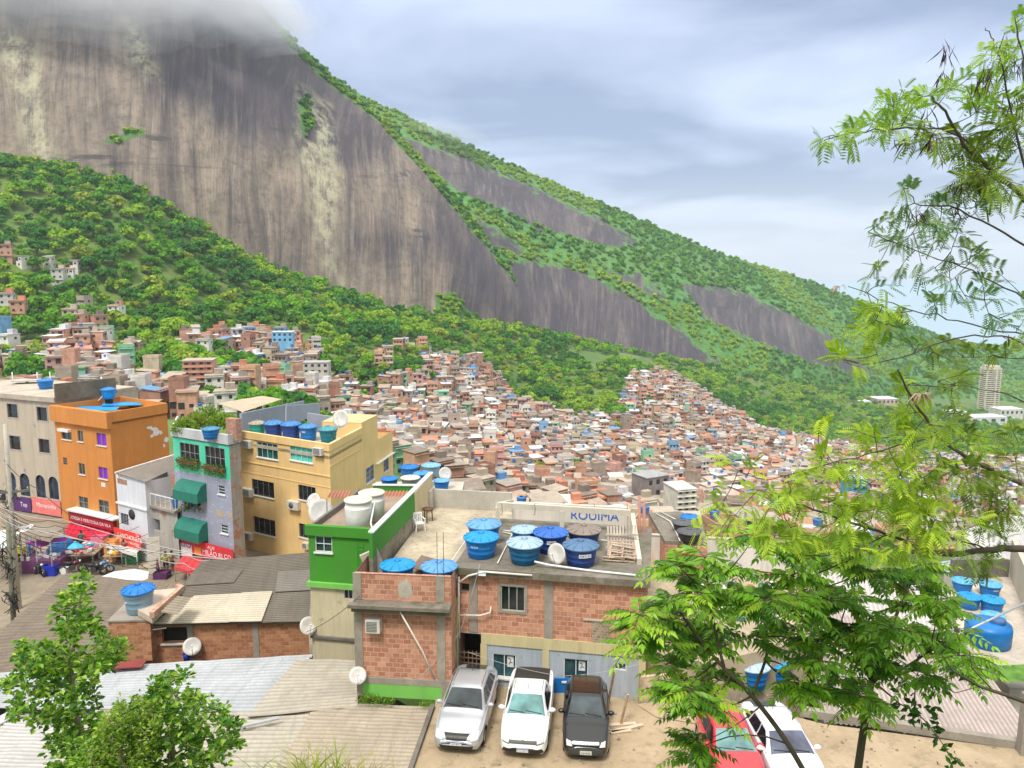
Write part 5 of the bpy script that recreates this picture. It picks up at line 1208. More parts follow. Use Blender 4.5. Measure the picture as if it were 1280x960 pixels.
# porch bay to the right, set back
Cq = G(220, 600, .2); W3b = Wall(B + W3.n * -.5, B + W3.n * -.5 + W3.d * 3); W3b = Wall(W3b.a, W3b.P(W3b.px(222, 650)[0], 0)); LB = W3b.L; zp = W3b.px(200, 634)[1]
q = MB(); facade(q, W3b.a, W3b.b, ST, zp, [W3b.rect(192, 649, 200, 663)], .15); q.build('lower_bay_wall', paint_wall((.46, .43, .38), .6, patch=.2, pc=(.35, .2, .14)), b3)
q = MB(); W3b.box(q, 0, LB, zp - .1, zp + .08, -2.6, .25); q.build('porch_floor', M_['conc'], b3)
Wb3 = Wall(W3b.a + W3.n * -2.4, W3b.b + W3.n * -2.4); q = MB(); facade(q, Wb3.a, Wb3.b, zp, z3 + .2, [Wb3.rect(184, 602, 193, 616)], .1); q.build('porch_back_wall', paint_wall((.38, .36, .33), .5), b3)
window(Wb3, Wb3.rect(184, 602, 193, 616), b3, M_['alu'], M_['glass'], 1, 3)
pr_ = W3b.px(208, 609); q = MB(); W3b.box(q, W3b.px(197, 610)[0], W3b.px(216, 610)[0], zp + .6, zp + 2.4, -1.4, -1.2); q.build('stacked_brick_panel', brick_mat((.50, .18, .09), .22, .11), b3)
q = MB(); q2 = []
for i in range(6): W3b.box(q, i * LB / 5, i * LB / 5 + .04, zp + .08, zp + 1.0, .1, .14)
W3b.box(q, 0, LB, zp + .97, zp + 1.03, .09, .15); q.build('railing', M_['white'], b3)
tank(W3b.P(W3b.px(213.5, 633)[0], zp + .08, -.6), .95, TB, TN, 'small blue drum on the porch of the white house', hs=1.5)
# its roof sheet
R3 = [G(145, 592, z3 + .08), G(182, 602, z3), G(219, 584, .9), G(217, 571, 1.6)]; rs = MB(); R3b = [p + Vector((0, 0, .1)) for p in R3]
corr('roof', (G(217, 570, 1.0), G(219.5, 585, .5), G(182, 602.5, z3), G(144, 591, z3 + .2)), 22, .03, sheet_mat((.27, .23, .19), .5, .1), b3)
q = MB(); q.beam(G(144, 591, z3 + .25), G(217, 569, 1.05), .15, .12); q.build('roof_edge', M_['white'], b3)
sg = sign(W3, (143, 664, 175.5, 683), [('LANCHONETE', .50, .60, .62, white_ink), ('SUCOS  E  SALGADOS', .25, .6, .3, white_ink), ('Tele', .26, .9, .88, white_ink)], plain((.78, .05, .03), .5, name='red_board'), None, label='bright red shop board on the white house', out=.5, name='shop_sign')
q = MB(); W3.box(q, W3.rect(145, 670, 151, 682, out=.55)[0], W3.rect(145, 670, 151, 682, out=.55)[1], W3.rect(145, 670, 151, 682, out=.55)[2], W3.rect(145, 670, 151, 682, out=.55)[3], .51, .53); q.build('picture', plain((.75, .45, .2), .6, name='food_picture'), sg)
awn_sheet(W3, (144, 677, 175, 686, 170, 692, 132, 681, 1.8), M_['white'], 'awning', 'white canvas awning under the bright red shop board', 6)
# tiled building with green awnings
z4 = 5.1; A, B, Cc = G(215, 533, z4), G(285.5, 543.5, z4), G(299.5, 540.5, z4); W4 = Wall(A, B); W4s = Wall(B, Cc); b4 = block('tiled_building', (A + B) / 2, 'narrow building with turquoise top floor, patterned tile wall and green awnings')
teal = paint_wall((.06, .62, .38), .4, dc=(.5, .6, .5)); tl = bpy.data.materials.new('patterned_tile'); t = NT(tl); uv = t.uv(); 
ck = t.n('ShaderNodeTexBrick'); t.lk(t.uv(1, 1, 1), ck.inputs['Vector']); ck.offset = 0; ck.inputs['Scale'].default_value = 1; ck.inputs['Brick Width'].default_value = .30; ck.inputs['Row Height'].default_value = .30; ck.inputs['Mortar Size'].default_value = .01
ck.inputs['Color1'].default_value = (.50, .53, .60, 1); ck.inputs['Color2'].default_value = (.42, .45, .54, 1); ck.inputs['Mortar'].default_value = (.33, .34, .4, 1)
vv = t.n('ShaderNodeTexVoronoi'); vv.inputs['Scale'].default_value = 3.4; t.lk(uv, vv.inputs['Vector']); t.base(t.mix(t.ramp(t.noise(t.uv(2, .3, 1), 1.2, 5), .55, .8, 0, .4), t.mix(t.ramp(vv.outputs['Distance'], .22, .30, 0, .8), ck.outputs['Color'], (.30, .32, .42)), (.3, .3, .3))); t.rough(.4)
zt = W4.px(250, 550)[1]; zm = W4.px(250, 593)[1]
h4 = [W4.rect(225, 554.5, 249, 577), W4.rect(256.5, 559, 281, 585)]; s4 = [W4.rect(272.5, 607, 281, 618), W4.rect(276, 656, 285, 667), W4.rect(228, 606, 250, 630), W4.rect(230, 655, 251, 673), W4.rect(220.5, 628, 225, 638)]
q = MB(); facade(q, A, B, zm, zt, h4, .15); q.build('turquoise_wall', teal, b4)
q = MB(); facade(q, A, B, ST, zm, s4, .15); q.build('tile_wall', tl, b4)
q = MB(); W4.box(q, -.08, W4.L + .05, zt, z4, -.15, .12); q.beam(Vector((B.x, B.y, (zt + z4) / 2)), Vector((Cc.x, Cc.y, (zt + z4) / 2)), .15, z4 - zt); bk = Vector((-1.5, 4.5, 0)); q.beam(Vector((A.x, A.y, (zt + z4) / 2)), Vector((A.x, A.y, (zt + z4) / 2)) + bk, .15, z4 - zt); q.build('parapet', paint_wall((.56, .57, .58), .45), b4)
swm = paint_wall((.38, .34, .28), .75, patch=.5, pc=(.40, .18, .10)); q = MB(); facade(q, B, Cc, ST, zt); q.build('side_wall', swm, b4); q = MB(); facade(q, A + bk, A, ST, zt); q.build('side_wall', swm, b4)
q = MB(); q.prism([tuple(A)[:2], tuple(B)[:2], tuple(Cc)[:2], tuple(A + bk)[:2]], zt - .1, zt + .1); q.build('roof_slab', M_['conc'], b4)
flw = None
for i, r in enumerate(h4): window(W4, r, b4, M_['alu'], M_['glass'], 4, 2, sill=None)
for r in s4[:2]: window(W4, r, b4, M_['white'], M_['glass_b'], 1, 3, sill=M_['white'])
for r in s4[2:]: 
    q = MB(); W4.box(q, r[0], r[1], r[2], r[3], -.2, -.14); q.build('dark_window', M_['dark'], b4)
gcan = plain((.015, .17, .12), .6, name='green_canvas', var=.15)
awning(W4, W4.rect(223.5, 602, 254, 624, out=.3), b4, gcan, .85); awning(W4, W4.rect(225, 650, 255.5, 672.5, out=.3), b4, gcan, .85)
q = MB()
for (x0, y0, x1, y1) in ((221, 627, 226, 639), (230, 630, 235, 638), (249, 634, 255, 641), (270, 638, 280, 646), (285, 641, 290, 648)): W4.box(q, *W4.rect(x0, y0, x1, y1), 0, .015)
q.build('mortar_patch', plain((.42, .36, .26), .9, name='patch_mortar'), b4)
sg = sign(W4, (225.5, 679, 291, 697), [('GO', .8, .12, .55, plain((.4, .05, .2), .5, name='wine_ink', var=0)), ('AÇAÍ', .34, .60, .75, white_ink), ('MILÃO RJ', .55, .62, .35, white_ink), ('CO', .5, .9, .4, white_ink)], plain((.62, .04, .05), .5, name='red_sign_board'), None, label='red and white shop sign with MILAO lettering below the tiled wall', out=.25, name='shop_sign')
q = MB(); r = W4.rect(226, 680, 240, 696, out=.26); W4.box(q, r[0], r[1], r[2], r[3], .251, .258); q.build('white_field', M_['white'], sg)
q = MB(); r = W4.rect(243, 684, 251, 694, out=.26); W4.box(q, r[0], r[1], r[2], r[3], .251, .259); q.build('orange_field', plain((.8, .35, .05), .6, name='orange_print'), sg)
awn_sheet(W4, (230, 694, 262, 700, 250, 716, 218, 710, 2.4), plain((.60, .06, .07), .6, name='faded_red_canvas'), 'awning', 'faded red awning with white stripes at the edge of the large grey roof', 5)
# yellow building
z5 = 4.0; A, B = G(299, 538, z5), G(411.5, 555, z5); W5 = Wall(A, B); s1_, s2_ = G(452, 534, z5), G(490, 541, 2.4); dS = (s1_ - B); dS.z = 0; dS.normalize(); E1 = s1_.copy(); 
# side plane continues in one line
W5s = Wall(B, B + dS * 14); uE, zE = W5s.px(452, 534); uF, zF = W5s.px(472, 538); uG, zG = W5s.px(490.5, 541)
b5 = block('yellow_building', (A + B) / 2, 'large pale yellow building with a row of tanks behind its roof parapet'); yel = paint_wall((.88, .60, .26), .3, dc=(.45, .28, .10))
h5 = [W5.rect(*r) for r in ((321, 554, 347, 573), (362.5, 558, 390.5, 577), (315, 601, 342.5, 620.5), (373, 607.5, 394.5, 626), (317, 648, 344, 668), (374, 656, 394, 673))]; hs = [W5s.rect(457.5, 583, 467.5, 602), W5s.rect(479.5, 571, 486, 589)]
q = MB(); facade(q, A, B, ST - 4, z5 - .55, h5, .16); facade(q, B, W5s.P(uE, 0), ST - 4, z5 - .55); ztall = W5s.px(462, 523.5)[1]; sh_ = lambda r, d: (r[0] - d, r[1] - d, r[2], r[3])
facade(q, W5s.P(uE, 0), W5s.P(uF, 0), ST - 4, ztall, [sh_(hs[0], uE)], .16); facade(q, W5s.P(uF, 0), W5s.P(uG, 0), ST - 4, W5s.px(480, 545)[1], [sh_(hs[1], uF)], .16)
nbk = W5s.n * -3.5; facade(q, W5s.P(uG, 0), W5s.P(uG, 0) + nbk * 2, ST - 4, W5s.px(490, 541)[1]); facade(q, W5s.P(uE, 0) + nbk, W5s.P(uE, 0), z5 - 2, ztall); facade(q, W5s.P(uF, 0), W5s.P(uF, 0) + nbk, 0, ztall)
facade(q, A + W5s.d * uE, A, ST - 4, z5 - .55); q.prism([tuple(W5s.P(uE, 0))[:2], tuple(W5s.P(uF, 0))[:2], tuple(W5s.P(uF, 0) + nbk)[:2], tuple(W5s.P(uE, 0) + nbk)[:2]], ztall - .05, ztall + .01)
q.build('wall', yel, b5)
q = MB(); W5.box(q, -.05, W5.L + .1, z5 - .55, z5, -.15, .1); W5s.box(q, 0, uE, z5 - .55, z5 + .002, -.15, .098)
for k, z_ in enumerate((z5 - 3.15, z5 - 3.45 - 1.55)): pass
q.build('parapet', yel, b5)
q = MB(); zl = W5.px(350, 590)[1]; W5.box(q, 0, W5.L + .04, W5.px(330, 581)[1] - .04, W5.px(330, 581)[1] + .04, 0, .06); W5.box(q, 0, W5.L + .04, W5.px(350, 598)[1] - .03, W5.px(350, 598)[1] + .03, 0, .03); W5s.box(q, 0, uE, W5.px(411, 583)[1] - .05, W5.px(411, 583)[1] + .05, 0, .05); q.build('string_course', yel, b5)
q = MB(); W5s.box(q, uF * .93, uG * .99, W5s.px(475, 576)[1] - .06, W5s.px(475, 576)[1] + .02, 0, .25); q.build('side_ledge', M_['white'], b5)
q = MB(); q.prism([tuple(A)[:2], tuple(B)[:2], tuple(W5s.P(uE, 0))[:2], tuple(A + W5s.d * uE)[:2]], z5 - 1.2, z5 - .95); q.build('roof_slab', M_['conc_l'], b5)
tealsh = plain((.10, .62, .52), .5, name='turquoise_shutter', var=.15)
window(W5, h5[0], b5, M_['white'], glass_mat((.01, .10, .09)), 4, sill=M_['white'], label='window with dark green glass'); window(W5, h5[1], b5, M_['white'], tealsh, 4, sill=M_['white'], label='window with light turquoise shutters')
for r in h5[2:]: window(W5, r, b5, plain((.22, .22, .20), .5, name='dark_aluminium'), M_['glass'], 4 if r[1] - r[0] > 1.4 else 3, 1, sill=M_['white'], t=.025)
for r in hs: window(W5s, r, b5, plain((.35, .40, .48), .5, name='blue_grey_frame'), glass_mat((.10, .14, .20)), 2, 3, sill=M_['white'])
ac_unit(W5, 303, 551, 313, 560, 'window air conditioner left of the dark green window, top floor of the yellow building'); ac_unit(W5, 391, 560, 402, 569, 'window air conditioner right of the turquoise shutters'); ac_unit(W5, 301, 611, 314, 620.5, 'middle air conditioner at the left edge of the yellow wall'); ac_unit(W5, 359, 627, 372.5, 637, 'round fan air conditioner unit in the middle of the yellow wall', True); ac_unit(W5, 302.5, 666, 313.5, 675, 'lowest air conditioner at the left edge of the yellow wall')
ac_unit(W5, 378, 679, 385, 686, 'small air conditioner on the yellow wall just left of the green house')
for px, py, w_, bd, ld, lb in ((317.5, 538, 22, (.03, .42, .34), (.35, .30, .22), 'turquoise tank with brown lid, leftmost on the yellow building'), (338, 540, 25, TN, (.05, .22, .50), 'navy tank second from the left on the yellow building'), (360, 542, 26, TN, (.04, .20, .50), 'navy tank in the middle of the row on the yellow building'), (382, 543.5, 24, TB, (.06, .24, .52), 'bright blue tank with lettering on the yellow building'), (407, 546.5, 24, (.0, .17, .24), (.06, .30, .36), 'dark teal tank, rightmost on the yellow building')):
    p = G(px, py, z5 - .3); p.y += .9; dia = w_ / 962 * (p.y * cT + 12.4 * sT) / 1.05
    tank((p.x, p.y, z5 - .95), dia, bd, ld, lb, hs=1.35 * 1.0, writing=('RIOTEC', .5, 'ink') if px == 382 else None, face=-PI * .6)
gw_m = paint_wall((.34, .37, .44), .3); 
for i, ((x0, y0, x1, y1, Y0, Y1, h), lb) in enumerate((((300, 517, 379, 501, 70, 86, 2.2), 'long blue grey parapet wall behind the turquoise tank'), ((357, 507, 399, 504, 74, 78, 1.5), 'short blue grey wall in the middle of the yellow roof'), ((385, 516, 451, 526, 70, 64, 1.6), 'low blue grey wall at the right end of the yellow roof'))):
    a, b = D(x0, y0, Y0), D(x1, y1, Y1); q = MB(); q.beam(a - Vector((0, 0, h / 2)), b - Vector((0, 0, h / 2)), .2, h); q.build('parapet_wall', gw_m, b5)
cp = [D(272, 504, 84), D(328, 495, 96), D(352, 499, 92), D(303, 515, 76)]; pe = empty('patio_roof', cp[0], 'peach coloured canopy roof behind the blue grey wall', 'roof'); pm = sheet_mat((.70, .50, .36), .3, .1)
corr('roof_sheet', (cp[1], cp[2], cp[3], cp[0]), 20, .04, pm, pe); cp2 = [D(345, 498, 94), D(358, 498.5, 92), D(378, 500, 90)]
for p in cp: MB().beam(p, p - Vector((0, 0, 3)), .15).build('post', M_['conc_l'], pe)
dish(W5.P(W5.px(392, 627, .6)[0], W5.px(392, 627, .6)[1], .55) - Vector((0, 0, .4)), .62, rad(-30), rad(30), 'smaller white satellite dish on the yellow wall, upper of the pair', .4, (0, .5, .2))
dish(W5.P(W5.px(400, 640, .9)[0], W5.px(400, 640, .9)[1], .9) - Vector((0, 0, .4)), .98, rad(38), rad(22), 'large white satellite dish, lower of the pair by the yellow wall', .4, (0, .9, .1))
dish(D(427, 533, 58.5) , .7, rad(-20), rad(15), 'dark wire satellite dish on the yellow roof beside the teal tank', .6)
# ---------------------------------------------------------------- large roofs in the middle
# grey roof over the brick wall with window
wz = -2.0; bwA, bwB = G(143, 829, wz), G(387, 822, wz); bwA.z = bwB.z = 0; W9 = Wall(bwA, bwB); b9 = empty('brick_workshop', (bwA + bwB) / 2, 'low orange brick workshop under the big grey and cream sheet roof', 'house')
hw = [W9.rect(202, 784, 236, 804)]; ztop = W9.px(300, 779)[1]
q = MB(); facade(q, bwA, bwB, wz - 3, ztop, hw, .2); uL = W9.px(180, 780)[0]; q.build('brick_wall', M_['brick_o'], b9)
q = MB()
for xx in (175, 238.5, 320):
    u = W9.px(xx, 800)[0]; W9.box(q, u - .14, u + .14, wz, ztop, -.05, .03)
W9.box(q, 0, W9.px(200, 780)[0], ztop - .1, ztop + .3, -.2, .06); q.build('concrete_pillar', M_['conc'], b9)
window(W9, hw[0], b9, M_['rust'], M_['dark'], 1, depth=.25, sill=M_['white'])
greysh = sheet_mat((.21, .18, .145), .5, .12); creamsh = sheet_mat((.68, .60, .47), .35, .1)
zr = 1.1; rp = [G(262, 700, 1.9), G(390, 690, 1.9), G(390, 779, ztop + .12), G(190, 785, ztop + .12)]
# the roof climbs away from the wall; ridges run along the wall
TLr, TRr = G(252, 702, zr + .5), G(392, 690, zr + .5)
corr('roof', (TLr, TRr, W9.P(W9.L + .1, ztop + .14, .3), W9.P(W9.px(191, 783)[0], ztop + .14, .3)), 40, .04, greysh, b9, sub=14)
def on_roof(s, t_, lift): 
    a = TLr.lerp(TRr, s); b = W9.P(lerp(W9.px(191, 783)[0], W9.L + .1, s), ztop + .14, .3); return a.lerp(b, t_) + Vector((0, 0, lift))
corr('cream_sheet', (on_roof(.16, .60, .09), on_roof(.50, .60, .09), on_roof(.50, 1.01, .09), on_roof(.0, 1.01, .09)), 14, .028, creamsh, b9, label='pale cream sheets patched into the grey roof')
corr('cream_sheet', (on_roof(.50, .60, .12), on_roof(.72, .60, .12), on_roof(.70, 1.01, .12), on_roof(.49, 1.01, .12)), 14, .028, creamsh, b9)
corr('grey_sheet', (on_roof(.72, .3, .08), on_roof(1, .3, .08), on_roof(1, .6, .08), on_roof(.74, .6, .08)), 12, .028, sheet_mat((.25, .22, .19), .5, .05), b9)
corr('grey_sheet', (on_roof(.0, .22, .07), on_roof(.42, .22, .07), on_roof(.40, .42, .07), on_roof(.03, .42, .07)), 10, .028, sheet_mat((.23, .20, .16), .6, .05), b9)
corr('side_sheet', (G(222, 745, 1.3), G(239, 748, 1.25), G(222, 768, .9), G(200, 765, .9)), 7, .03, sheet_mat((.36, .30, .22), .6, .2), b9)
slabp = [G(176, 739, .8), G(222, 735, .8), G(228, 738, .8), G(190, 772, .8), G(172, 762, .8)]; q = MB(); q.prism([tuple(p)[:2] for p in slabp], .5, .8); q.build('terrace_slab', concrete((.60, .48, .38), .35), b9)
q = MB(); q.beam(slabp[2] + Vector((0, 0, .12)), slabp[3] + Vector((0, 0, .12)), .22, .3); q.beam(slabp[1] + Vector((0, 0, .1)), slabp[2] + Vector((0, 0, .1)), .22, .22); q.build('slab_kerb', brick_mat((.55, .30, .2), .3, .2), b9)
p = G(168, 766, .6); tp_ = G(168, 768, .55); tank((p.x, p.y + .5, .45), 1.45, (.22, .34, .44), (.0, .17, .58), 'pale grey blue tank with vivid blue lid on the brick workshop', hs=1.35)
q = MB(); q.box((p.x - .1, p.y + .5, -.6), (1.9, 1.9, 2.0), W9.rz); q.build('tank_base', M_['brick_o'], b9)
q = MB(); q.box((p.x - .1, p.y + .5, .41), (2.0, 2.0, .08), W9.rz); q.build('tank_base_slab', M_['conc'], b9)
u, z = W9.px(240, 808, .3); dish(W9.P(u, z - .4, .3), .42, rad(24), rad(28), 'satellite dish hanging in front of the orange brick workshop', .4, (0, .3, .2))
dish(W6.P(-.12, W6.px(382, 780)[1] - .35, .15), .42, rad(35), rad(25), 'satellite dish at the corner of the stained cream wall', .35, (.2, .2, .1))
pipe('water_pipe', [G(156, 754, 1.1), G(170, 753.5, 1.1), G(176, 753, 1.1), W9.P(W9.px(178, 800)[0], -.5, .15), W9.P(W9.px(178, 822)[0], -2, .15)], .035, M_['pvc'], 'cream pipe going down from the pale tank along the brick wall')
pipe('water_pipe', [W9.P(W9.px(158, 768)[0], .4, .3), W9.P(W9.px(178, 782)[0], -.25, .35), W9.P(W9.px(212, 785)[0], -.1, .4)], .03, M_['pvc'], 'curved hose running from the pale tank to the cream sheets')
u, z = W9.px(233.5, 826, .3); MB().lathe([(0, 0), (.13, 0), (.17, .38), (.15, .38), (.12, .05), (0, .05)], W9.P(u, z, .3), 14).build('bucket', plain((.01, .02, .32), .5, name='blue_plastic', var=0), label='small dark blue bucket below the dish at the brick workshop', cat='bucket')
# old roof on the left
lr = empty('left_roof', G(60, 770, -1.5), 'weathered brown grey corrugated roof below the market street', 'roof')
corr('roof_sheet', (G(-60, 770, -2.0), G(-60, 845, -1.2), G(143, 815, -1.2), G(82, 716, -2.0)), 62, .03, sheet_mat((.24, .20, .155), .7, .25, along='v'), lr, sub=20) if False else None
corr('roof_sheet', (G(82, 717, -1.9), G(212, 729, -1.9), G(146, 822, -1.1), G(-70, 852, -1.0)), 34, .05, sheet_mat((.21, .165, .12), .6, .2), lr, sub=26, sag=.06)
MB().prism([tuple(G(-70, 850, -1.6))[:2], tuple(G(146, 820, -1.6))[:2], tuple(G(205, 733, -2.2))[:2], tuple(G(84, 722, -2.2))[:2]], -7, -2.3).build('wall', M_['conc_d'], lr)
# white corrugated roofs at the bottom left
wr = empty('metal_roof', G(250, 880, -.5), 'wide white and beige corrugated roof between the leafy trees and the parked cars', 'roof')
whs = sheet_mat((.46, .485, .51), .5, .15, rc=(.35, .28, .22)); bes = sheet_mat((.44, .37, .28), .55, .35, rc=(.30, .19, .12)); bes2 = sheet_mat((.47, .43, .35), .55, .3, rc=(.26, .17, .12))
Q = lambda x, y, z: G(x, y, z)
corr('sheet_field', (Q(-80, 846, -.55), Q(392, 818, -.55), Q(318, 890, -.42), Q(-80, 884, -.42)), 17, .045, whs, wr, sub=24, sag=.05)
corr('sheet_field', (Q(372, 823, -.47), Q(447, 826, -.47), Q(447, 884, -.32), Q(308, 896, -.32)), 16, .045, bes2, wr, sub=12, sag=.04)
corr('sheet_field', (Q(120, 888, -.5), Q(400, 884, -.44), Q(380, 985, -.34), Q(40, 985, -.4)), 18, .045, bes2, wr, sub=18, sag=.05)
corr('sheet_field', (Q(396, 878, -.36), Q(546, 884, -.30), Q(505, 990, -.20), Q(330, 990, -.25)), 22, .045, bes, wr, sub=16, sag=.05)
corr('sheet_field', (Q(28, 884, -.8), Q(120, 888, -.8), Q(90, 985, -.75), Q(-80, 985, -.75)), 22, .03, sheet_mat((.56, .54, .52), .4, .1), wr, sub=12, sag=.05)
MB().prism([tuple(Q(-80, 850, -.8))[:2], tuple(Q(440, 828, -.8))[:2], tuple(Q(540, 886, -.8))[:2], tuple(Q(505, 990, -.8))[:2], tuple(Q(-80, 990, -.8))[:2]], -7, -1.3).build('wall', M_['conc_d'], wr)
q = MB(); q.beam(Q(-20, 912, -.7), Q(35, 880, -.7), .5, .05); q.build('edge_flashing', M_['white'], wr)
q = MB(); q.beam(Q(297, 909, -.18), Q(349, 897.5, -.14), .14, .07); q.build('loose_sheet', M_['alu'], label='narrow folded metal strip lying loose on the corrugated roof', cat='metal strip')
q = MB(); q.beam(Q(140, 832, -.3), Q(180, 830, -.3), .6, .05); q.build('red_board', plain((.22, .035, .03), .7, name='dark_red_board_b'), label='dark red board lying at the foot of the brick workshop', cat='board')
# ---------------------------------------------------------------- the market street
def spx(px, py, z=ST): return G(px, py, z)
def stall(name, poly, zt, mat, label, posts=True, skirt=None, cat='market stall', ridge=0):
    P_ = [G(x, y, zt) for x, y in poly]; c = sum(P_, Vector()) / len(P_); e = empty(name, (c.x, c.y, ST), label, cat); q = MB(); n = len(P_)
    top = c + Vector((0, 0, ridge)); q.add([*P_, top], [(i, (i + 1) % n, n) for i in range(n)]) if ridge else q.add(P_ + [p - Vector((0, 0, .05)) for p in P_], [tuple(range(n)), tuple(reversed(range(n, 2 * n)))] + [(i, n + i, n + (i + 1) % n, (i + 1) % n) for i in range(n)])
    q.build('canopy', mat, e)
    if posts:
        for p in P_: MB().beam(p.lerp(c, .08), (p.lerp(c, .08).x, p.lerp(c, .08).y, ST), .07).build('post', M_['alu'], e)
    return e, P_, c
fib = sheet_mat((.40, .34, .26), .5, .1); pur = plain((.28, .01, .30), .6, name='purple_canvas', var=.1)
e, P_, c = stall('market_stall', [(29, 666), (48, 656), (82, 658.5), (63, 671), (43, 670)], ST + 3.0, fib, 'market stall with grey sheet roof and purple flaps in the middle of the street')
for (x0, y0, x1, y1, zt) in ((39, 677, 60, 681, ST + 2.0), (65, 675, 84, 674, ST + 2.1), (46, 692, 70, 694, ST + .9)):
    a, b = G(x0, y0, zt), G(x1, y1, zt); q = MB(); q.beam(a, b, .9, .05); q.build('purple_flap', pur, e)
q = MB(); q.box((c.x + .2, c.y - .1, ST + .5), (2.8, 1.8, 1.0), .1); q.build('counter', plain((.14, .04, .12), .7, name='dark_purple_counter'), e)
q = MB(); rr = random.Random(2)
for i in range(16): q.box((c.x + rr.uniform(-1.2, 1.2), c.y - .4 + rr.uniform(-.6, .5), ST + 1.15), (.2, .2, rr.uniform(.2, .4)), rr.random())
q.build('goods', plain((.6, .58, .6), .6, name='white_goods', var=.4), e)
stall('market_stall', [(-30, 672), (6, 662), (26, 664), (12, 684), (-25, 690)], ST + 2.8, plain((.62, .64, .62), .6, name='white_canvas'), 'white canvas market canopy at the left edge behind the pole', True, ridge=.5)
stall('market_stall', [(24, 664), (37, 655), (43, 656), (33, 664)], ST + 2.9, M_['white'], 'narrow white canopy slanting beside the white canvas stall')
# tarp-covered heap: one continuous draped surface
pts = [(54, 709), (58, 699), (72, 688), (92, 683), (96, 690), (84, 698), (80, 711), (68, 714)]; e = MB(); base = [spx(*p) for p in pts]; c = sum(base, Vector()) / 8; n = 8; rings = []
for k, (s_, h) in enumerate(((1.0, 0.02), (.97, .7), (.85, 1.15), (.5, 1.45), (.15, 1.5))):
    rings.append([Vector((lerp(c.x, b.x, s_), lerp(c.y, b.y, s_), ST + h * (1 + .12 * math.sin(i * 2.3 + k)))) for i, b in enumerate(base)])
vs = [p for r_ in rings for p in r_] + [Vector((c.x, c.y, ST + 1.5))]; fs = [(k * n + i, k * n + (i + 1) % n, (k + 1) * n + (i + 1) % n, (k + 1) * n + i) for k in range(4) for i in range(n)] + [(4 * n + i, 4 * n + (i + 1) % n, 5 * n) for i in range(n)]
o = MB().add(vs, fs).build('tarpaulin', plain((.0, .22, .62), .45, name='blue_tarp', var=.2), label='crumpled bright blue tarpaulin over a stall in the street', cat='tarpaulin'); sm = o.modifiers.new('s', 'SUBSURF'); sm.levels = sm.render_levels = 2
def umbrella(px, py, r, m, label, z=ST + 2.4):
    p = G(px, py, z); e = empty('parasol', (p.x, p.y, ST), label, 'parasol'); vs = [(0, 0, z - ST + .45)] + [(r * math.cos(i * PI / 4), r * math.sin(i * PI / 4), z - ST - .05) for i in range(8)]
    MB().add(vs, [(0, 1 + i, 1 + (i + 1) % 8) for i in range(8)]).build('canopy', m, e, world=False, uv=False); MB().tube([(0, 0, 0), (0, 0, z - ST + .4)], .03, 5).build('pole', M_['alu'], e, world=False, uv=False)
umbrella(94.5, 683, .6, plain((.05, .42, .62), .6, name='cyan_canvas'), 'small cyan parasol behind the blue tarpaulin', ST + 1.9)
umbrella(153, 722, 1.7, plain((.72, .72, .72), .6, name='white_parasol_canvas'), 'white parasol showing above the edge of the old grey roof', ST + 2.5)
def market_table(px, py, w_, d_, label, cols, rz=.1):
    p = spx(px, py); e = empty('market_table', p, label, 'table', rz=rz); MB().box((0, 0, .85), (w_, d_, .06)).build('top', plain((.30, .22, .15), .7, name='table_wood'), e, world=False)
    for sx in (-1, 1):
        for sy in (-1, 1): MB().box((sx * w_ * .45, sy * d_ * .4, .41), (.06, .06, .82)).build('leg', M_['alu'], e, world=False)
    q = MB(); rr = random.Random(int(px))
    for i in range(14): q.mat(i % len(cols)).box((rr.uniform(-w_ * .42, w_ * .42), rr.uniform(-d_ * .35, d_ * .35), .93 + rr.uniform(0, .15)), (rr.uniform(.15, .4), rr.uniform(.15, .35), rr.uniform(.08, .3)), rr.random())
    q.build('goods', cols, e, world=False)
pk = plain((.75, .2, .3), .6, name='pink_goods'); cyb = plain((.15, .45, .65), .6, name='cyan_goods'); ylw = plain((.75, .60, .02), .6, name='yellow_plastic'); rdg = plain((.6, .05, .04), .6, name='red_goods'); 
market_table(98, 704, 3.0, 1.4, 'market table with red and white cloths beside the blue tarpaulin', [M_['white'], rdg, pk]); market_table(112, 697, 2.2, 1.2, 'market table with cyan boxes and a pink bag', [cyb, M_['white'], pk]); market_table(147, 706, 1.8, 1.0, 'market table with orange and white goods near the white awning', [plain((.75, .3, .08), .6, name='orange_goods'), M_['white'], ylw])
def crate(px, py, m, label, sz=(.7, .6, .6), z=ST):
    p = spx(px, py); q = MB(); x, y, h = sz
    for sx, sy, lx, ly in ((0, -y / 2, x, .04), (0, y / 2, x, .04), (-x / 2, 0, .04, y), (x / 2, 0, .04, y)): q.box((p.x + sx, p.y + sy, z + h / 2), (lx + .001, ly, h))
    q.box((p.x, p.y, z + .03), (x, y, .04)); q.box((p.x, p.y, z + h * .6), (x * .85, y * .85, h * .4)); return q.build('crate', m, label=label, cat='crate')
crate(22, 697, ylw, 'yellow crate near the leaning pole', (1.1, .8, .9)); crate(33, 694, plain((.0, .15, .45), .5, name='blue_crate'), 'blue crate right of the yellow crate', (.9, .7, .8)); crate(65, 718, plain((.01, .03, .40), .5, name='deep_blue_crate'), 'deep blue box in front of the tarpaulin', (.9, .8, .8)); crate(76, 716, M_['white'], 'white bundle beside the deep blue box', (1.1, .6, .4))
crate(125, 692, pk, 'pink and red shelf box at the street kerb', (1.0, .7, 1.5)); crate(141, 700, plain((.7, .32, .1), .6, name='orange_box'), 'orange drink cabinet near the white awning', (.9, .7, 1.7)); crate(165, 703, plain((.05, .35, .1), .6, name='green_bags'), 'green bags heaped under the white house', (1.0, .7, .8))
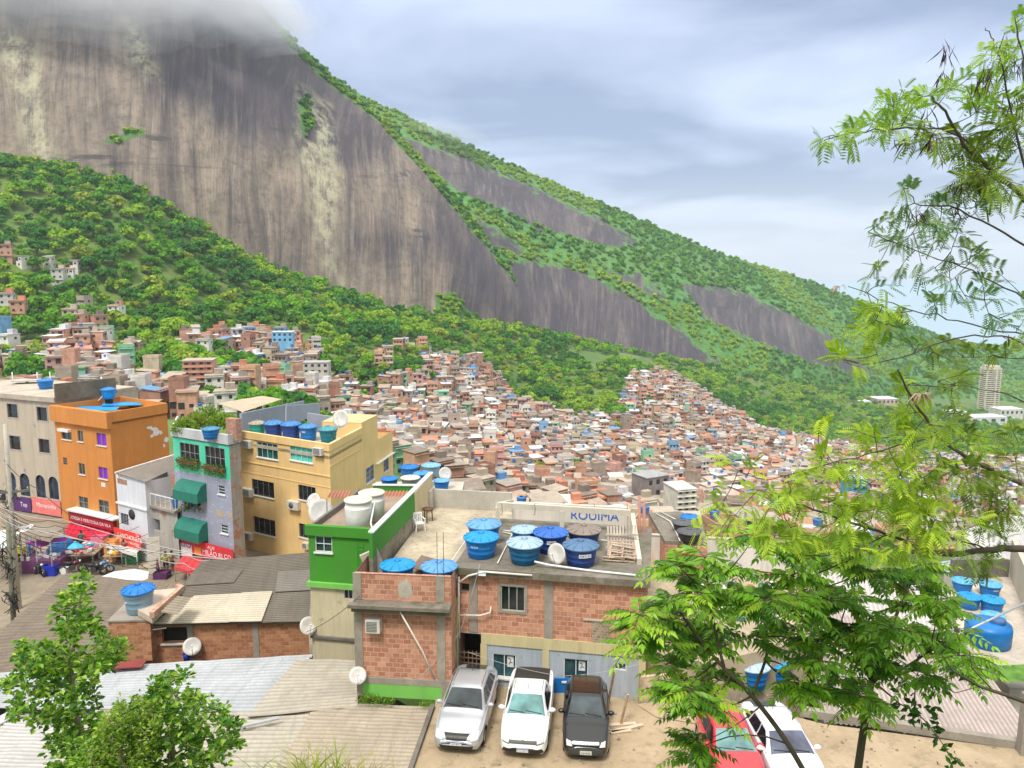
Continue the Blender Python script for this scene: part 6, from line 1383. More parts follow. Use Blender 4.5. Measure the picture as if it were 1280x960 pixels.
crate(184, 715, plain((.5, .42, .3), .8, name='cardboard'), 'cardboard pile at the street corner', (.9, .7, .6)); crate(203, 722, plain((.10, .02, .10), .8, name='dark_cloth'), 'dark purple heap beside the standing man', (1.0, .8, .5))
q = MB(); p = spx(194, 716); q.box((p.x, p.y, ST + 1.4), (.9, .12, 2.8), .2, (-.1, 0)); q.build('leaning_board', plain((.55, .50, .42), .8, name='pale_board'), label='tall pale board leaning upright in the street', cat='board')
def motorcycle(px, py, rz, col, label):
    e = empty('motorcycle', spx(px, py), label, 'motorcycle', 'motorcycles in the market street', rz); bk_ = M_['cable']; cm = plain(col, .3, name='bike_paint', var=0, coat=.5)
    for x in (-.68, .68):
        wv = MB().lathe([(.22, -.05), (.30, -.055), (.31, 0), (.30, .055), (.22, .05)], (x, 0, .31), 18, 'Y').build('wheel', bk_, e, world=False, uv=False)
        MB().lathe([(0, -.04), (.05, -.05), (.05, .05), (0, .04)], (x, 0, .31), 10, 'Y').build('rim', M_['alu'], wv, world=False, uv=False)
    MB().lathe([(0, 0), (.12, .02), (.17, .2), (.13, .42), (0, .5)], (.02, 0, .78), 10, 'X').build('tank', cm, e, world=False, uv=False)
    MB().tube([(.1, 0, .84), (-.2, 0, .80), (-.62, 0, .90)], [.09, .13, .07], 8).build('seat', bk_, e, world=False, uv=False)
    q = MB(); q.tube([(.68, 0, .31), (.5, 0, .8), (.42, 0, 1.02)], .04, 6); q.tube([(.42, -.32, 1.08), (.42, 0, 1.0), (.42, .32, 1.08)], .02, 6); q.tube([(.42, 0, .9), (.0, 0, .5), (-.68, 0, .31)], .04, 6); q.tube([(0, 0, .5), (-.5, 0, .8)], .03, 6); q.box((.0, 0, .42), (.42, .26, .32)); q.build('frame', plain((.09, .09, .10), .4, .5, name='bike_frame', var=0), e, world=False, uv=False)
    q = MB(); q.lathe([(.33, -.07), (.36, 0), (.33, .07)], (.68, 0, .31), 14, 'Y'); q.build('front_fender', cm, e, world=False, uv=False)
    MB().lathe([(0, 0), (.09, 0), (.10, .08), (0, .12)], (.50, 0, .90), 12, 'X').build('headlight', plain((.7, .7, .7), .2, name='lamp_glass', var=0), e, world=False, uv=False)
motorcycle(28, 706, rad(15), (.35, .01, .02), 'dark red motorcycle nearest the leaning pole'); motorcycle(42, 714, rad(-50), (.03, .03, .035), 'black motorcycle with silver panels facing the camera'); motorcycle(50, 718, rad(-40), (.02, .02, .02), 'second black motorcycle parked beside the silver panelled one')
motorcycle(91, 716, rad(20), (.12, .005, .02), 'wine coloured motorcycle right of the blue tarpaulin'); motorcycle(126, 716, rad(10), (.05, .22, .42), 'black and light blue motorcycle in front of the orange cabinet'); motorcycle(118, 719, rad(5), (.02, .02, .03), 'low black motorcycle beside the light blue one')
# ---------------------------------------------------------------- people in the street (25 pixels tall)
skin_m = plain((.22, .11, .065), .6, name='skin', var=.05); hair_m = plain((.012, .01, .01), .7, name='hair', var=0)
def skinned(name, verts, edges, radii, mat, parent, root=0):
    me = bpy.data.meshes.new(name); me.from_pydata(verts, edges, []); tmp = bpy.data.objects.new('tmp', me); COL.objects.link(tmp)
    m = tmp.modifiers.new('s', 'SKIN'); sk = me.skin_vertices[0].data
    for i, r in enumerate(radii): sk[i].radius = (r, r) if not isinstance(r, tuple) else r
    sk[root].use_root = True
    tmp.modifiers.new('ss', 'SUBSURF').levels = 1; tmp.modifiers['ss'].render_levels = 1
    dg = bpy.context.evaluated_depsgraph_get(); ev = tmp.evaluated_get(dg); me2 = bpy.data.meshes.new_from_object(ev); bpy.data.objects.remove(tmp)
    me2.name = name; me2.materials.clear(); me2.materials.append(mat); me2.polygons.foreach_set('use_smooth', [True] * len(me2.polygons))
    o = bpy.data.objects.new(name, me2); COL.objects.link(o); o.parent = parent; return o
def person(loc, rz, label, shirt, shorts, pose=0, h=1.7):
    e = empty('person', loc, label, 'person', rz=rz); e.scale = (h / 1.75,) * 3; a = .12 if pose == 0 else .35
    V = [(0, 0, .95), (0, 0, 1.15), (0, 0, 1.40), (0, 0, 1.50), (0, -.01, 1.60), (0, -.01, 1.70)]
    E_ = [(0, 1), (1, 2), (2, 3), (3, 4), (4, 5)]; Rr = [(.15, .11), (.14, .10), (.16, .10), .055, .085, .075]
    for s in (-1, 1):
        b = len(V); V += [(s * .19, 0, 1.42), (s * (.24 + a * .2), -.02, 1.15), (s * (.26 + a * .3), -.12 - a, .98 + a * .3), (s * (.26 + a * .3), -.2 - a, .92 + a * .4)]
        E_ += [(2, b), (b, b + 1), (b + 1, b + 2), (b + 2, b + 3)]; Rr += [.06, .045, .035, .04]
        b = len(V); V += [(s * .10, 0, .88), (s * .12, -.04 * s, .50), (s * .13, .03 * s, .10), (s * .13, -.14 + .03 * s, .04)]
        E_ += [(0, b), (b, b + 1), (b + 1, b + 2), (b + 2, b + 3)]; Rr += [.10, .065, .045, .045]
    skinned('body', V, E_, Rr, skin_m, e)
    skinned('shirt', [(0, 0, .93), (0, 0, 1.15), (0, 0, 1.40), (-.19, 0, 1.41), (.19, 0, 1.41), (-.235 - a * .1, -.01, 1.24), (.235 + a * .1, -.01, 1.24)], [(0, 1), (1, 2), (2, 3), (2, 4), (3, 5), (4, 6)], [(.175, .135), (.165, .125), (.185, .125), .085, .085, .07, .07], shirt, e)
    skinned('shorts', [(0, 0, .95), (-.105, 0, .84), (.105, 0, .84), (-.12, -.01, .56), (.12, -.01, .56)], [(0, 1), (0, 2), (1, 3), (2, 4)], [(.165, .13), .12, .12, .095, .095], shorts, e)
    MB().lathe([(0, .12), (.05, .11), (.088, .06), (.095, 0), (.085, -.05)], (0, .015, 1.665), 12).build('hair', hair_m, e, world=False, uv=False); return e
pp_ = lambda n, c: plain(c, .8, name=n)
person(spx(208, 716), rad(20), 'man in a yellow green shirt standing beside the tall pale board', pp_('yellow_green_cloth', (.45, .55, .12)), pp_('dark_cloth_b', (.03, .03, .05)), 1)
person(spx(156, 700), rad(160), 'person in a dark wine top under the white awning', pp_('wine_cloth', (.16, .03, .06)), pp_('dark_cloth_b', (.03, .03, .05)))
person(spx(103, 688), rad(190), 'person in a teal shirt in the shade of the crimson awning', pp_('teal_cloth', (.05, .22, .20)), pp_('dark_cloth_b', (.03, .03, .05)))
person(spx(45, 703), rad(60), 'person in a white shirt beside the black motorcycle', pp_('white_cloth', (.7, .7, .7)), pp_('grey_cloth', (.15, .15, .16)))
person(spx(198, 722), rad(-60), 'stooping person in dark purple at the street corner', pp_('purple_cloth', (.10, .02, .12)), pp_('dark_cloth_b', (.03, .03, .05)), 1, 1.5)
person(spx(216, 715), rad(100), 'person in an ochre shirt near the faded red awning', pp_('ochre_cloth', (.45, .25, .08)), pp_('brown_cloth', (.15, .07, .04)))
# ---------------------------------------------------------------- poles and wires
def pole(pts, r, label, crossarm=None, m=None):
    o = empty('utility_pole', pts[0], label, 'utility pole'); MB().tube(pts, r, 8).build('shaft', m or M_['conc_l'], o); 
    if crossarm: 
        z = crossarm; p = Vector(pts[-1]); MB().box((p.x, p.y, z), (2.2, .12, .14), .4).build('crossarm', M_['conc_d'], o)
        for k in (-.9, -.3, .3, .9): MB().lathe([(0, 0), (.06, 0), (.04, .2), (0, .22)], (p.x + k, p.y + k * .4, z + .07), 8).build('insulator', M_['conc_l'], o, uv=False)
    return o
pa = D(6, 530, 50); po = pole([(pa.x - .2, 50, ST), (pa.x, 50, pa.z)], [.2, .12], 'tall concrete utility pole at the left edge before the beige building', 2.2)
q = MB(); rr = random.Random(4); pc = Vector((pa.x - .1, 50, 0))
for i in range(26):
    z = rr.uniform(-1.5, 2.0); a = rr.uniform(0, 6.28); r_ = rr.uniform(.3, .7)
    q.tube([pc + Vector((math.cos(a) * r_ * k, math.sin(a) * r_ * .5 * k, z + .25 * math.sin(k * 3 + i))) for k in (-1, -.5, 0, .5, 1)], rr.uniform(.015, .035), 4)
q.build('cable_bundle', M_['cable'], po, uv=False); pb = D(9, 730, 42)
p2_ = pole([(D(12, 735, 44).x, 44, ST), (D(10, 655, 44).x, 44, D(10, 655, 44).z)], [.16, .13], 'short mossy concrete pole in front of the white canvas canopy', None, concrete((.22, .22, .15), .5, .5))
q = MB()
for i in range(30):
    z = D(12, 735, 44).z + rr.uniform(-1.5, 2.5); a = rr.uniform(0, 6.28); c = Vector((D(12, 720, 44).x, 43.9, z)); q.tube([c + Vector((rr.uniform(-.5, .5), rr.uniform(-.2, .2), rr.uniform(-.6, .6))) for k in range(4)], .03, 4)
q.build('cable_bundle', M_['cable'], p2_, uv=False)
q = MB(); z_ = 2.0; q.beam((pa.x, 50, -.3), (pa.x + .9, 49.6, -.1), .08); q.box((pa.x + 1.0, 49.5, -.12), (.6, .25, .14), -.3); q.build('street_lamp_head', M_['alu'], po)
def wire(pts, r, label, sag=.5, m=None):
    P_ = []
    for i in range(len(pts) - 1):
        a, b = Vector(pts[i]), Vector(pts[i + 1])
        for k in range(13): t_ = k / 12; q_ = a.lerp(b, t_); q_.z -= sag * 4 * t_ * (1 - t_); P_.append(q_)
    return MB().tube(P_, r, 4).build('overhead_wire', m or M_['cable'], uv=False, label=label, cat='wire', group='overhead wires')
wm_ = plain((.42, .40, .38), .6, name='pale_cable', var=0)
W_L = [((0, 640, 48), (60, 662, 48), (175, 686, 46), 'topmost of the pale wires crossing the market'), ((0, 634, 48), (80, 650, 48), (300, 702, 44), 'pale wire running from the left pole to the red sign'), ((0, 646, 48), (50, 664, 47), (290, 700, 44), 'second pale wire crossing below the orange building'), ((5, 575, 50), (45, 610, 49), (185, 712, 46), 'dark wire descending from the pole top to the street corner'), ((170, 683, 46), (230, 690, 45), (262, 700, 45), 'pale wire in front of the red and white sign'), ((180, 690, 46), (230, 704, 45), (262, 712, 45), 'lowest pale wire by the faded red awning')]
for i, (a, b, c, lb) in enumerate(W_L): wire([D(*a), D(*b), D(*c)], .028, lb, .25, M_['cable'] if i == 3 else wm_)
for i in range(9):
    y0 = 628 + i * 6; wire([D(2, y0, 49), D(60 + 9 * i, y0 + 22 + i, 52 + i), D(150 + 12 * i, 640 + 9 * i, 58 - i)], .018, 'one of the thin dark wires sagging over the market from the left pole', .6)
wire([D(383, 790, 33), D(450, 745, 28)], .012, 'thin wire from the corner dish to the mossy ledge', .15); wire([D(600, 705, 29), D(575, 790, 28.6), D(520, 850, 28)], .012, 'thin wire hanging from the roof edge past the doorway', .1, wm_)
wire([D(585, 815, 28.6), D(700, 845, 27.8), D(800, 830, 27)], .010, 'thin pale wire strung across the blue grey ground floor', .1, wm_)
# ---------------------------------------------------------------- cars
def sm(x, xs, ys):
    x = max(xs[0], min(xs[-1], x)); i = 0
    while i < len(xs) - 2 and x > xs[i + 1]: i += 1
    p0, p1, p2, p3 = ys[max(i - 1, 0)], ys[i], ys[i + 1], ys[min(i + 2, len(ys) - 1)]
    h = xs[i + 1] - xs[i]; m1 = (p2 - p0) / (xs[i + 1] - xs[max(i - 1, 0)]) * h; m2 = (p3 - p1) / (xs[min(i + 2, len(xs) - 1)] - xs[i]) * h
    t_ = (x - xs[i]) / h; return (2 * t_ ** 3 - 3 * t_ ** 2 + 1) * p1 + (t_ ** 3 - 2 * t_ ** 2 + t_) * m1 + (-2 * t_ ** 3 + 3 * t_ ** 2) * p2 + (t_ ** 3 - t_ ** 2) * m2
class Car:
    """front at x=0 pointing -X ... rear at x=L; built by lofting cross sections"""
    def __init__(s, L, W, prof, zsh, cab, wheels, wr=.31): s.L, s.W, s.prof, s.zsh, s.cab, s.wheels, s.wr = L, W, prof, zsh, cab, wheels, wr
    def section(s, x):
        L = s.L; w = s.W / 2 * sm(x, [0, .06, .2, .5, 1.1, L - 1.0, L - .4, L - .1, L], [.60, .76, .885, .955, 1, 1, .96, .86, .74])
        zt = sm(x, *s.prof); zs = min(sm(x, *s.zsh), zt - .05); zb = sm(x, [0, .15, .5, L - .5, L - .1, L], [.36, .22, .18, .18, .26, .40])
        c = sm(x, *s.cab)  # 0 = no cabin, 1 = full cabin
        wr_ = lerp(w * .80, w * .70, c); ze = lerp(zt - .03, zt - .07, c); 
        P_ = [(0, zb), (w * .80, zb), (w * .95, zb + .08), (w * 1.0, lerp(zb, zs, .40)), (w * .995, lerp(zb, zs, .72)), (w * .965, zs), (lerp(w * .93, w * .925, c), zs + .02), (lerp(w * .90, lerp(w * .925, wr_, .5), c), lerp(zs + (ze - zs) * .6, lerp(zs, ze, .5), c)), (wr_, ze), (wr_ * .82, zt - .012), (wr_ * .4, zt - .002), (0, zt)]
        return P_
    def mesh(s, mats, e):
        xs = list(np.concatenate([np.linspace(0, .3, 12), np.linspace(.33, s.L - .33, 100), np.linspace(s.L - .3, s.L, 12)])); nu = len(xs); K = 44; pts = []
        for x in xs:
            P_ = s.section(x); arr = []; n = len(P_) - 1
            for k in range(K + 1):
                f = k / K * n; i = min(int(f), n - 1); t_ = f - i; p0, p1, p2, p3 = P_[max(i - 1, 0)], P_[i], P_[i + 1], P_[min(i + 2, n)]
                c = [.5 * (2 * p1[q] + (p2[q] - p0[q]) * t_ + (2 * p0[q] - 5 * p1[q] + 4 * p2[q] - p3[q]) * t_ ** 2 + (3 * p1[q] - p0[q] - 3 * p2[q] + p3[q]) * t_ ** 3) for q in (0, 1)]
                arr.append((max(0, c[0]), c[1]))
            pts.append(arr)
        V, Fc = [], []; full = 2 * K
        for i, x in enumerate(xs):
            row = [(x, -p[0], p[1]) for p in pts[i]] + [(x, pts[i][k][0], pts[i][k][1]) for k in range(K - 1, 0, -1)]; V += row
        for i in range(nu - 1):
            for k in range(full):
                a, b = i * full + k, i * full + (k + 1) % full; c, d = b + full, a + full
                cx = (V[a][0] + V[c][0]) / 2; cz = (V[a][2] + V[c][2]) / 2; cy = abs(V[a][1] + V[c][1]) / 2
                if cy > s.W * .36 and any((cx - wx) ** 2 + (cz - s.wr) ** 2 < (s.wr + .055) ** 2 for wx in s.wheels): continue
                Fc.append((a, b, c, d))
        Fc.append(tuple(range(full))); Fc.append(tuple(reversed(range((nu - 1) * full, nu * full))))
        s.tree = BVHTree.FromPolygons([Vector(v) for v in V], Fc); m = MB(); m.smooth = True; m.add(V, Fc); s.body = m.build('body', mats['paint'], e, world=False, uv=False)
        q = MB(); q.box((s.L / 2, 0, .42), (s.L * .9, s.W * .70, .42)); q.build('underbody', M_['cable'], e, world=False, uv=False)
    def patch(s, quad, mode, mat, name, e, off=.008, n=10, mirror=False, label=None, par=None):
        """quad: 4 corner points in the projection plane; front: (y,z), side: (x,z), top: (x,y)"""
        out = []
        for sgn in ((1, -1) if mirror else (1,)):
            V, ok = [], True
            for i in range(n + 1):
                for j in range(n + 1):
                    u, v = i / n, j / n; a = [lerp(lerp(quad[0][k], quad[1][k], u), lerp(quad[3][k], quad[2][k], u), v) for k in (0, 1)]
                    if mode == 'front': o, d = Vector((-2, a[0] * sgn, a[1])), Vector((1, 0, 0))
                    elif mode == 'rear': o, d = Vector((s.L + 2, a[0] * sgn, a[1])), Vector((-1, 0, 0))
                    elif mode == 'side': o, d = Vector((a[0], 3 * sgn, a[1])), Vector((0, -sgn, 0))
                    elif mode == 'diag': o, d = Vector((a[0] - 1.5, a[1] * sgn, 3)), Vector((1, 0, -1.6)).normalized()
                    else: o, d = Vector((a[0], a[1] * sgn, 4)), Vector((0, 0, -1))
                    h = s.tree.ray_cast(o, d)
                    if h[0] is None: V.append(V[-1] if V else o); continue
                    nn = h[1] if h[1].dot(d) < 0 else -h[1]; V.append(h[0] + nn * off - d * off * .5)
            m = MB(); m.smooth = True; m.add(V, [(i * (n + 1) + j, (i + 1) * (n + 1) + j, (i + 1) * (n + 1) + j + 1, i * (n + 1) + j + 1) for i in range(n) for j in range(n)])
            out.append(m.build(name, mat, par or e, world=False, uv=False, label=label))
        return out
    def hit(s, o, d):
        h = s.tree.ray_cast(Vector(o), Vector(d)); return h[0]
rubber = plain((.015, .015, .016), .8, name='tyre_rubber', var=0); rimm = plain((.45, .46, .47), .35, .7, name='alloy_rim', var=0); wglass = glass_mat((.03, .04, .045), .05); blackp = plain((.015, .015, .016), .45, name='black_trim', var=0); chrome = plain((.65, .65, .66), .15, .9, name='chrome_trim', var=0)
lamp = plain((.55, .56, .56), .12, name='headlight_lens', var=.1, coat=.6); lampw = plain((.70, .70, .68), .15, name='clear_headlight', var=.05, coat=.6); redl = plain((.35, .01, .01), .2, name='tail_light', var=0)
def make_car(loc, rz, label, col, kind, glass=None, plate_txt='RJO 2A18', hl='a', metallic=0.0, plate_blue=True):
    e = empty('parked_car', loc, label, 'car', 'cars parked on the dirt', rz); g = glass or wglass
    paint = plain(col, .28, metallic, name='car_paint', var=.02, coat=.8); mats = dict(paint=paint)
    if kind == 'sedan':
        L, W_ = 4.55, 1.79; c = Car(L, W_, ([0, .03, .12, .35, .8, 1.15, 1.45, 2.15, 2.6, 3.2, 3.55, 3.95, 4.3, 4.48, 4.55], [.52, .62, .72, .80, .93, 1.0, 1.15, 1.46, 1.50, 1.46, 1.36, 1.16, 1.10, 1.0, .7]), ([0, .1, .5, 1.2, 3, 4.2, 4.55], [.5, .62, .72, .88, .98, .98, .65]), ([0, 1.1, 1.35, 1.9, 3.3, 3.8, 4.0, 4.55], [0, 0, .35, 1, 1, .5, 0, 0]), (.88, 3.58))
        ws, rw = [(1.25, 2.02)], (3.40, 3.90)
        roof = (2.12, 3.3)
    elif kind == 'pickup':
        L, W_ = 4.47, 1.72; c = Car(L, W_, ([0, .03, .12, .35, .75, 1.05, 1.35, 2.0, 2.4, 2.75, 2.95, 3.05, 3.3, 4.2, 4.40, 4.47], [.50, .60, .70, .79, .90, .97, 1.12, 1.46, 1.50, 1.48, 1.42, 1.20, 1.12, 1.10, 1.05, .8]), ([0, .1, .5, 1.1, 2.9, 3.2, 4.4, 4.47], [.48, .60, .70, .86, .97, 1.04, 1.02, .75]), ([0, 1.0, 1.25, 1.8, 2.8, 3.0, 3.15, 4.47], [0, 0, .35, 1, 1, .6, 0, 0]), (.84, 3.55))
        ws = [(1.15, 1.88)]; roof = (1.98, 2.78)
    else:
        L, W_ = 3.87, 1.66; c = Car(L, W_, ([0, .03, .12, .35, .7, .95, 1.25, 1.9, 2.4, 3.1, 3.45, 3.72, 3.83, 3.87], [.52, .64, .74, .83, .94, 1.0, 1.15, 1.48, 1.52, 1.47, 1.36, 1.12, .95, .7]), ([0, .1, .5, 1.0, 3, 3.7, 3.87], [.5, .62, .74, .88, .97, .95, .65]), ([0, .9, 1.15, 1.7, 3.1, 3.5, 3.75, 3.87], [0, 0, .35, 1, 1, .8, .3, 0]), (.80, 3.18))
        ws = [(1.05, 1.78)]; roof = (1.88, 3.0)
    c.mesh(mats, e); hw_ = W_ / 2; x0, x1 = ws[0]
    c.patch([(x0 + .04, -hw_ * .80), (x0 + .04, hw_ * .80), (x1, hw_ * .62), (x1, -hw_ * .62)], 'top', g, 'windshield', e, .006, 14)
    q = MB()
    for yy0, yy1 in ((-.55, .02), (.05, .60)):
        P_ = []
        for k in range(6):
            t_ = k / 5; h = c.hit((x0 + .07 + .07 * t_, lerp(yy0, yy1, t_), 4), (0, 0, -1)); P_.append(h + Vector((0, 0, .025)))
        q.tube(P_, .012, 4)
    q.build('wiper', blackp, e, world=False, uv=False)
    zb_, zt_ = (1.03, 1.40)
    if kind == 'sedan': sides = [[(1.62, zb_), (2.42, zb_ + .01), (2.42, zt_), (2.12, zt_ - .02)], [(2.50, zb_ + .01), (3.25, zb_ + .02), (3.15, zt_ - .02), (2.50, zt_)], [(3.32, zb_ + .02), (3.62, zb_ + .04), (3.42, zt_ - .1), (3.25, zt_ - .03)]]
    elif kind == 'pickup': sides = [[(1.50, 1.0), (2.72, 1.02), (2.68, 1.40), (2.0, 1.40)]]
    else: sides = [[(1.42, 1.02), (2.15, 1.03), (2.15, 1.42), (1.90, 1.41)], [(2.23, 1.03), (2.92, 1.04), (2.85, 1.40), (2.23, 1.42)], [(3.0, 1.05), (3.3, 1.08), (3.15, 1.30), (2.95, 1.38)]]
    for sd in sides: c.patch(sd, 'side', plain((.012, .013, .015), .07, name='tinted_glass', var=0, coat=.3), 'side_window', e, .010, 8, True)
    c.patch([(-.42 * 1, 1.05), (.42, 1.05), (.36, 1.30), (-.36, 1.30)], 'rear', wglass, 'rear_window', e, .01, 6)
    # front end
    if hl == 'sedan':
        c.patch([(.46, .58), (.74, .62), (.75, .77), (.55, .73)], 'front', lampw, 'headlight', e, .012, 8, True)
        gr = c.patch([(-.34, .60), (.34, .60), (.44, .76), (-.44, .76)], 'front', blackp, 'grille', e, .014, 8); c.patch([(-.46, .755), (.46, .755), (.46, .78), (-.46, .78)], 'front', chrome, 'chrome_bar', e, .018, 6)
        c.patch([(-.55, .28), (.55, .28), (.60, .42), (-.60, .42)], 'front', blackp, 'air_intake', e, .012, 8); pz = .50
    elif hl == 'pickup':
        c.patch([(.44, .60), (.72, .63), (.71, .74), (.47, .68)], 'front', lamp, 'headlight', e, .012, 8, True); c.patch([(.46, .60), (.71, .635), (.70, .655), (.46, .62)], 'front', blackp, 'headlight_frame', e, .016, 6, True)
        gr = c.patch([(-.48, .62), (.48, .62), (.48, .70), (-.48, .70)], 'front', blackp, 'grille', e, .014, 8)
        c.patch([(-.74, .26), (.74, .26), (.66, .47), (-.66, .47)], 'front', blackp, 'air_intake', e, .012, 10); pz = .43
    else:
        c.patch([(.45, .61), (.65, .60), (.66, .74), (.52, .73)], 'front', lampw, 'headlight', e, .012, 8, True)
        gr = c.patch([(-.46, .66), (.46, .66), (.44, .74), (-.44, .74)], 'front', chrome, 'grille', e, .014, 8)
        c.patch([(-.52, .26), (.52, .26), (.60, .56), (-.60, .56)], 'front', plain((.05, .05, .052), .6, name='grey_grille', var=0), 'air_intake', e, .012, 10); pz = .42
    h = c.hit((-2, 0, .68), (1, 0, 0)); MB().lathe([(.075, 0), (.075, .012), (.05, .014)], h - Vector((.03, 0, 0)), 16, 'X').build('emblem', chrome, e, world=False, uv=False)
    h = c.hit((-2, 0, pz), (1, 0, 0)); pm_ = MB(); pm_.box((h.x - .03, 0, pz), (.02, .40, .13)); pl_ = pm_.build('number_plate', M_['white'] if plate_blue else plain((.55, .56, .52), .5, name='grey_plate'), e, world=False, uv=False)
    if plate_blue: MB().box((h.x - .0415, 0, pz + .05), (.003, .40, .03)).build('blue_strip', plain((.01, .04, .45), .5, name='plate_blue', var=0), pl_, world=False, uv=False)
    cu = bpy.data.curves.new('lettering', 'FONT'); cu.body = plate_txt; cu.size = .085; cu.align_x = 'CENTER'; cu.align_y = 'CENTER'; cu.resolution_u = 2; tmp = bpy.data.objects.new('t', cu); me = bpy.data.meshes.new_from_object(tmp); bpy.data.objects.remove(tmp)
    me.transform(Matrix(((0, 0, -1, h.x - .043), (-1, 0, 0, 0), (0, 1, 0, pz - .018), (0, 0, 0, 1)))); me.materials.clear(); me.materials.append(ink); o = bpy.data.objects.new('lettering', me); COL.objects.link(o); o.parent = pl_
    # shut lines
    q = MB(); 
    for xx in ([sides[0][0][0] - .12, 2.46, 3.30] if kind == 'sedan' else [1.38, 2.78] if kind == 'pickup' else [1.30, 2.19, 2.97]):
        for sg in (-1, 1):
            P_ = [c.hit((xx, 3 * sg, z), (0, -sg, 0)) for z in (.30, .5, .7, .9, 1.0)]; P_ = [p + Vector((0, .001 * sg, 0)) for p in P_ if p]; q.tube(P_, .006, 4) if len(P_) > 1 else None
    for sg in (-1, 1):
        P_ = [c.hit((x, sg * lerp(.80, .88, (x - .25) / (x0 - .25)) * hw_, 4), (0, 0, -1)) for x in np.linspace(.28, x0 - .05, 8)]; q.tube([p for p in P_ if p], .005, 4)
    q.build('shut_line', blackp, e, world=False, uv=False)
    q = MB()
    for sg in (-1, 1):
        P_ = [c.hit((x, sg * hw_ * .60, 4), (0, 0, -1)) for x in np.linspace(roof[0], roof[1], 6)]; q.tube([p + Vector((0, 0, .004)) for p in P_ if p], .010, 4)
    q.build('roof_moulding', blackp, e, world=False, uv=False)
    h = c.hit((roof[1] - (.1 if kind != 'pickup' else .7), 0, 4), (0, 0, -1)); MB().tube([h, h + Vector((.12, 0, .16))], .008, 4).build('antenna', blackp, e, world=False, uv=False)
    for sg in (-1, 1):
        p = Vector((x0 + .42, sg * (hw_ + .06), 1.03)); m_ = MB(); m_.smooth = True
        n1, n2 = 8, 6; vs = [p + Vector((.10 * math.cos(PI * i / n2 - PI / 2) * math.cos(2 * PI * j / n1), .12 * math.sin(PI * i / n2 - PI / 2), .085 * math.cos(PI * i / n2 - PI / 2) * math.sin(2 * PI * j / n1))) for i in range(n2 + 1) for j in range(n1)]
        m_.add(vs, [(i * n1 + j, i * n1 + (j + 1) % n1, (i + 1) * n1 + (j + 1) % n1, (i + 1) * n1 + j) for i in range(n2) for j in range(n1)])
        m_.tube([p + Vector((0, -.04 * sg, -.03)), p + Vector((.0, -.15 * sg, -.06))], .03, 6)
        m_.build('mirror', paint if kind != 'hatch_dark' else blackp, e, world=False, uv=False)
        for wx in c.wheels:
            wv = MB().lathe([(c.wr * .62, -.1), (c.wr * .95, -.1), (c.wr, -.06), (c.wr, .06), (c.wr * .95, .1), (c.wr * .62, .1)], (wx, sg * (hw_ - .13), c.wr), 28, 'Y').build('wheel', rubber, e, world=False, uv=False)
            r_ = MB(); r_.lathe([(0, .05), (.06, .055), (.07, .02)], (wx, sg * (hw_ - .10), c.wr), 12, M=Matrix.Rotation(-PI / 2 * sg, 3, 'X')); r_.lathe([(c.wr * .64, .06), (c.wr * .58, .03), (c.wr * .55, -.02)], (wx, sg * (hw_ - .10), c.wr), 24, M=Matrix.Rotation(-PI / 2 * sg, 3, 'X'))
            for k in range(7):
                a = k * 2 * PI / 7; r_.beam((wx + .05 * math.cos(a), sg * (hw_ - .07), c.wr + .05 * math.sin(a)), (wx + c.wr * .6 * math.cos(a), sg * (hw_ - .07), c.wr + c.wr * .6 * math.sin(a)), .035)
            r_.build('rim', rimm, wv, world=False, uv=False)
    if kind == 'pickup': c.patch([(3.18, -.68), (3.18, .68), (4.36, .66), (4.36, -.66)], 'top', plain((.035, .03, .028), .8, name='bed_cover', var=.2), 'bed_cover', e, .03, 10)
    return e, c
def park(front, dirx, *a, **k):
    """front: centre of the bumper on the ground; dirx: sideways drift per metre of length"""
    ang = math.atan2(1, dirx); return make_car((front.x, front.y, 0), ang, *a, **k)
park(G(570, 946, 0), .13, 'silver sedan parked leftmost, beside the corrugated roof', (.50, .52, .55), 'sedan', None, 'LSN 8B42', 'sedan', .35)
park(G(653, 952, 0), .115, 'white pickup with black bed cover parked in the middle', (.80, .80, .80), 'pickup', glass_mat((.10, .22, .22), .06), 'KXU 4D17', 'pickup', 0)
e_, c_b = park(G(732, 955, 0), .10, 'black hatchback parked right of the white pickup', (.008, .009, .012), 'hatch', glass_mat((.04, .055, .06), .05), 'LRI 9056', 'hatch', .2, False)
c_b.patch([(1.95, -.48), (1.95, .48), (3.05, .46), (3.05, -.46)], 'top', plain((.03, .016, .012), .12, name='brown_glass_roof', var=.1, coat=.5), 'glass_roof', e_, .008, 8)
rc = G(921, 942, 1.0); park(Vector((rc.x, rc.y - 1.05, 0)), .01, 'red hatchback half hidden by leaves beside the white sedan', (.62, .03, .045), 'hatch', glass_mat((.12, .24, .24), .06), 'KPD 7731', 'hatch')
wc = G(993, 945, 1.0); park(Vector((wc.x, wc.y - 1.25, 0)), -.02, 'white sedan parked under the tree, right of the red car', (.78, .79, .82), 'sedan', glass_mat((.07, .08, .12), .06), 'QOV 3C05', 'sedan')
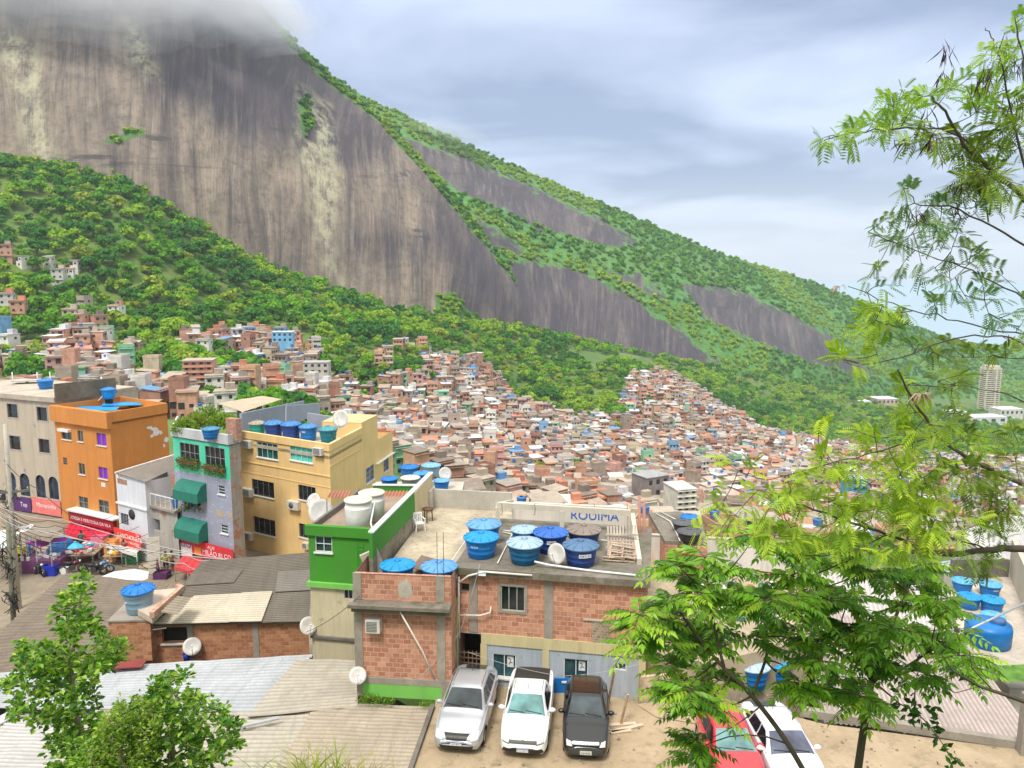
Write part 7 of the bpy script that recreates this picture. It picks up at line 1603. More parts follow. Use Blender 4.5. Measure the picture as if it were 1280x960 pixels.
# ---------------------------------------------------------------- right hand side: yards, roofs and tanks seen through the leaves
RZ = 3.4
rpl = [G(811, 641, RZ), G(850, 639, RZ), G(878, 651, RZ), G(884, 678, RZ), G(831, 676, RZ)]
rb_ = empty('flat_roofed_house', rpl[0], 'brick house with dark flat roof carrying two grey lidded tanks and one blue tank', 'house')
MB().prism([tuple(p)[:2] for p in rpl], -8, RZ - .2, top=False).build('brick_wall', M_['brick'], rb_); MB().prism([tuple(p)[:2] for p in rpl], RZ - .2, RZ, bottom=True).build('roof_slab', concrete((.24, .21, .17), .6, .3), rb_)
def gt(px, py, z, w_, bd, ld, lb, **k):
    dia = 1.0
    for _ in range(4): p = G(px, py, z); p.y += dia * .4; dia = w_ / 962 * (p.y * cT + (CH - z - .6) * sT) / 1.05
    return tank((p.x, p.y, z), dia, bd, ld, lb, **k)
gt(864, 661, RZ, 24, TB, TB, 'blue tank at the far corner of the dark flat roof'); gt(856, 668, RZ, 28, (.03, .03, .03), (.10, .10, .11), 'farther of two tanks with flat dark grey lids', hs=.8); gt(864, 681, RZ - .1, 31, (.03, .03, .03), (.09, .09, .10), 'nearer of two tanks with flat dark grey lids', hs=.8)
for i, pts in enumerate(([(820, 642), (838, 652), (846, 667), (850, 676)], [(826, 640), (850, 652), (862, 660)])):
    pipe('water_pipe', [G(x, y, RZ + .06) for x, y in pts], .035, M_['pvc'], ['cream pipe looping over the dark flat roof', 'second cream pipe on the dark flat roof, nearer the blue tank'][i])
YZ = 1.6
yd = [G(800, 728, YZ), G(806, 700, YZ), G(1010, 716, YZ), G(1190, 800, -.8), Vector((14, 31, YZ)), Vector((5.6, 28.4, YZ))]
MB().prism([(5.3, 28.9), tuple(G(806, 700, YZ))[:2], tuple(G(1020, 716, YZ))[:2], tuple(G(1010, 800, YZ))[:2], tuple(G(880, 860, YZ - 1))[:2]], -8, YZ).build('yard', concrete((.44, .36, .25), .5), kind='structure', label='pale sandy yard behind the tree, strewn with rubble')
ww = empty('yard_wall', G(870, 690, YZ), 'long whitewashed wall behind the wood planks and the leafy tree', 'wall'); a, b = G(803, 706, YZ), G(1010, 716, YZ); wwm = paint_wall((.74, .70, .64), .35)
q = MB(); q.beam(a + Vector((0, 0, .8)), b + Vector((0, 0, .7)), .2, 1.65); q.build('panel', wwm, ww); q = MB(); q.beam(a + Vector((0, 0, 1.66)), b + Vector((0, 0, 1.56)), .26, .06); q.build('coping', M_['conc_l'], ww)
rr = random.Random(11)
wd = empty('plank_stack', G(830, 705, YZ), 'row of pale wooden planks leaning on the whitewashed wall', 'planks')
for i in range(12):
    p = G(812 + i * 3.2, 705 + rr.uniform(0, 3), YZ); MB().box((p.x, p.y - .1, YZ + .6 + rr.uniform(-.1, .1)), (rr.uniform(.08, .16), .05, 1.3), rr.uniform(-.1, .1), (-.25, rr.uniform(-.12, .12))).build('plank', plain((.58 - .02 * (i % 5), .42, .27), .85, name='plank_wood', var=.2), wd)
q = MB(); p = G(806, 712, YZ); q.box((p.x, p.y, YZ + .5), (.1, .06, 1.2), 0, (-.3, .1)); q.build('yellow_plank', ylw, label='narrow yellow board beside the row of planks', cat='board')
p = G(868, 712, YZ); MB().lathe([(0, 0), (.30, 0), (.42, .28), (.40, .55), (.22, .78), (.10, .86), (0, .84)], p, 12).build('sack', plain((.75, .13, .02), .6, name='orange_sack', var=.15), label='bright orange sack by the rubble in the yard', cat='sack')
q = MB(); q.box(G(856, 722, YZ) + Vector((0, 0, .8)), (.9, .08, 1.7), .2, (-.2, .15)); q.build('rusty_door', plain((.20, .09, .035), .8, name='rusted_panel', var=.4), label='rusty brown metal panel leaning beside the orange sack', cat='metal panel')
q = MB(); cm_ = [M_['white'], plain((.3, .3, .32), .8, name='grey_rubble'), plain((.5, .12, .1), .7, name='red_rag'), M_['wood'], plain((.1, .25, .2), .7, name='green_rag')]
for i in range(150):
    x, y = rr.uniform(865, 990), rr.uniform(716, 775); p = G(x, y, YZ); s = rr.uniform(.08, .4); q.mat(rr.choice([0, 0, 0, 1, 1, 2, 3, 3, 4])).box(p + Vector((0, 0, s * .25)), (s, s * rr.uniform(.3, 1), s * rr.uniform(.2, .7)), rr.uniform(0, 3), (rr.uniform(-.4, .4), rr.uniform(-.4, .4)))
q.build('rubble', cm_, kind='stuff', label='rubble of boards, rags and broken pieces in the yard')
for px, py, w_, lb, ld in ((912, 842, 34, 'blue tank half hidden by leaves, left of the group behind the white sedan', TL_), (945, 866, 44, 'blue tank with pale lid touching the roof of the white sedan in view', PALE), (977, 856, 34, 'cyan blue tank just right behind the white sedan', TC), (925, 768, 26, 'blue tank deep in the yard between the leaves', TB)):
    gt(px, py, .0 if py > 800 else YZ, w_, TB, ld, lb, hs=1.2)
q = MB(); a, b = G(800, 884, 0), G(900, 872, 0); q.beam(a + Vector((0, .3, .55)), b + Vector((0, .3, .5)), .15, 1.1); q.build('plank_fence', plain((.48, .38, .26), .85, name='fence_wood', var=.35), label='low brown plank fence under the left part of the tree', cat='fence')
q = MB(); q.add([G(795, 880, .02), G(865, 872, .35), G(905, 888, .25), G(880, 906, .03), G(820, 896, .03)], [(0, 4, 1), (4, 3, 1), (3, 2, 1)]); q.build('earth_mound', park_m, kind='structure', label='low mound of pale earth between the black and red cars')
# odds and ends by the wall
p = G(775, 866, 0); q = MB(); q.prism([(p.x - .6, p.y), (p.x + .9, p.y - .15), (p.x + .9, p.y - .25), (p.x - .6, p.y - .1)], .0, .9); q.build('painted_panel', plain((.25, .40, .55), .6, name='blue_white_panel', var=.5), label='blue and white panel leaning at the wall behind the black hatchback', cat='panel')
q = MB(); q.box(G(702, 862, 0) + Vector((0, 0, .3)), (.6, .5, .6)); q.build('blue_box', plain((.0, .14, .45), .5, name='blue_plastic_b'), label='blue plastic box between the white pickup and the black hatchback', cat='box')
for i, (x, y, l, a) in enumerate(((778, 905, 1.0, .1), (784, 910, 1.3, .35), (776, 914, .8, .2))): MB().box(G(x, y, .04), (l, .16, .04), a).build('plank', plain((.62, .50, .36), .8, name='pale_plank'), label=['upper pale board on the ground right of the black car', 'longest pale board on the ground right of the black car', 'shortest pale board on the ground right of the black car'][i], cat='plank')
for i, pts in enumerate(([(785, 868, 1.3), (776, 905, .02)], [(768, 838, 1.9), (760, 880, .05)])): q = MB(); q.beam(G(*pts[0]), G(*pts[1]), .07); q.build('wooden_post', M_['wood'], label=['slanting pale stick right of the blue and white panel', 'thin slanting pole before the blue grey wall'][i], cat='stick')
q = MB(); p = G(540, 868, 0); q.box((p.x + .1, p.y, .35), (.7, .5, .7)); q.build('cabinet', M_['cable'], label='small dark cabinet with teal front beside the silver sedan', cat='cabinet')
q = MB(); q.box((p.x + .1, p.y - .26, .35), (.5, .02, .5)); o_ = q.build('teal_panel', plain((.02, .28, .32), .4, name='teal_panel')); o_.parent = bpy.data.objects['cabinet']
# pinkish corrugated roof
pr = empty('corrugated_roof', G(1150, 850, -1), 'large pinkish white corrugated roof behind the kerb on the right', 'roof'); pkm = sheet_mat((.54, .45, .41), .45, .15, rc=(.35, .22, .2))
corr('roof_sheet', (G(1200, 792, -.6), G(1300, 930, -.6), G(1030, 903, -.35), G(1000, 758, -.35)), 40, .035, pkm, pr, sub=14, sag=.04)
MB().prism([tuple(G(1200, 796, -.8))[:2], tuple(G(1300, 925, -.8))[:2], tuple(G(1032, 899, -.8))[:2], tuple(G(1004, 765, -.8))[:2]], -8, -1.0).build('wall', M_['conc_l'], pr)
p2 = empty('corrugated_roof', G(1060, 745, 0), 'second pale sheet roof between the branches beyond the pinkish one', 'roof')
corr('roof_sheet', (G(1180, 735, -1.5), G(1195, 795, -.9), G(1000, 762, -.6), G(990, 705, -1.2)), 34, .03, sheet_mat((.70, .64, .60), .3, .1), p2); MB().prism([tuple(G(1178, 738, -1.7))[:2], tuple(G(1193, 790, -1.7))[:2], tuple(G(1003, 760, -1.7))[:2], tuple(G(993, 709, -1.7))[:2]], -8, -1.9).build('wall', M_['conc_l'], p2)
q = MB(); a = G(1283, 945, 0); q.prism([(a.x - .2, a.y), (a.x + .35, a.y - .1), (a.x + .4, a.y + .3), (a.x - .15, a.y + .35)], 0, 2.2); q.build('gate_post', M_['conc'], label='square concrete post at the right end of the kerb', cat='post')
tz = -1.2
pf = empty('tank_terrace', G(1230, 790, tz), 'pale terrace at the right edge carrying six blue tanks', 'roof terrace'); MB().prism([tuple(G(x, y, tz))[:2] for x, y in ((1183, 742), (1262, 716), (1300, 800), (1300, 860), (1262, 860), (1203, 800))], -9, tz).build('floor', concrete((.56, .50, .42), .4), pf)
q = MB(); a, b = G(1190, 722, tz), G(1262, 722, tz); q.beam(a + Vector((0, .2, .5)), b + Vector((0, .2, .5)), .2, 1.1); q.build('back_wall', M_['conc_d'], pf)
q = MB(); a, b = G(1264, 716, tz), G(1310, 830, tz); q.beam(a + Vector((0, 0, 1.0)), b + Vector((0, 0, 1.0)), .25, 2.2); q.build('side_wall', paint_wall((.62, .54, .42), .4), pf)
for px, py, w_, ld, lb, wr in ((1208, 743, 26, (.10, .42, .66), 'upper left tank with sky blue lid on the right terrace', None), (1243, 748, 27, (.10, .40, .66), 'upper right tank with sky blue lid on the right terrace', ('FORTE', .6, 'ink')), (1217, 764, 28, TC, 'middle left tank on the right terrace', None), (1246, 769, 29, TC, 'middle right tank on the right terrace', None), (1247, 788, 28, (.12, .42, .62), 'tank with pale lid directly behind the big tank', ('FORTE', .6, 'ink'))): gt(px, py, tz, w_, TB, ld, lb, writing=wr)
p = G(1250, 816, tz); p.y += 1.0; e = empty('water_tank', (p.x, p.y, tz), 'big dark blue closed tank, nearest on the right terrace', 'water tank', 'blue water tanks'); MB().lathe([(0, 0), (.92, 0), (1.0, .06), (1.02, .85), (.97, 1.02), (.45, 1.12), (.40, 1.12), (0, 1.12)], seg=32).build('body', plastic(TB), e, world=False, uv=False); MB().lathe([(.36, 1.12), (.36, 1.26), (.30, 1.30), (0, 1.30)], (.35, -.1, 0), 20).build('lid', plastic((.04, .12, .30)), e, world=False, uv=False)
q = MB(); q.add([G(1226, 832, -.4), G(1300, 830, -.4), G(1300, 852, -.4), G(1256, 852, -.4)], [(0, 1, 2, 3)]); q.build('lawn', plain((.09, .20, .025), .9, name='turf', var=.4), kind='structure', label='small strip of bright green turf below the big tank')
bigw = empty('white_warehouse', G(1240, 690, -4), 'broad pale building with white sheet roof at the right edge beyond the tanks', 'building'); wpoly = [G(1196, 664, -4), G(1300, 640, -4), G(1310, 730, -4), G(1262, 716, -4)]
MB().prism([tuple(p)[:2] for p in wpoly], -24, -4.2).build('wall', wwm, bigw); corr('roof', (wpoly[1], wpoly[2], wpoly[3], wpoly[0]), 40, .05, sheet_mat((.72, .70, .68), .3, .08), bigw)
bm2 = empty('grey_roofed_shed', G(1190, 705, -4), 'shed with pale blue grey roof behind the tank terrace', 'shed'); spoly = [G(1176, 702, -3), G(1212, 698, -3), G(1216, 712, -3), G(1180, 716, -3)]
MB().prism([tuple(p)[:2] for p in spoly], -12, -3.1).build('wall', M_['conc_l'], bm2); corr('roof', (spoly[0], spoly[1], spoly[2], spoly[3]), 12, .04, sheet_mat((.45, .55, .60), .3, .05), bm2)
pipe('steel_tube', [G(1195, 795, 1.0), G(1285, 752, 1.2)], .05, M_['alu'], 'long pale tube slanting across the tank terrace', 'pole')
# mid distance blocks beyond the terrace (named houses of their own)
def blockhouse(px, py, wpx, hpx, Y, c, rc, label, rz=.1, fl=3, nx=3, depth=8):
    w_ = wpx / 962 * Y * 1.05; h = hpx / 962 * Y * 1.05; b = D(px, py, Y); e = empty('hillside_building', (b.x, b.y, b.z), label, 'building', rz=rz)
    MB().box((0, depth / 2, h / 2 - 3), (w_, depth, h + 6)).build('wall', wall_v(c), e, world=False, uv=False); MB().box((0, depth / 2, h + .12), (w_ + .5, depth + .5, .22)).build('roof', wall_v(rc), e, world=False, uv=False)
    for i in range(fl):
        for k in range(nx): MB().box(((k + .5) / nx * w_ - w_ / 2, -.03, (i + .55) / fl * h), (w_ / nx * .45, .12, h / fl * .42)).build('window', frame_dark, e, world=False, uv=False)
        if fl > 2: MB().box((0, -.25, (i + 1) / fl * h - .3), (w_, .6, .12)).build('balcony_slab', wall_v(c), e, world=False, uv=False)
blockhouse(602, 598, 22, 28, 330, (.50, .24, .15), (.5, .45, .38), 'four storey red brick block joined to the light green block', .2, 4, 3)
blockhouse(626, 600, 20, 27, 328, (.22, .50, .12), (.5, .5, .42), 'bright light green block of four storeys among the houses', .2, 4, 2)
blockhouse(590, 560, 40, 12, 380, (.35, .42, .52), (.4, .45, .5), 'blue grey building behind the red brick block', .3, 1, 2); blockhouse(822, 622, 34, 26, 245, (.28, .24, .22), (.38, .38, .38), 'dark grey two tier house beyond the dark flat roof', .5, 2, 3)
blockhouse(858, 640, 26, 28, 215, (.68, .62, .56), (.62, .6, .56), 'pale four storey house with small dark windows behind the flat roof', .25, 4, 3, 9); blockhouse(552, 500, 18, 10, 420, (.20, .50, .30), (.3, .5, .4), 'mint green house with terrace above the brick houses', .1, 2, 2)
blockhouse(353, 428, 24, 12, 385, (.20, .48, .72), (.55, .65, .72), 'sky blue two storey house alone at the forest edge', .15, 2, 4); blockhouse(248, 478, 34, 26, 260, (.60, .32, .22), (.5, .42, .36), 'salmon four storey block behind the rooftop garden', .2, 4, 4); blockhouse(395, 468, 30, 14, 330, (.52, .48, .42), (.45, .42, .4), 'long grey two storey house under the trees behind the yellow roof', .1, 2, 4)
blockhouse(1075, 615, 24, 16, 330, (.10, .36, .55), (.5, .6, .65), 'bright blue house seen between the feathery branches', .2, 2, 2)
# the tower and the low white buildings near the sea
tw = D(1234, 512, 1180); e = empty('round_tower_block', tw, 'tall cream tower block far away near the sea', 'tower block'); th_ = 66; twc = wall_v((.62, .54, .40))
MB().lathe([(13.5, 0), (13.5, th_), (12, th_), (12, th_ + 3), (0, th_ + 3)], seg=28, smooth=False).build('wall', twc, e, world=False, uv=False)
q = MB(); [q.lathe([(13.6, 2 + i * 3.05), (14.3, 2 + i * 3.05), (14.3, 3 + i * 3.05), (13.6, 3 + i * 3.05)], seg=28) for i in range(20)]; q.build('balcony_ring', wall_v((.72, .66, .52)), e, world=False, uv=False)
q = MB(); [q.lathe([(13.55, 3.5 + i * 3.05), (13.56, 3.5 + i * 3.05), (13.56, 4.7 + i * 3.05), (13.55, 4.7 + i * 3.05)], seg=28) for i in range(20)]; q.build('window_band', frame_dark, e, world=False, uv=False)
q = MB()
for k in range(7): a = k * 2 * PI / 7 + .3; q.box((14 * math.cos(a), 14 * math.sin(a), th_ / 2), (2.2, 2.2, th_), a)
q.build('pier', wall_v((.66, .58, .44)), e, world=False, uv=False)
for (px, py, w_, h_, Y, c, lb) in ((1165, 536, 50, 7, 1000, (.75, .76, .78), 'long white roofed hall near the tower'), (1160, 553, 22, 10, 960, (.66, .60, .5), 'orange roofed house beside the white hall'), (1200, 530, 22, 14, 1050, (.62, .58, .5), 'cream block left below the tower'), (1230, 530, 60, 8, 1000, (.7, .7, .7), 'white flat hall right below the tower'), (1110, 506, 26, 7, 1050, (.6, .45, .36), 'pinkish villa at the forest foot'), (1082, 508, 14, 6, 1020, (.7, .68, .64), 'small white villa at the forest foot'), (1105, 525, 12, 3, 1000, (.75, .75, .75), 'tiny white roof in the trees'), (1265, 520, 30, 8, 1080, (.7, .68, .62), 'white building right of the tower foot')):
    blockhouse(px, py, w_, h_, Y, c, (.55, .25, .15) if 'orange' in lb else (.75, .76, .78), lb, .1, 1 if h_ < 9 else 3, 5, 25)
# road on pillars along the foot of the rock
vd = None
for i, pts in enumerate(([(712, 437, 768), (760, 444, 795), (830, 455, 835), (912, 469, 890)], [(424, 374, 610), (470, 383, 620)])):
    P_ = [D(*p) for p in pts]; e = empty('road_viaduct', P_[0], ['concrete road on pillars running along the foot of the dark slab', 'short pale road wall at the foot of the big dome'][i], 'viaduct'); q = MB(); pl = MB(); 
    for a, b in zip(P_, P_[1:]):
        q.beam(a, b, 3, 1.0); n = int((b - a).length / 7)
        for k in range(n): p = a.lerp(b, k / n); pl.beam(p - Vector((0, 0, .5)), p - Vector((0, 0, 5)), .8)
    q.build('deck', M_['conc_l'], e, uv=False); pl.build('pillar', M_['conc'], e, uv=False)
# ---------------------------------------------------------------- bank under the camera
bk_m = hill_mat('bank_grass'); q = MB(); q.add([(-60, 2, 14.2), (60, 2, 14.2), (60, 17, -.3), (-60, 17, -.3), (-60, -12, 14.6), (60, -12, 14.6), (60, 17, -8), (-60, 17, -8)], [(0, 3, 2, 1), (4, 0, 1, 5), (3, 7, 6, 2)]); q.build('grassy_bank', bk_m, kind='structure', label='grassy bank below the viewpoint')
def bank_z(y): return 14.2 - (y - 2) * 14.5 / 15
class Leaves:
    def __init__(s): s.V, s.C = [], []
    def add(s, P, Dr, Up, L, Wd, col, wide=.5, fold=.18):
        """arrays (n,3): base, direction, approximate normal; two faces per leaf, folded on the midrib"""
        P, Dr, Up = map(lambda a: np.asarray(a, float).reshape(-1, 3), (P, Dr, Up)); n = len(P); Dr = Dr / np.linalg.norm(Dr, axis=1)[:, None]; S_ = np.cross(Dr, Up); S_ /= np.linalg.norm(S_, axis=1)[:, None] + 1e-9; N = np.cross(S_, Dr)
        L = np.broadcast_to(np.asarray(L, float), (n,))[:, None]; Wd = np.broadcast_to(np.asarray(Wd, float), (n,))[:, None]
        a = P; m = P + Dr * L * wide - N * Wd * fold; t = P + Dr * L - N * L * .12; l = P + Dr * L * wide - S_ * Wd * .5 + N * Wd * fold; r = P + Dr * L * wide + S_ * Wd * .5 + N * Wd * fold
        q = np.stack([a, l, t, m, a, m, t, r], 1).reshape(-1, 3); s.V.append(q); s.C.append(np.repeat(np.broadcast_to(col, (n, 3)), 8, axis=0))
    def build(s, name, mat, parent):
        V = np.concatenate(s.V); C = np.clip(np.concatenate(s.C), 0, 1)
        return np_mesh(name, V, np.arange(len(V)).reshape(-1, 4), mat, parent, col=C)
near_leaf = attr_mat('near_leaf', .38, .38, .4, (1.35, 1.3, .6)); feather_leaf = attr_mat('feather_leaf', .5, .32, .3, (1.2, 1.25, .4))
NL = np.random.default_rng(5)
def unit(v): v = np.asarray(v, float); return v / (np.linalg.norm(v) + 1e-9)
def in_poly(pl, n, rng):
    xs = [p[0] for p in pl]; ys = [p[1] for p in pl]; out = []
    while len(out) < n:
        p = (rng.uniform(min(xs), max(xs)), rng.uniform(min(ys), max(ys)))
        if inside(p, pl): out.append(p)
    return out
twig_m = plain((.10, .075, .05), .85, name='twig_bark', var=.3); bark_l = plain((.24, .19, .14), .9, name='pale_bark', var=.4)
def curve(a, b, bend, n=6, rng=NL):
    a, b = Vector(a), Vector(b); o = Vector(rng.normal(size=3)) * bend * (b - a).length; return [a.lerp(b, k / n) + o * 4 * (k / n) * (1 - k / n) * .5 + Vector((0, 0, -.15 * bend * (b - a).length * math.sin(PI * k / n))) for k in range(n + 1)]
def rosette_tree(name, label, trunk, tips, Yr, leafL, leafW, cols, nleaf, seed, wide=.62, stray=0):
    rng = np.random.default_rng(seed); T = [D(x, y, Y) for x, y, Y in trunk]; base = T[0].copy(); base.z = bank_z(base.y) - .1; e = empty(name, base, label, 'tree' if 'tree' in name else 'shrub')
    br = MB(); br.tube([base] + T, [.075] + [lerp(.06, .018, i / (len(T) - 1)) for i in range(len(T))], 8); lv = Leaves()
    nodes = []
    for a, b in zip(T, T[1:]): nodes += [a.lerp(b, k / 4) for k in range(4)]
    nodes.append(T[-1])
    order = sorted(tips, key=lambda t: min((D(t[0], t[1], np.mean(Yr)) - q).length for q in nodes))
    for (x, y) in order:
        Y = rng.uniform(*Yr); p = D(x, y, Y); near = min(nodes, key=lambda q: (q - p).length + (0.5 if q.z > p.z + .1 else 0)); d_ = (p - near).length
        if d_ > .08:
            cv = curve(near, p, .12, 5, rng); br.tube(cv, [max(.004, .010 * min(1, d_)) * (1 - .6 * k / 5) for k in range(6)], 4); nodes += cv[2:]
        k = int(nleaf * rng.uniform(.7, 1.3)); th = rng.uniform(0, 2 * PI, k); el = rng.uniform(-.35, .95, k); dr = np.stack([np.cos(th) * np.cos(el), np.sin(th) * np.cos(el), np.sin(el)], 1)
        P_ = np.array(p) + dr * .02 + np.array([0, 0, 1]) * rng.uniform(-.10, .03, k)[:, None]; up = np.array([0, 0, 1.]) + rng.normal(size=(k, 3)) * .35
        c = np.array(cols)[rng.choice(len(cols), k)] * rng.uniform(.75, 1.25, (k, 1)); lv.add(P_, dr, up, leafL * rng.uniform(.65, 1.2, k), leafW * rng.uniform(.8, 1.15, k), c, wide)
    br.build('trunk', bark_l, e, uv=False); lv.build('crown', near_leaf, e); return e
GC = [(.14, .30, .025), (.23, .42, .04), (.36, .52, .07), (.06, .17, .015), (.10, .24, .02)]
polyC = [(98, 716), (112, 722), (112, 745), (126, 760), (122, 790), (160, 798), (160, 820), (128, 838), (118, 860), (130, 900), (140, 975), (62, 975), (58, 930), (30, 885), (12, 900), (2, 860), (18, 835), (18, 805), (55, 795), (66, 790), (62, 762), (78, 745)]
polyD = [(214, 838), (236, 832), (232, 862), (262, 866), (280, 880), (304, 908), (300, 935), (268, 962), (240, 985), (60, 985), (90, 940), (120, 905), (150, 895), (175, 868), (190, 850)]
rosette_tree('leafy_tree', 'upright young tree with round glossy leaves at the lower left corner', [(112, 1000, 9.6), (106, 960, 9.6), (92, 880, 9.7), (88, 830, 9.8), (97, 770, 9.9), (101, 728, 10)], in_poly(polyC, 330, NL), (9.0, 10.5), .105, .066, GC, 12, 3)
rosette_tree('leafy_shrub', 'dense round leaved shrub right of the upright young tree', [(215, 1020, 8.8), (214, 960, 8.9), (216, 900, 9.0), (222, 862, 9.0)], in_poly(polyD, 380, NL), (8.2, 9.6), .095, .060, GC, 12, 4)
yl = [(.24, .36, .03), (.32, .44, .05), (.14, .28, .02), (.18, .30, .03)]
rosette_tree('small_leaved_shrub', 'yellow green fine leaved shrub between the two leafy crowns', [(150, 1010, 8.3), (152, 960, 8.3), (150, 920, 8.4)], in_poly([(150, 872), (190, 870), (200, 900), (190, 985), (95, 985), (110, 930), (130, 900)], 260, NL), (7.9, 8.8), .055, .028, yl, 14, 5)
# pinnate tree on the right
def compound(lv, p, d, L, nl, ll, lw, rng, cols, br, droop=.35):
    d = unit(d); side = unit(np.cross(d, (0, 0, 1)) + rng.normal(size=3) * .15); up = np.cross(side, d); pts = []
    for k in range(8): t_ = k / 7; pts.append(np.array(p) + d * L * t_ + np.array([0, 0, -1]) * droop * L * t_ ** 2)
    br.tube(pts, .0035, 3, False); c0 = np.array(cols[rng.choice(len(cols))]) * rng.uniform(.8, 1.25); P_, Dd, Ll = [], [], []
    for k in range(nl):
        t_ = .18 + .82 * k / (nl - 1); q = np.array(p) + d * L * t_ + np.array([0, 0, -1]) * droop * L * t_ ** 2; ax = unit(d + np.array([0, 0, -2 * droop * t_]))
        for s in (-1, 1): P_.append(q); Dd.append(side * s + ax * .65 + np.array([0, 0, -.25 - .2 * rng.random()]) + rng.normal(size=3) * .08); Ll.append(ll * (.65 + .45 * math.sin(PI * min(1, t_ + .1))))
    P_.append(q); Dd.append(ax); Ll.append(ll); n = len(P_); lv.add(P_, Dd, np.tile(up, (n, 1)) + rng.normal(size=(n, 3)) * .15, Ll, np.array(Ll) * lw, c0 * rng.uniform(.85, 1.15, (n, 1)), .42, .12)
rng = np.random.default_rng(12)
base = D(1062, 1040, 8.4); base.z = bank_z(8.4) - .1; e = empty('pinnate_tree', base, 'big leafy tree with long feather shaped leaves standing before the cars on the right', 'tree'); br = MB(); lv = Leaves()
limbs = [([(1062, 1040, 8.4), (1074, 950, 8.4), (1083, 890, 8.5), (1090, 850, 8.6), (1103, 810, 8.7)], .05, .035), ([(1090, 850, 8.6), (1060, 800, 8.6), (1030, 770, 8.5), (990, 720, 8.6)], .035, .012), ([(1103, 810, 8.7), (1120, 770, 8.8), (1135, 730, 8.9)], .03, .012), ([(1092, 850, 8.6), (1130, 835, 8.4), (1160, 815, 8.3)], .025, .01),
         ([(1030, 1010, 7.8), (985, 930, 7.8), (940, 870, 7.9), (905, 835, 8.0), (875, 800, 8.2), (850, 765, 8.3)], .032, .012), ([(905, 835, 8.0), (890, 770, 8.2), (885, 730, 8.4)], .02, .01), ([(940, 870, 7.9), (960, 810, 8.2), (950, 760, 8.4)], .02, .01), ([(1125, 880, 8.0), (1150, 895, 7.8), (1175, 925, 7.7), (1190, 950, 7.6)], .008, .004), ([(1090, 850, 8.6), (1125, 880, 8.0)], .012, .008)]
nodes = []
for pts, r0, r1 in limbs:
    P_ = [D(*p) for p in pts]; Q_ = []
    for i in range(len(P_) - 1):
        for k in range(4): Q_.append(Vector([cr(P_[max(i - 1, 0)][c], P_[i][c], P_[i + 1][c], P_[min(i + 2, len(P_) - 1)][c], k / 4) for c in range(3)]))
    Q_.append(P_[-1]); br.tube(Q_, [lerp(r0, r1, i / (len(Q_) - 1)) for i in range(len(Q_))], 8); nodes += Q_[3:]
br.tube([base, D(1062, 1040, 8.4)], .055, 8); br.tube([Vector((D(1030, 1010, 7.8).x, 7.8, bank_z(7.8) - .1)), D(1030, 1010, 7.8)], .035, 8)
TIPS = [(800, 760), (826, 738), (855, 775), (815, 812), (868, 738), (882, 785), (796, 790), (842, 838), (905, 745), (850, 705), (820, 785), (862, 815), (930, 712), (962, 750), (938, 782), (985, 700), (1012, 735), (990, 795), (1030, 785), (1060, 750), (1035, 825), (1000, 845), (1080, 815), (1100, 780), (1100, 715), (1140, 735), (1172, 755), (1130, 785), (1185, 795), (1120, 838), (1160, 842), (1205, 828), (900, 690), (960, 672), (1020, 680), (1080, 690), (1050, 705), (1150, 700), (880, 880), (902, 858), (862, 872), (872, 945), (1055, 850), (1015, 870), (1085, 870), (960, 800), (1060, 790), (1010, 765), (1150, 815), (945, 745), (915, 765), (1125, 750), (835, 865), (1040, 740), (985, 745)]
PC = [(.17, .38, .02), (.24, .46, .03), (.34, .52, .04), (.08, .22, .012), (.17, .36, .025)]
for rep in range(2):
    for (x, y) in TIPS:
        if rep and rng.random() < .35: continue
        x2, y2 = x + rng.normal() * 9 * (1 + rep), y + rng.normal() * 8 * (1 + rep); p = D(x2, y2, rng.uniform(7.6, 9.3)); nr = min(nodes, key=lambda q: (q - p).length); cv = curve(nr, p, .15, 5, rng); br.tube(cv, [.011, .010, .008, .007, .006, .004], 4)
        for k in range(rng.integers(9, 15)):
            a = rng.uniform(0, 2 * PI); d = (math.cos(a), math.sin(a), rng.uniform(-.1, .6)); compound(lv, p, d, rng.uniform(.26, .42), int(rng.integers(6, 9)), .122, .42, rng, PC, br)
for (x, y) in [(1135, 878), (1150, 890), (1160, 905), (1175, 918), (1185, 935), (1128, 868), (1165, 882), (1145, 862), (1192, 948), (1140, 900), (1118, 815), (1180, 860), (1200, 845)]:
    for k in range(7): a = rng.uniform(0, 2 * PI); lv.add([D(x + rng.normal() * 7, y + rng.normal() * 7, 7.8)], [(math.cos(a), math.sin(a) * .6, rng.uniform(-.9, .1))], [(rng.normal() * .5, -1, .6)], .11, .05, np.array([[.04, .12, .012]]) * rng.uniform(.7, 1.6), .5)
br.build('trunk', twig_m, e, uv=False); lv.build('crown', near_leaf, e)
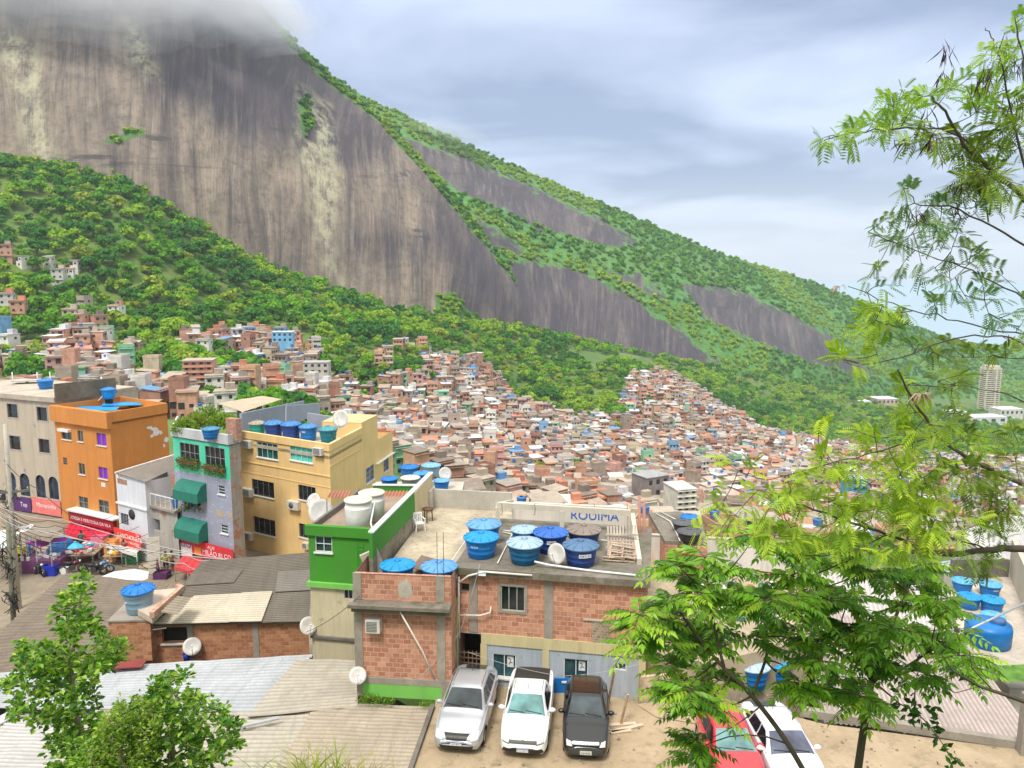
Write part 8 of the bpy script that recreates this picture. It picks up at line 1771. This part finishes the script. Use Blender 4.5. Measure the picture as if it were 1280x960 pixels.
# feathery tree reaching in from the right
rng = np.random.default_rng(21)
fb = D(1500, 700, 7.0); fb.z = bank_z(7.0); e = empty('feathery_tree', fb, 'fine feathery tree with dark hanging pods reaching in from the right edge', 'tree'); br = MB(); lv = Leaves(); nodes = []
FL = [([(1500, 700, 7), (1400, 690, 6.8), (1290, 686, 6.6), (1235, 687, 6.5), (1180, 692, 6.5), (1150, 686, 6.4), (1110, 668, 6.3), (1050, 648, 6.2), (980, 625, 6.1)], .05, .006), ([(1235, 687, 6.5), (1140, 660, 6.3), (1060, 690, 6.2), (990, 694, 6.2)], .010, .004), ([(1400, 690, 6.8), (1340, 640, 6.6), (1275, 604, 6.4), (1210, 572, 6.3), (1175, 545, 6.2), (1145, 505, 6.1), (1122, 462, 6.0)], .03, .007), ([(1175, 545, 6.2), (1110, 560, 6.1), (1040, 580, 6.0), (960, 600, 6.0)], .008, .003),
      ([(1450, 600, 7), (1400, 430, 6.8), (1330, 330, 6.5), (1290, 260, 6.3), (1240, 215, 6.2), (1205, 180, 6.1), (1180, 140, 6.0), (1165, 120, 6.0)], .04, .006), ([(1240, 215, 6.2), (1190, 165, 6.1), (1120, 160, 6.0), (1060, 168, 6.0), (1030, 176, 5.9)], .010, .003), ([(1330, 330, 6.5), (1270, 300, 6.3), (1200, 262, 6.2), (1150, 255, 6.1), (1130, 235, 6.0)], .012, .003), ([(1290, 260, 6.3), (1262, 130, 6.2), (1245, 60, 6.1), (1232, 35, 6.1)], .012, .003),
      ([(1400, 430, 6.8), (1300, 385, 6.5), (1230, 345, 6.3), (1160, 320, 6.2), (1085, 290, 6.1)], .010, .003), ([(1400, 430, 6.8), (1290, 420, 6.4), (1200, 402, 6.3), (1130, 385, 6.2), (1060, 358, 6.1)], .010, .003), ([(1450, 600, 7), (1300, 445, 6.4), (1230, 420, 6.3), (1170, 430, 6.2), (1100, 455, 6.1), (1060, 450, 6.0)], .011, .003), ([(1330, 330, 6.5), (1290, 150, 6.3), (1275, 60, 6.2), (1268, 15, 6.2)], .010, .004), ([(1450, 600, 7), (1320, 520, 6.5), (1240, 490, 6.3), (1180, 480, 6.2)], .010, .003)]
for pts, r0, r1 in FL:
    P_ = [D(*p) for p in pts]; Q_ = []
    for i in range(len(P_) - 1):
        for k in range(5): Q_.append(Vector([cr(P_[max(i - 1, 0)][c], P_[i][c], P_[i + 1][c], P_[min(i + 2, len(P_) - 1)][c], k / 5) + rng.normal() * .008 for c in range(3)]))
    Q_.append(P_[-1]); br.tube(Q_, [lerp(r0, r1, (i / (len(Q_) - 1)) ** .7) for i in range(len(Q_))], 6); nodes += Q_
br.tube([fb - Vector((0, 0, .2)), D(1500, 700, 7), D(1450, 600, 7)], [.09, .06, .045], 8)
def frond(p, d, L, col, npair=7):
    d = unit(d); side = unit(np.cross(d, (0, 0, 1)) + rng.normal(size=3) * .2); up = np.cross(side, d); Ps, Ds, Ls = [], [], []
    for k in range(npair):
        t_ = .2 + .8 * k / (npair - 1); q = np.array(p) + d * L * t_ - np.array([0, 0, .25 * L * t_ * t_])
        for s in (-1, 1):
            pd = unit(side * s + d * .55 + np.array([0, 0, -.2])); pl_ = L * .46 * (1.1 - .35 * abs(t_ - .5))
            Ps.append(q); Ds.append(pd); Ls.append(pl_)
    n = len(Ps); lv.add(Ps, Ds, np.tile(up, (n, 1)), Ls, L * .105, np.array(col) * rng.uniform(.85, 1.15), .5, .05)
FR = [(1060, 172, 38, 8, 26, 0), (1110, 155, 45, 18, 44, 0), (1130, 130, 40, 22, 34, 0), (1195, 120, 45, 28, 40, 0), (1245, 62, 22, 22, 26, 0), (1250, 110, 30, 30, 34, 0), (1262, 165, 30, 34, 60, 2), (1200, 185, 45, 22, 46, 2), (1160, 168, 30, 16, 26, 2), (1272, 28, 10, 12, 10, 0), (1240, 238, 45, 24, 80, 2), (1225, 205, 40, 20, 40, 2), (1150, 245, 36, 18, 26, 1), (1130, 268, 30, 14, 18, 1), (1200, 275, 60, 20, 34, 1), (1180, 305, 80, 20, 40, 1), (1110, 300, 30, 14, 14, 1), (1240, 320, 40, 24, 26, 1), (1120, 345, 50, 18, 28, 1), (1200, 365, 70, 26, 44, 1), (1260, 385, 28, 28, 26, 1),
      (1100, 385, 34, 18, 30, 3), (1085, 415, 26, 20, 26, 3), (1060, 448, 24, 16, 22, 3), (1130, 420, 30, 24, 22, 1), (1190, 435, 60, 20, 34, 2), (1268, 436, 14, 14, 10, 2), (1180, 475, 34, 16, 26, 2), (1110, 478, 26, 18, 18, 3), (1140, 510, 40, 20, 34, 3), (1190, 528, 34, 18, 26, 2), (1265, 552, 18, 24, 22, 2), (1100, 545, 40, 20, 34, 3), (1180, 560, 60, 24, 66, 3), (1050, 580, 50, 18, 44, 3), (1130, 595, 60, 22, 90, 3), (1230, 600, 50, 26, 76, 2), (1000, 600, 36, 14, 22, 3), (960, 622, 44, 14, 26, 3), (1020, 628, 50, 18, 60, 3), (1100, 635, 60, 22, 110, 3), (1180, 650, 60, 24, 100, 3), (1250, 655, 36, 20, 40, 2), (920, 655, 34, 14, 24, 3), (970, 662, 44, 18, 44, 3), (1050, 672, 50, 18, 66, 3), (1130, 690, 40, 16, 40, 3), (895, 575, 8, 6, 3, 3), (940, 590, 16, 8, 6, 3), (1220, 705, 30, 12, 22, 2), (900, 640, 20, 10, 10, 3), (885, 665, 16, 8, 8, 3), (1030, 520, 14, 14, 8, 3)]
FCOL = {0: [(.28, .46, .06), (.36, .50, .09), (.20, .36, .06)], 1: [(.12, .24, .10), (.17, .30, .12), (.26, .38, .10)], 2: [(.20, .30, .03), (.28, .38, .035), (.14, .22, .025)], 3: [(.36, .50, .03), (.44, .56, .045), (.25, .40, .025)]}
for (cx_, cy_1, rx, ry, n, cg) in FR:
    n = int(n * 1.6); k0 = max(1, n // 6)
    for c in range(k0):
        a = rng.uniform(0, 2 * PI); rr_ = math.sqrt(rng.random()); p = D(cx_ + rx * rr_ * math.cos(a), cy_1 + ry * rr_ * math.sin(a), rng.uniform(5.8, 6.9)); nr = min(nodes, key=lambda q: (q - p).length); cv = curve(nr, p, .12, 5, rng); br.tube(cv, [.0045, .004, .0035, .003, .0025, .002], 3, False)
        ax = unit(np.array(cv[-1] - cv[0]) + 1e-4); nodes += cv[2:4]
        for f in range(n // k0):
            q = Vector(cv[0]).lerp(p, rng.uniform(.45, 1.0)) if f else p; dd = unit(ax * .8 + rng.normal(size=3) * .7 + np.array([0, 0, .1])); frond(np.array(q), dd, rng.uniform(.09, .15) * (.85 if cg == 1 else 1), FCOL[cg][rng.integers(3)])
pods = [(1180, 70, 12), (1270, 85, 14), (1178, 100, 8), (1232, 100, 16), (1252, 60, 9), (1158, 155, 9), (1172, 190, 9), (1165, 175, 8), (1130, 270, 9), (1142, 275, 7), (1200, 240, 10), (1190, 262, 6), (1220, 228, 8), (1275, 130, 8), (1128, 180, 4), (1232, 180, 6)]
pm_ = MB()
for (x, y, n) in pods:
    c = D(x, y - 12, rng.uniform(5.8, 6.4))
    for k in range(n):
        d = Vector((rng.normal() * .35, rng.normal() * .3, -1)).normalized(); a = c + Vector(rng.normal(size=3)) * .03; s = d.orthogonal().normalized() * .013; L_ = rng.uniform(.13, .21); m = a + d * L_ * .5 + Vector((rng.normal() * .01, 0, 0)); pm_.add([a, m - s, a + d * L_, m + s, m + d.cross(s) * .35], [(0, 1, 4), (1, 2, 4), (2, 3, 4), (3, 0, 4)])
pm_.build('seed_pods', plain((.085, .03, .02), .6, name='dark_pod', var=.4), e, uv=False, kind='stuff')
pm_ = MB()
for (x, y, n) in ((1152, 492, 34), (1050, 358, 10)):
    c = D(x, y, 5.9)
    for k in range(n):
        a_ = rng.uniform(-1.3, 1.3); d = Vector((math.sin(a_), rng.normal() * .3, -math.cos(a_) * .8)).normalized(); s = d.orthogonal().normalized() * .006; L_ = rng.uniform(.08, .13) * (1 if n > 20 else .7); m = c + d * L_ * .5 + Vector((0, 0, .02)); e2 = c + d * L_ + Vector((0, 0, -.02)); pm_.add([c, m - s, e2, m + s, m + d.cross(s) * .4], [(0, 1, 4), (1, 2, 4), (2, 3, 4), (3, 0, 4)])
pm_.build('dry_pods', plain((.42, .27, .17), .7, name='dry_pod', var=.3), e, uv=False, kind='stuff')
br.build('trunk', twig_m, e, uv=False); lv.build('crown', feather_leaf, e)
# low bare branch on the right
q = MB(); q.tube([D(*p) for p in ((1330, 900, 6.8), (1290, 880, 6.8), (1255, 868, 6.8), (1225, 858, 6.8), (1190, 838, 6.8), (1175, 815, 6.8))], [.03, .024, .018, .014, .008, .004], 6); q.tube([D(*p) for p in ((1225, 858, 6.8), (1195, 866, 6.8), (1180, 860, 6.8), (1185, 845, 6.8), (1200, 845, 6.8))], .005, 4); q.tube([D(*p) for p in ((1240, 862, 6.8), (1215, 835, 6.8), (1212, 815, 6.8))], .006, 4)
q.tube([Vector((D(1330, 900, 6.8).x, 6.8, bank_z(6.8))), D(1330, 900, 6.8)], [.04, .03], 6); q.build('bare_branch', twig_m, label='dark bare branch entering low at the right edge over the pinkish roof', cat='branch', uv=False)
# tall grass, weeds
lv = Leaves(); rng = np.random.default_rng(31); V, C = [], []
def blades(cx, cy, Y, n, spread, h0, h1, cols, lean_=.4):
    for k in range(n):
        b = D(cx + rng.normal() * spread, cy + rng.uniform(-5, 20), Y + rng.normal() * .15); b.z = min(b.z, b.z); h = rng.uniform(h0, h1); d = Vector((rng.normal() * lean_, rng.normal() * .2, 1)).normalized(); w_ = rng.uniform(.004, .009); out_ = Vector((d.x, d.y, 0)); prev = None; c = np.array(cols[rng.integers(len(cols))]) * rng.uniform(.8, 1.2)
        for j in range(6):
            t_ = j / 5; p = b + d * h * t_ + out_ * h * .8 * t_ * t_ - Vector((0, 0, .35 * h * t_ ** 2.5)); s = Vector((w_ * (1 - t_ * .9), 0, 0))
            if prev: V.extend([prev[0], prev[1], p + s, p - s]); C.extend([c] * 4)
            prev = (p - s, p + s)
gp = D(400, 1000, 5.5); ge = empty('grass_tuft', (gp.x, gp.y, bank_z(5.5)), 'tall yellowish grass tuft at the bottom edge left of the cars', 'grass tuft')
blades(400, 985, 5.5, 260, 26, .25, .62, [(.30, .36, .06), (.42, .40, .14), (.20, .30, .04)]); blades(350, 990, 5.4, 70, 22, .15, .35, [(.45, .38, .2), (.25, .32, .06)]); blades(455, 985, 5.5, 50, 16, .2, .5, [(.45, .35, .22), (.40, .32, .16)], .2); blades(430, 1040, 5.5, 60, 40, .2, .4, [(.25, .3, .05)])
np_mesh('blades', V, np.arange(len(V)).reshape(-1, 4), near_leaf, ge, col=np.array(C))
def bush(px, py, z, r, n, label, cols, leaf=.07, sq=.6, name='weed_clump', cat='weeds', Yoff=0):
    c = G(px, py, z); c.y += Yoff; e = empty(name, (c.x, c.y, z), label, cat); lv = Leaves(); d = rng.normal(size=(n, 3)); d /= np.linalg.norm(d, axis=1)[:, None]; d[:, 2] = abs(d[:, 2]); P_ = np.array(c) + d * r * rng.uniform(.3, 1, (n, 1)) * np.array([1.3, 1, sq]); cc = np.array(cols)[rng.choice(len(cols), n)] * rng.uniform(.7, 1.3, (n, 1)); lv.add(P_, d + rng.normal(size=(n, 3)) * .5, d + rng.normal(size=(n, 3)) * .6, leaf, leaf * .5, cc); lv.build('leaves', near_leaf, e); return e
bush(462, 876, -.1, .42, 500, 'small green weed clump at the foot of the green based brick house', GC); bush(484, 878, -.1, .28, 250, 'low strip of weeds right of the small weed clump', GC); bush(533, 881, -.1, .22, 160, 'tiny weeds beside the dark cabinet', GC); bush(592, 697, 4.6, .3, 160, 'weeds behind the bright cyan tank', GC)
# roof garden on the tiled building, flower boxes
gd = [(226, 527, 1.4, [(.20, .32, .04)], 'yellow green fern like plants, left in the rooftop garden'), (243, 522, 1.6, [(.30, .34, .08)], 'pale bushy plant in the middle of the rooftop garden'), (258, 516, 2.0, [(.13, .24, .03)], 'tall bush at the centre of the rooftop garden'), (272, 522, 1.5, [(.22, .36, .05)], 'leafy plant near the bricks of the rooftop garden'), (283, 518, 1.0, [(.28, .42, .06)], 'banana like plant at the right end of the rooftop garden')]
for px, py, r, cl, lb in gd: bush(px, py + 14, z4 - .35, r * .55, 800, lb, cl + [(.22, .36, .04)], .26, 1.3, 'rooftop_plant', 'plant', .7)
p = W4.P(W4.px(291, 540)[0] - .6, zt, -.6); MB().box((p.x, p.y, z4 + .3), (1.1, .5, 1.6), W4.rz).build('brick_pile', brick_mat((.45, .2, .13), .22, .12), label='small stack of bricks at the corner of the rooftop garden', cat='bricks')
tank((p.x - 1.7, p.y, z4 - .4), 1.3, TB, (.05, .24, .42), 'blue tank lid among the rooftop garden plants')
for i, r in enumerate(h4):
    c = W4.P((r[0] + r[1]) / 2, r[2] + .05, .2); e = empty('flower_box', c, ['planted flower box under the left turquoise window', 'planted flower box under the right turquoise window'][i], 'flower box'); q = MB(); W4.box(q, r[0] - .1, r[1] + .1, r[2] - .12, r[2] + .1, .05, .32); q.build('box', M_['rust'], e)
    n = 420; lv = Leaves(); P_ = np.array([list(W4.P(rng.uniform(r[0] - .15, r[1] + .15), r[2] + rng.uniform(-.55, .35), rng.uniform(.05, .45))) for _ in range(n)]); lv.add(P_, rng.normal(size=(n, 3)), rng.normal(size=(n, 3)), .15, .08, np.array([(.10, .20, .02), (.30, .30, .04), (.06, .13, .02)])[rng.choice(3, n)]); lv.build('plants', near_leaf, e)
bush(242, 637, W4.px(242, 636)[1], .8, 250, 'dark hanging plant under the upper green awning', [(.05, .12, .02)], .2, .8, 'hanging_plant', 'plant')
# ---------------------------------------------------------------- air and the cloud on the summit
hz = MB().box((450, 900, 95), (4200, 2600, 590)); ho = hz.build('haze', bpy.data.materials.new('thin_haze'), uv=False, kind='stuff', label='thin bluish haze over the far ridge')
def volmat(m, col, dens, an=0.2):
    m.use_nodes = True; nt = m.node_tree; nt.nodes.clear(); o = nt.nodes.new('ShaderNodeOutputMaterial'); v = nt.nodes.new('ShaderNodeVolumePrincipled'); v.inputs['Color'].default_value = (*col, 1); v.inputs['Density'].default_value = dens; v.inputs['Anisotropy'].default_value = an
    nt.links.new(v.outputs[0], o.inputs['Volume']); m.cycles.homogeneous_volume = True; return m
volmat(ho.data.materials[0], (.80, .90, 1.0), .00011)

# cloud sitting on the summit: lens shaped banks of mist, thin at their edges
def bank(px, py, Y, rx, ry, rz_, dens, seed, label, tilt=0):
    c = D(px, py, Y); m = MB(); m.smooth = True; n1, n2 = 40, 20; vs = []
    for i in range(n2 + 1):
        for j in range(n1):
            a, b = PI * i / n2 - PI / 2, 2 * PI * j / n1; d = Vector((math.cos(a) * math.cos(b), math.cos(a) * math.sin(b), math.sin(a))); k = 1 + .38 * noise.noise(d * 1.7 + Vector((seed, 0, 0))) + .16 * noise.noise(d * 4 + Vector((0, seed, 0))); v = Vector((d.x * rx, d.y * ry, d.z * rz_)) * k; v = Matrix.Rotation(tilt, 3, 'Y') @ v; vs.append(c + v)
    m.add(vs, [(i * n1 + j, i * n1 + (j + 1) % n1, (i + 1) * n1 + (j + 1) % n1, (i + 1) * n1 + j) for i in range(n2) for j in range(n1)])
    mt = bpy.data.materials.new('mist'); m.build('cloud', volmat(mt, (.97, .98, 1.0), dens, .3), uv=False, kind='stuff', label=label)
for i, a in enumerate(((10, -40, 590, 130, 40, 52, .0055), (165, -24, 660, 115, 40, 48, .007), (262, -8, 700, 85, 40, 38, .007), (322, 4, 745, 62, 36, 28, .006), (90, 0, 620, 100, 25, 20, .003), (560, 166, 1090, 60, 50, 14, .002))):
    for k in (1, .8, .6, .4): bank(*a[:3], *[v * k for v in a[3:6]], a[6], i * 3.1 + k, 'grey white cloud hiding the top of the rock dome' if i < 5 else 'wisp of mist on the ridge', .4 if i in (2, 3) else .2)
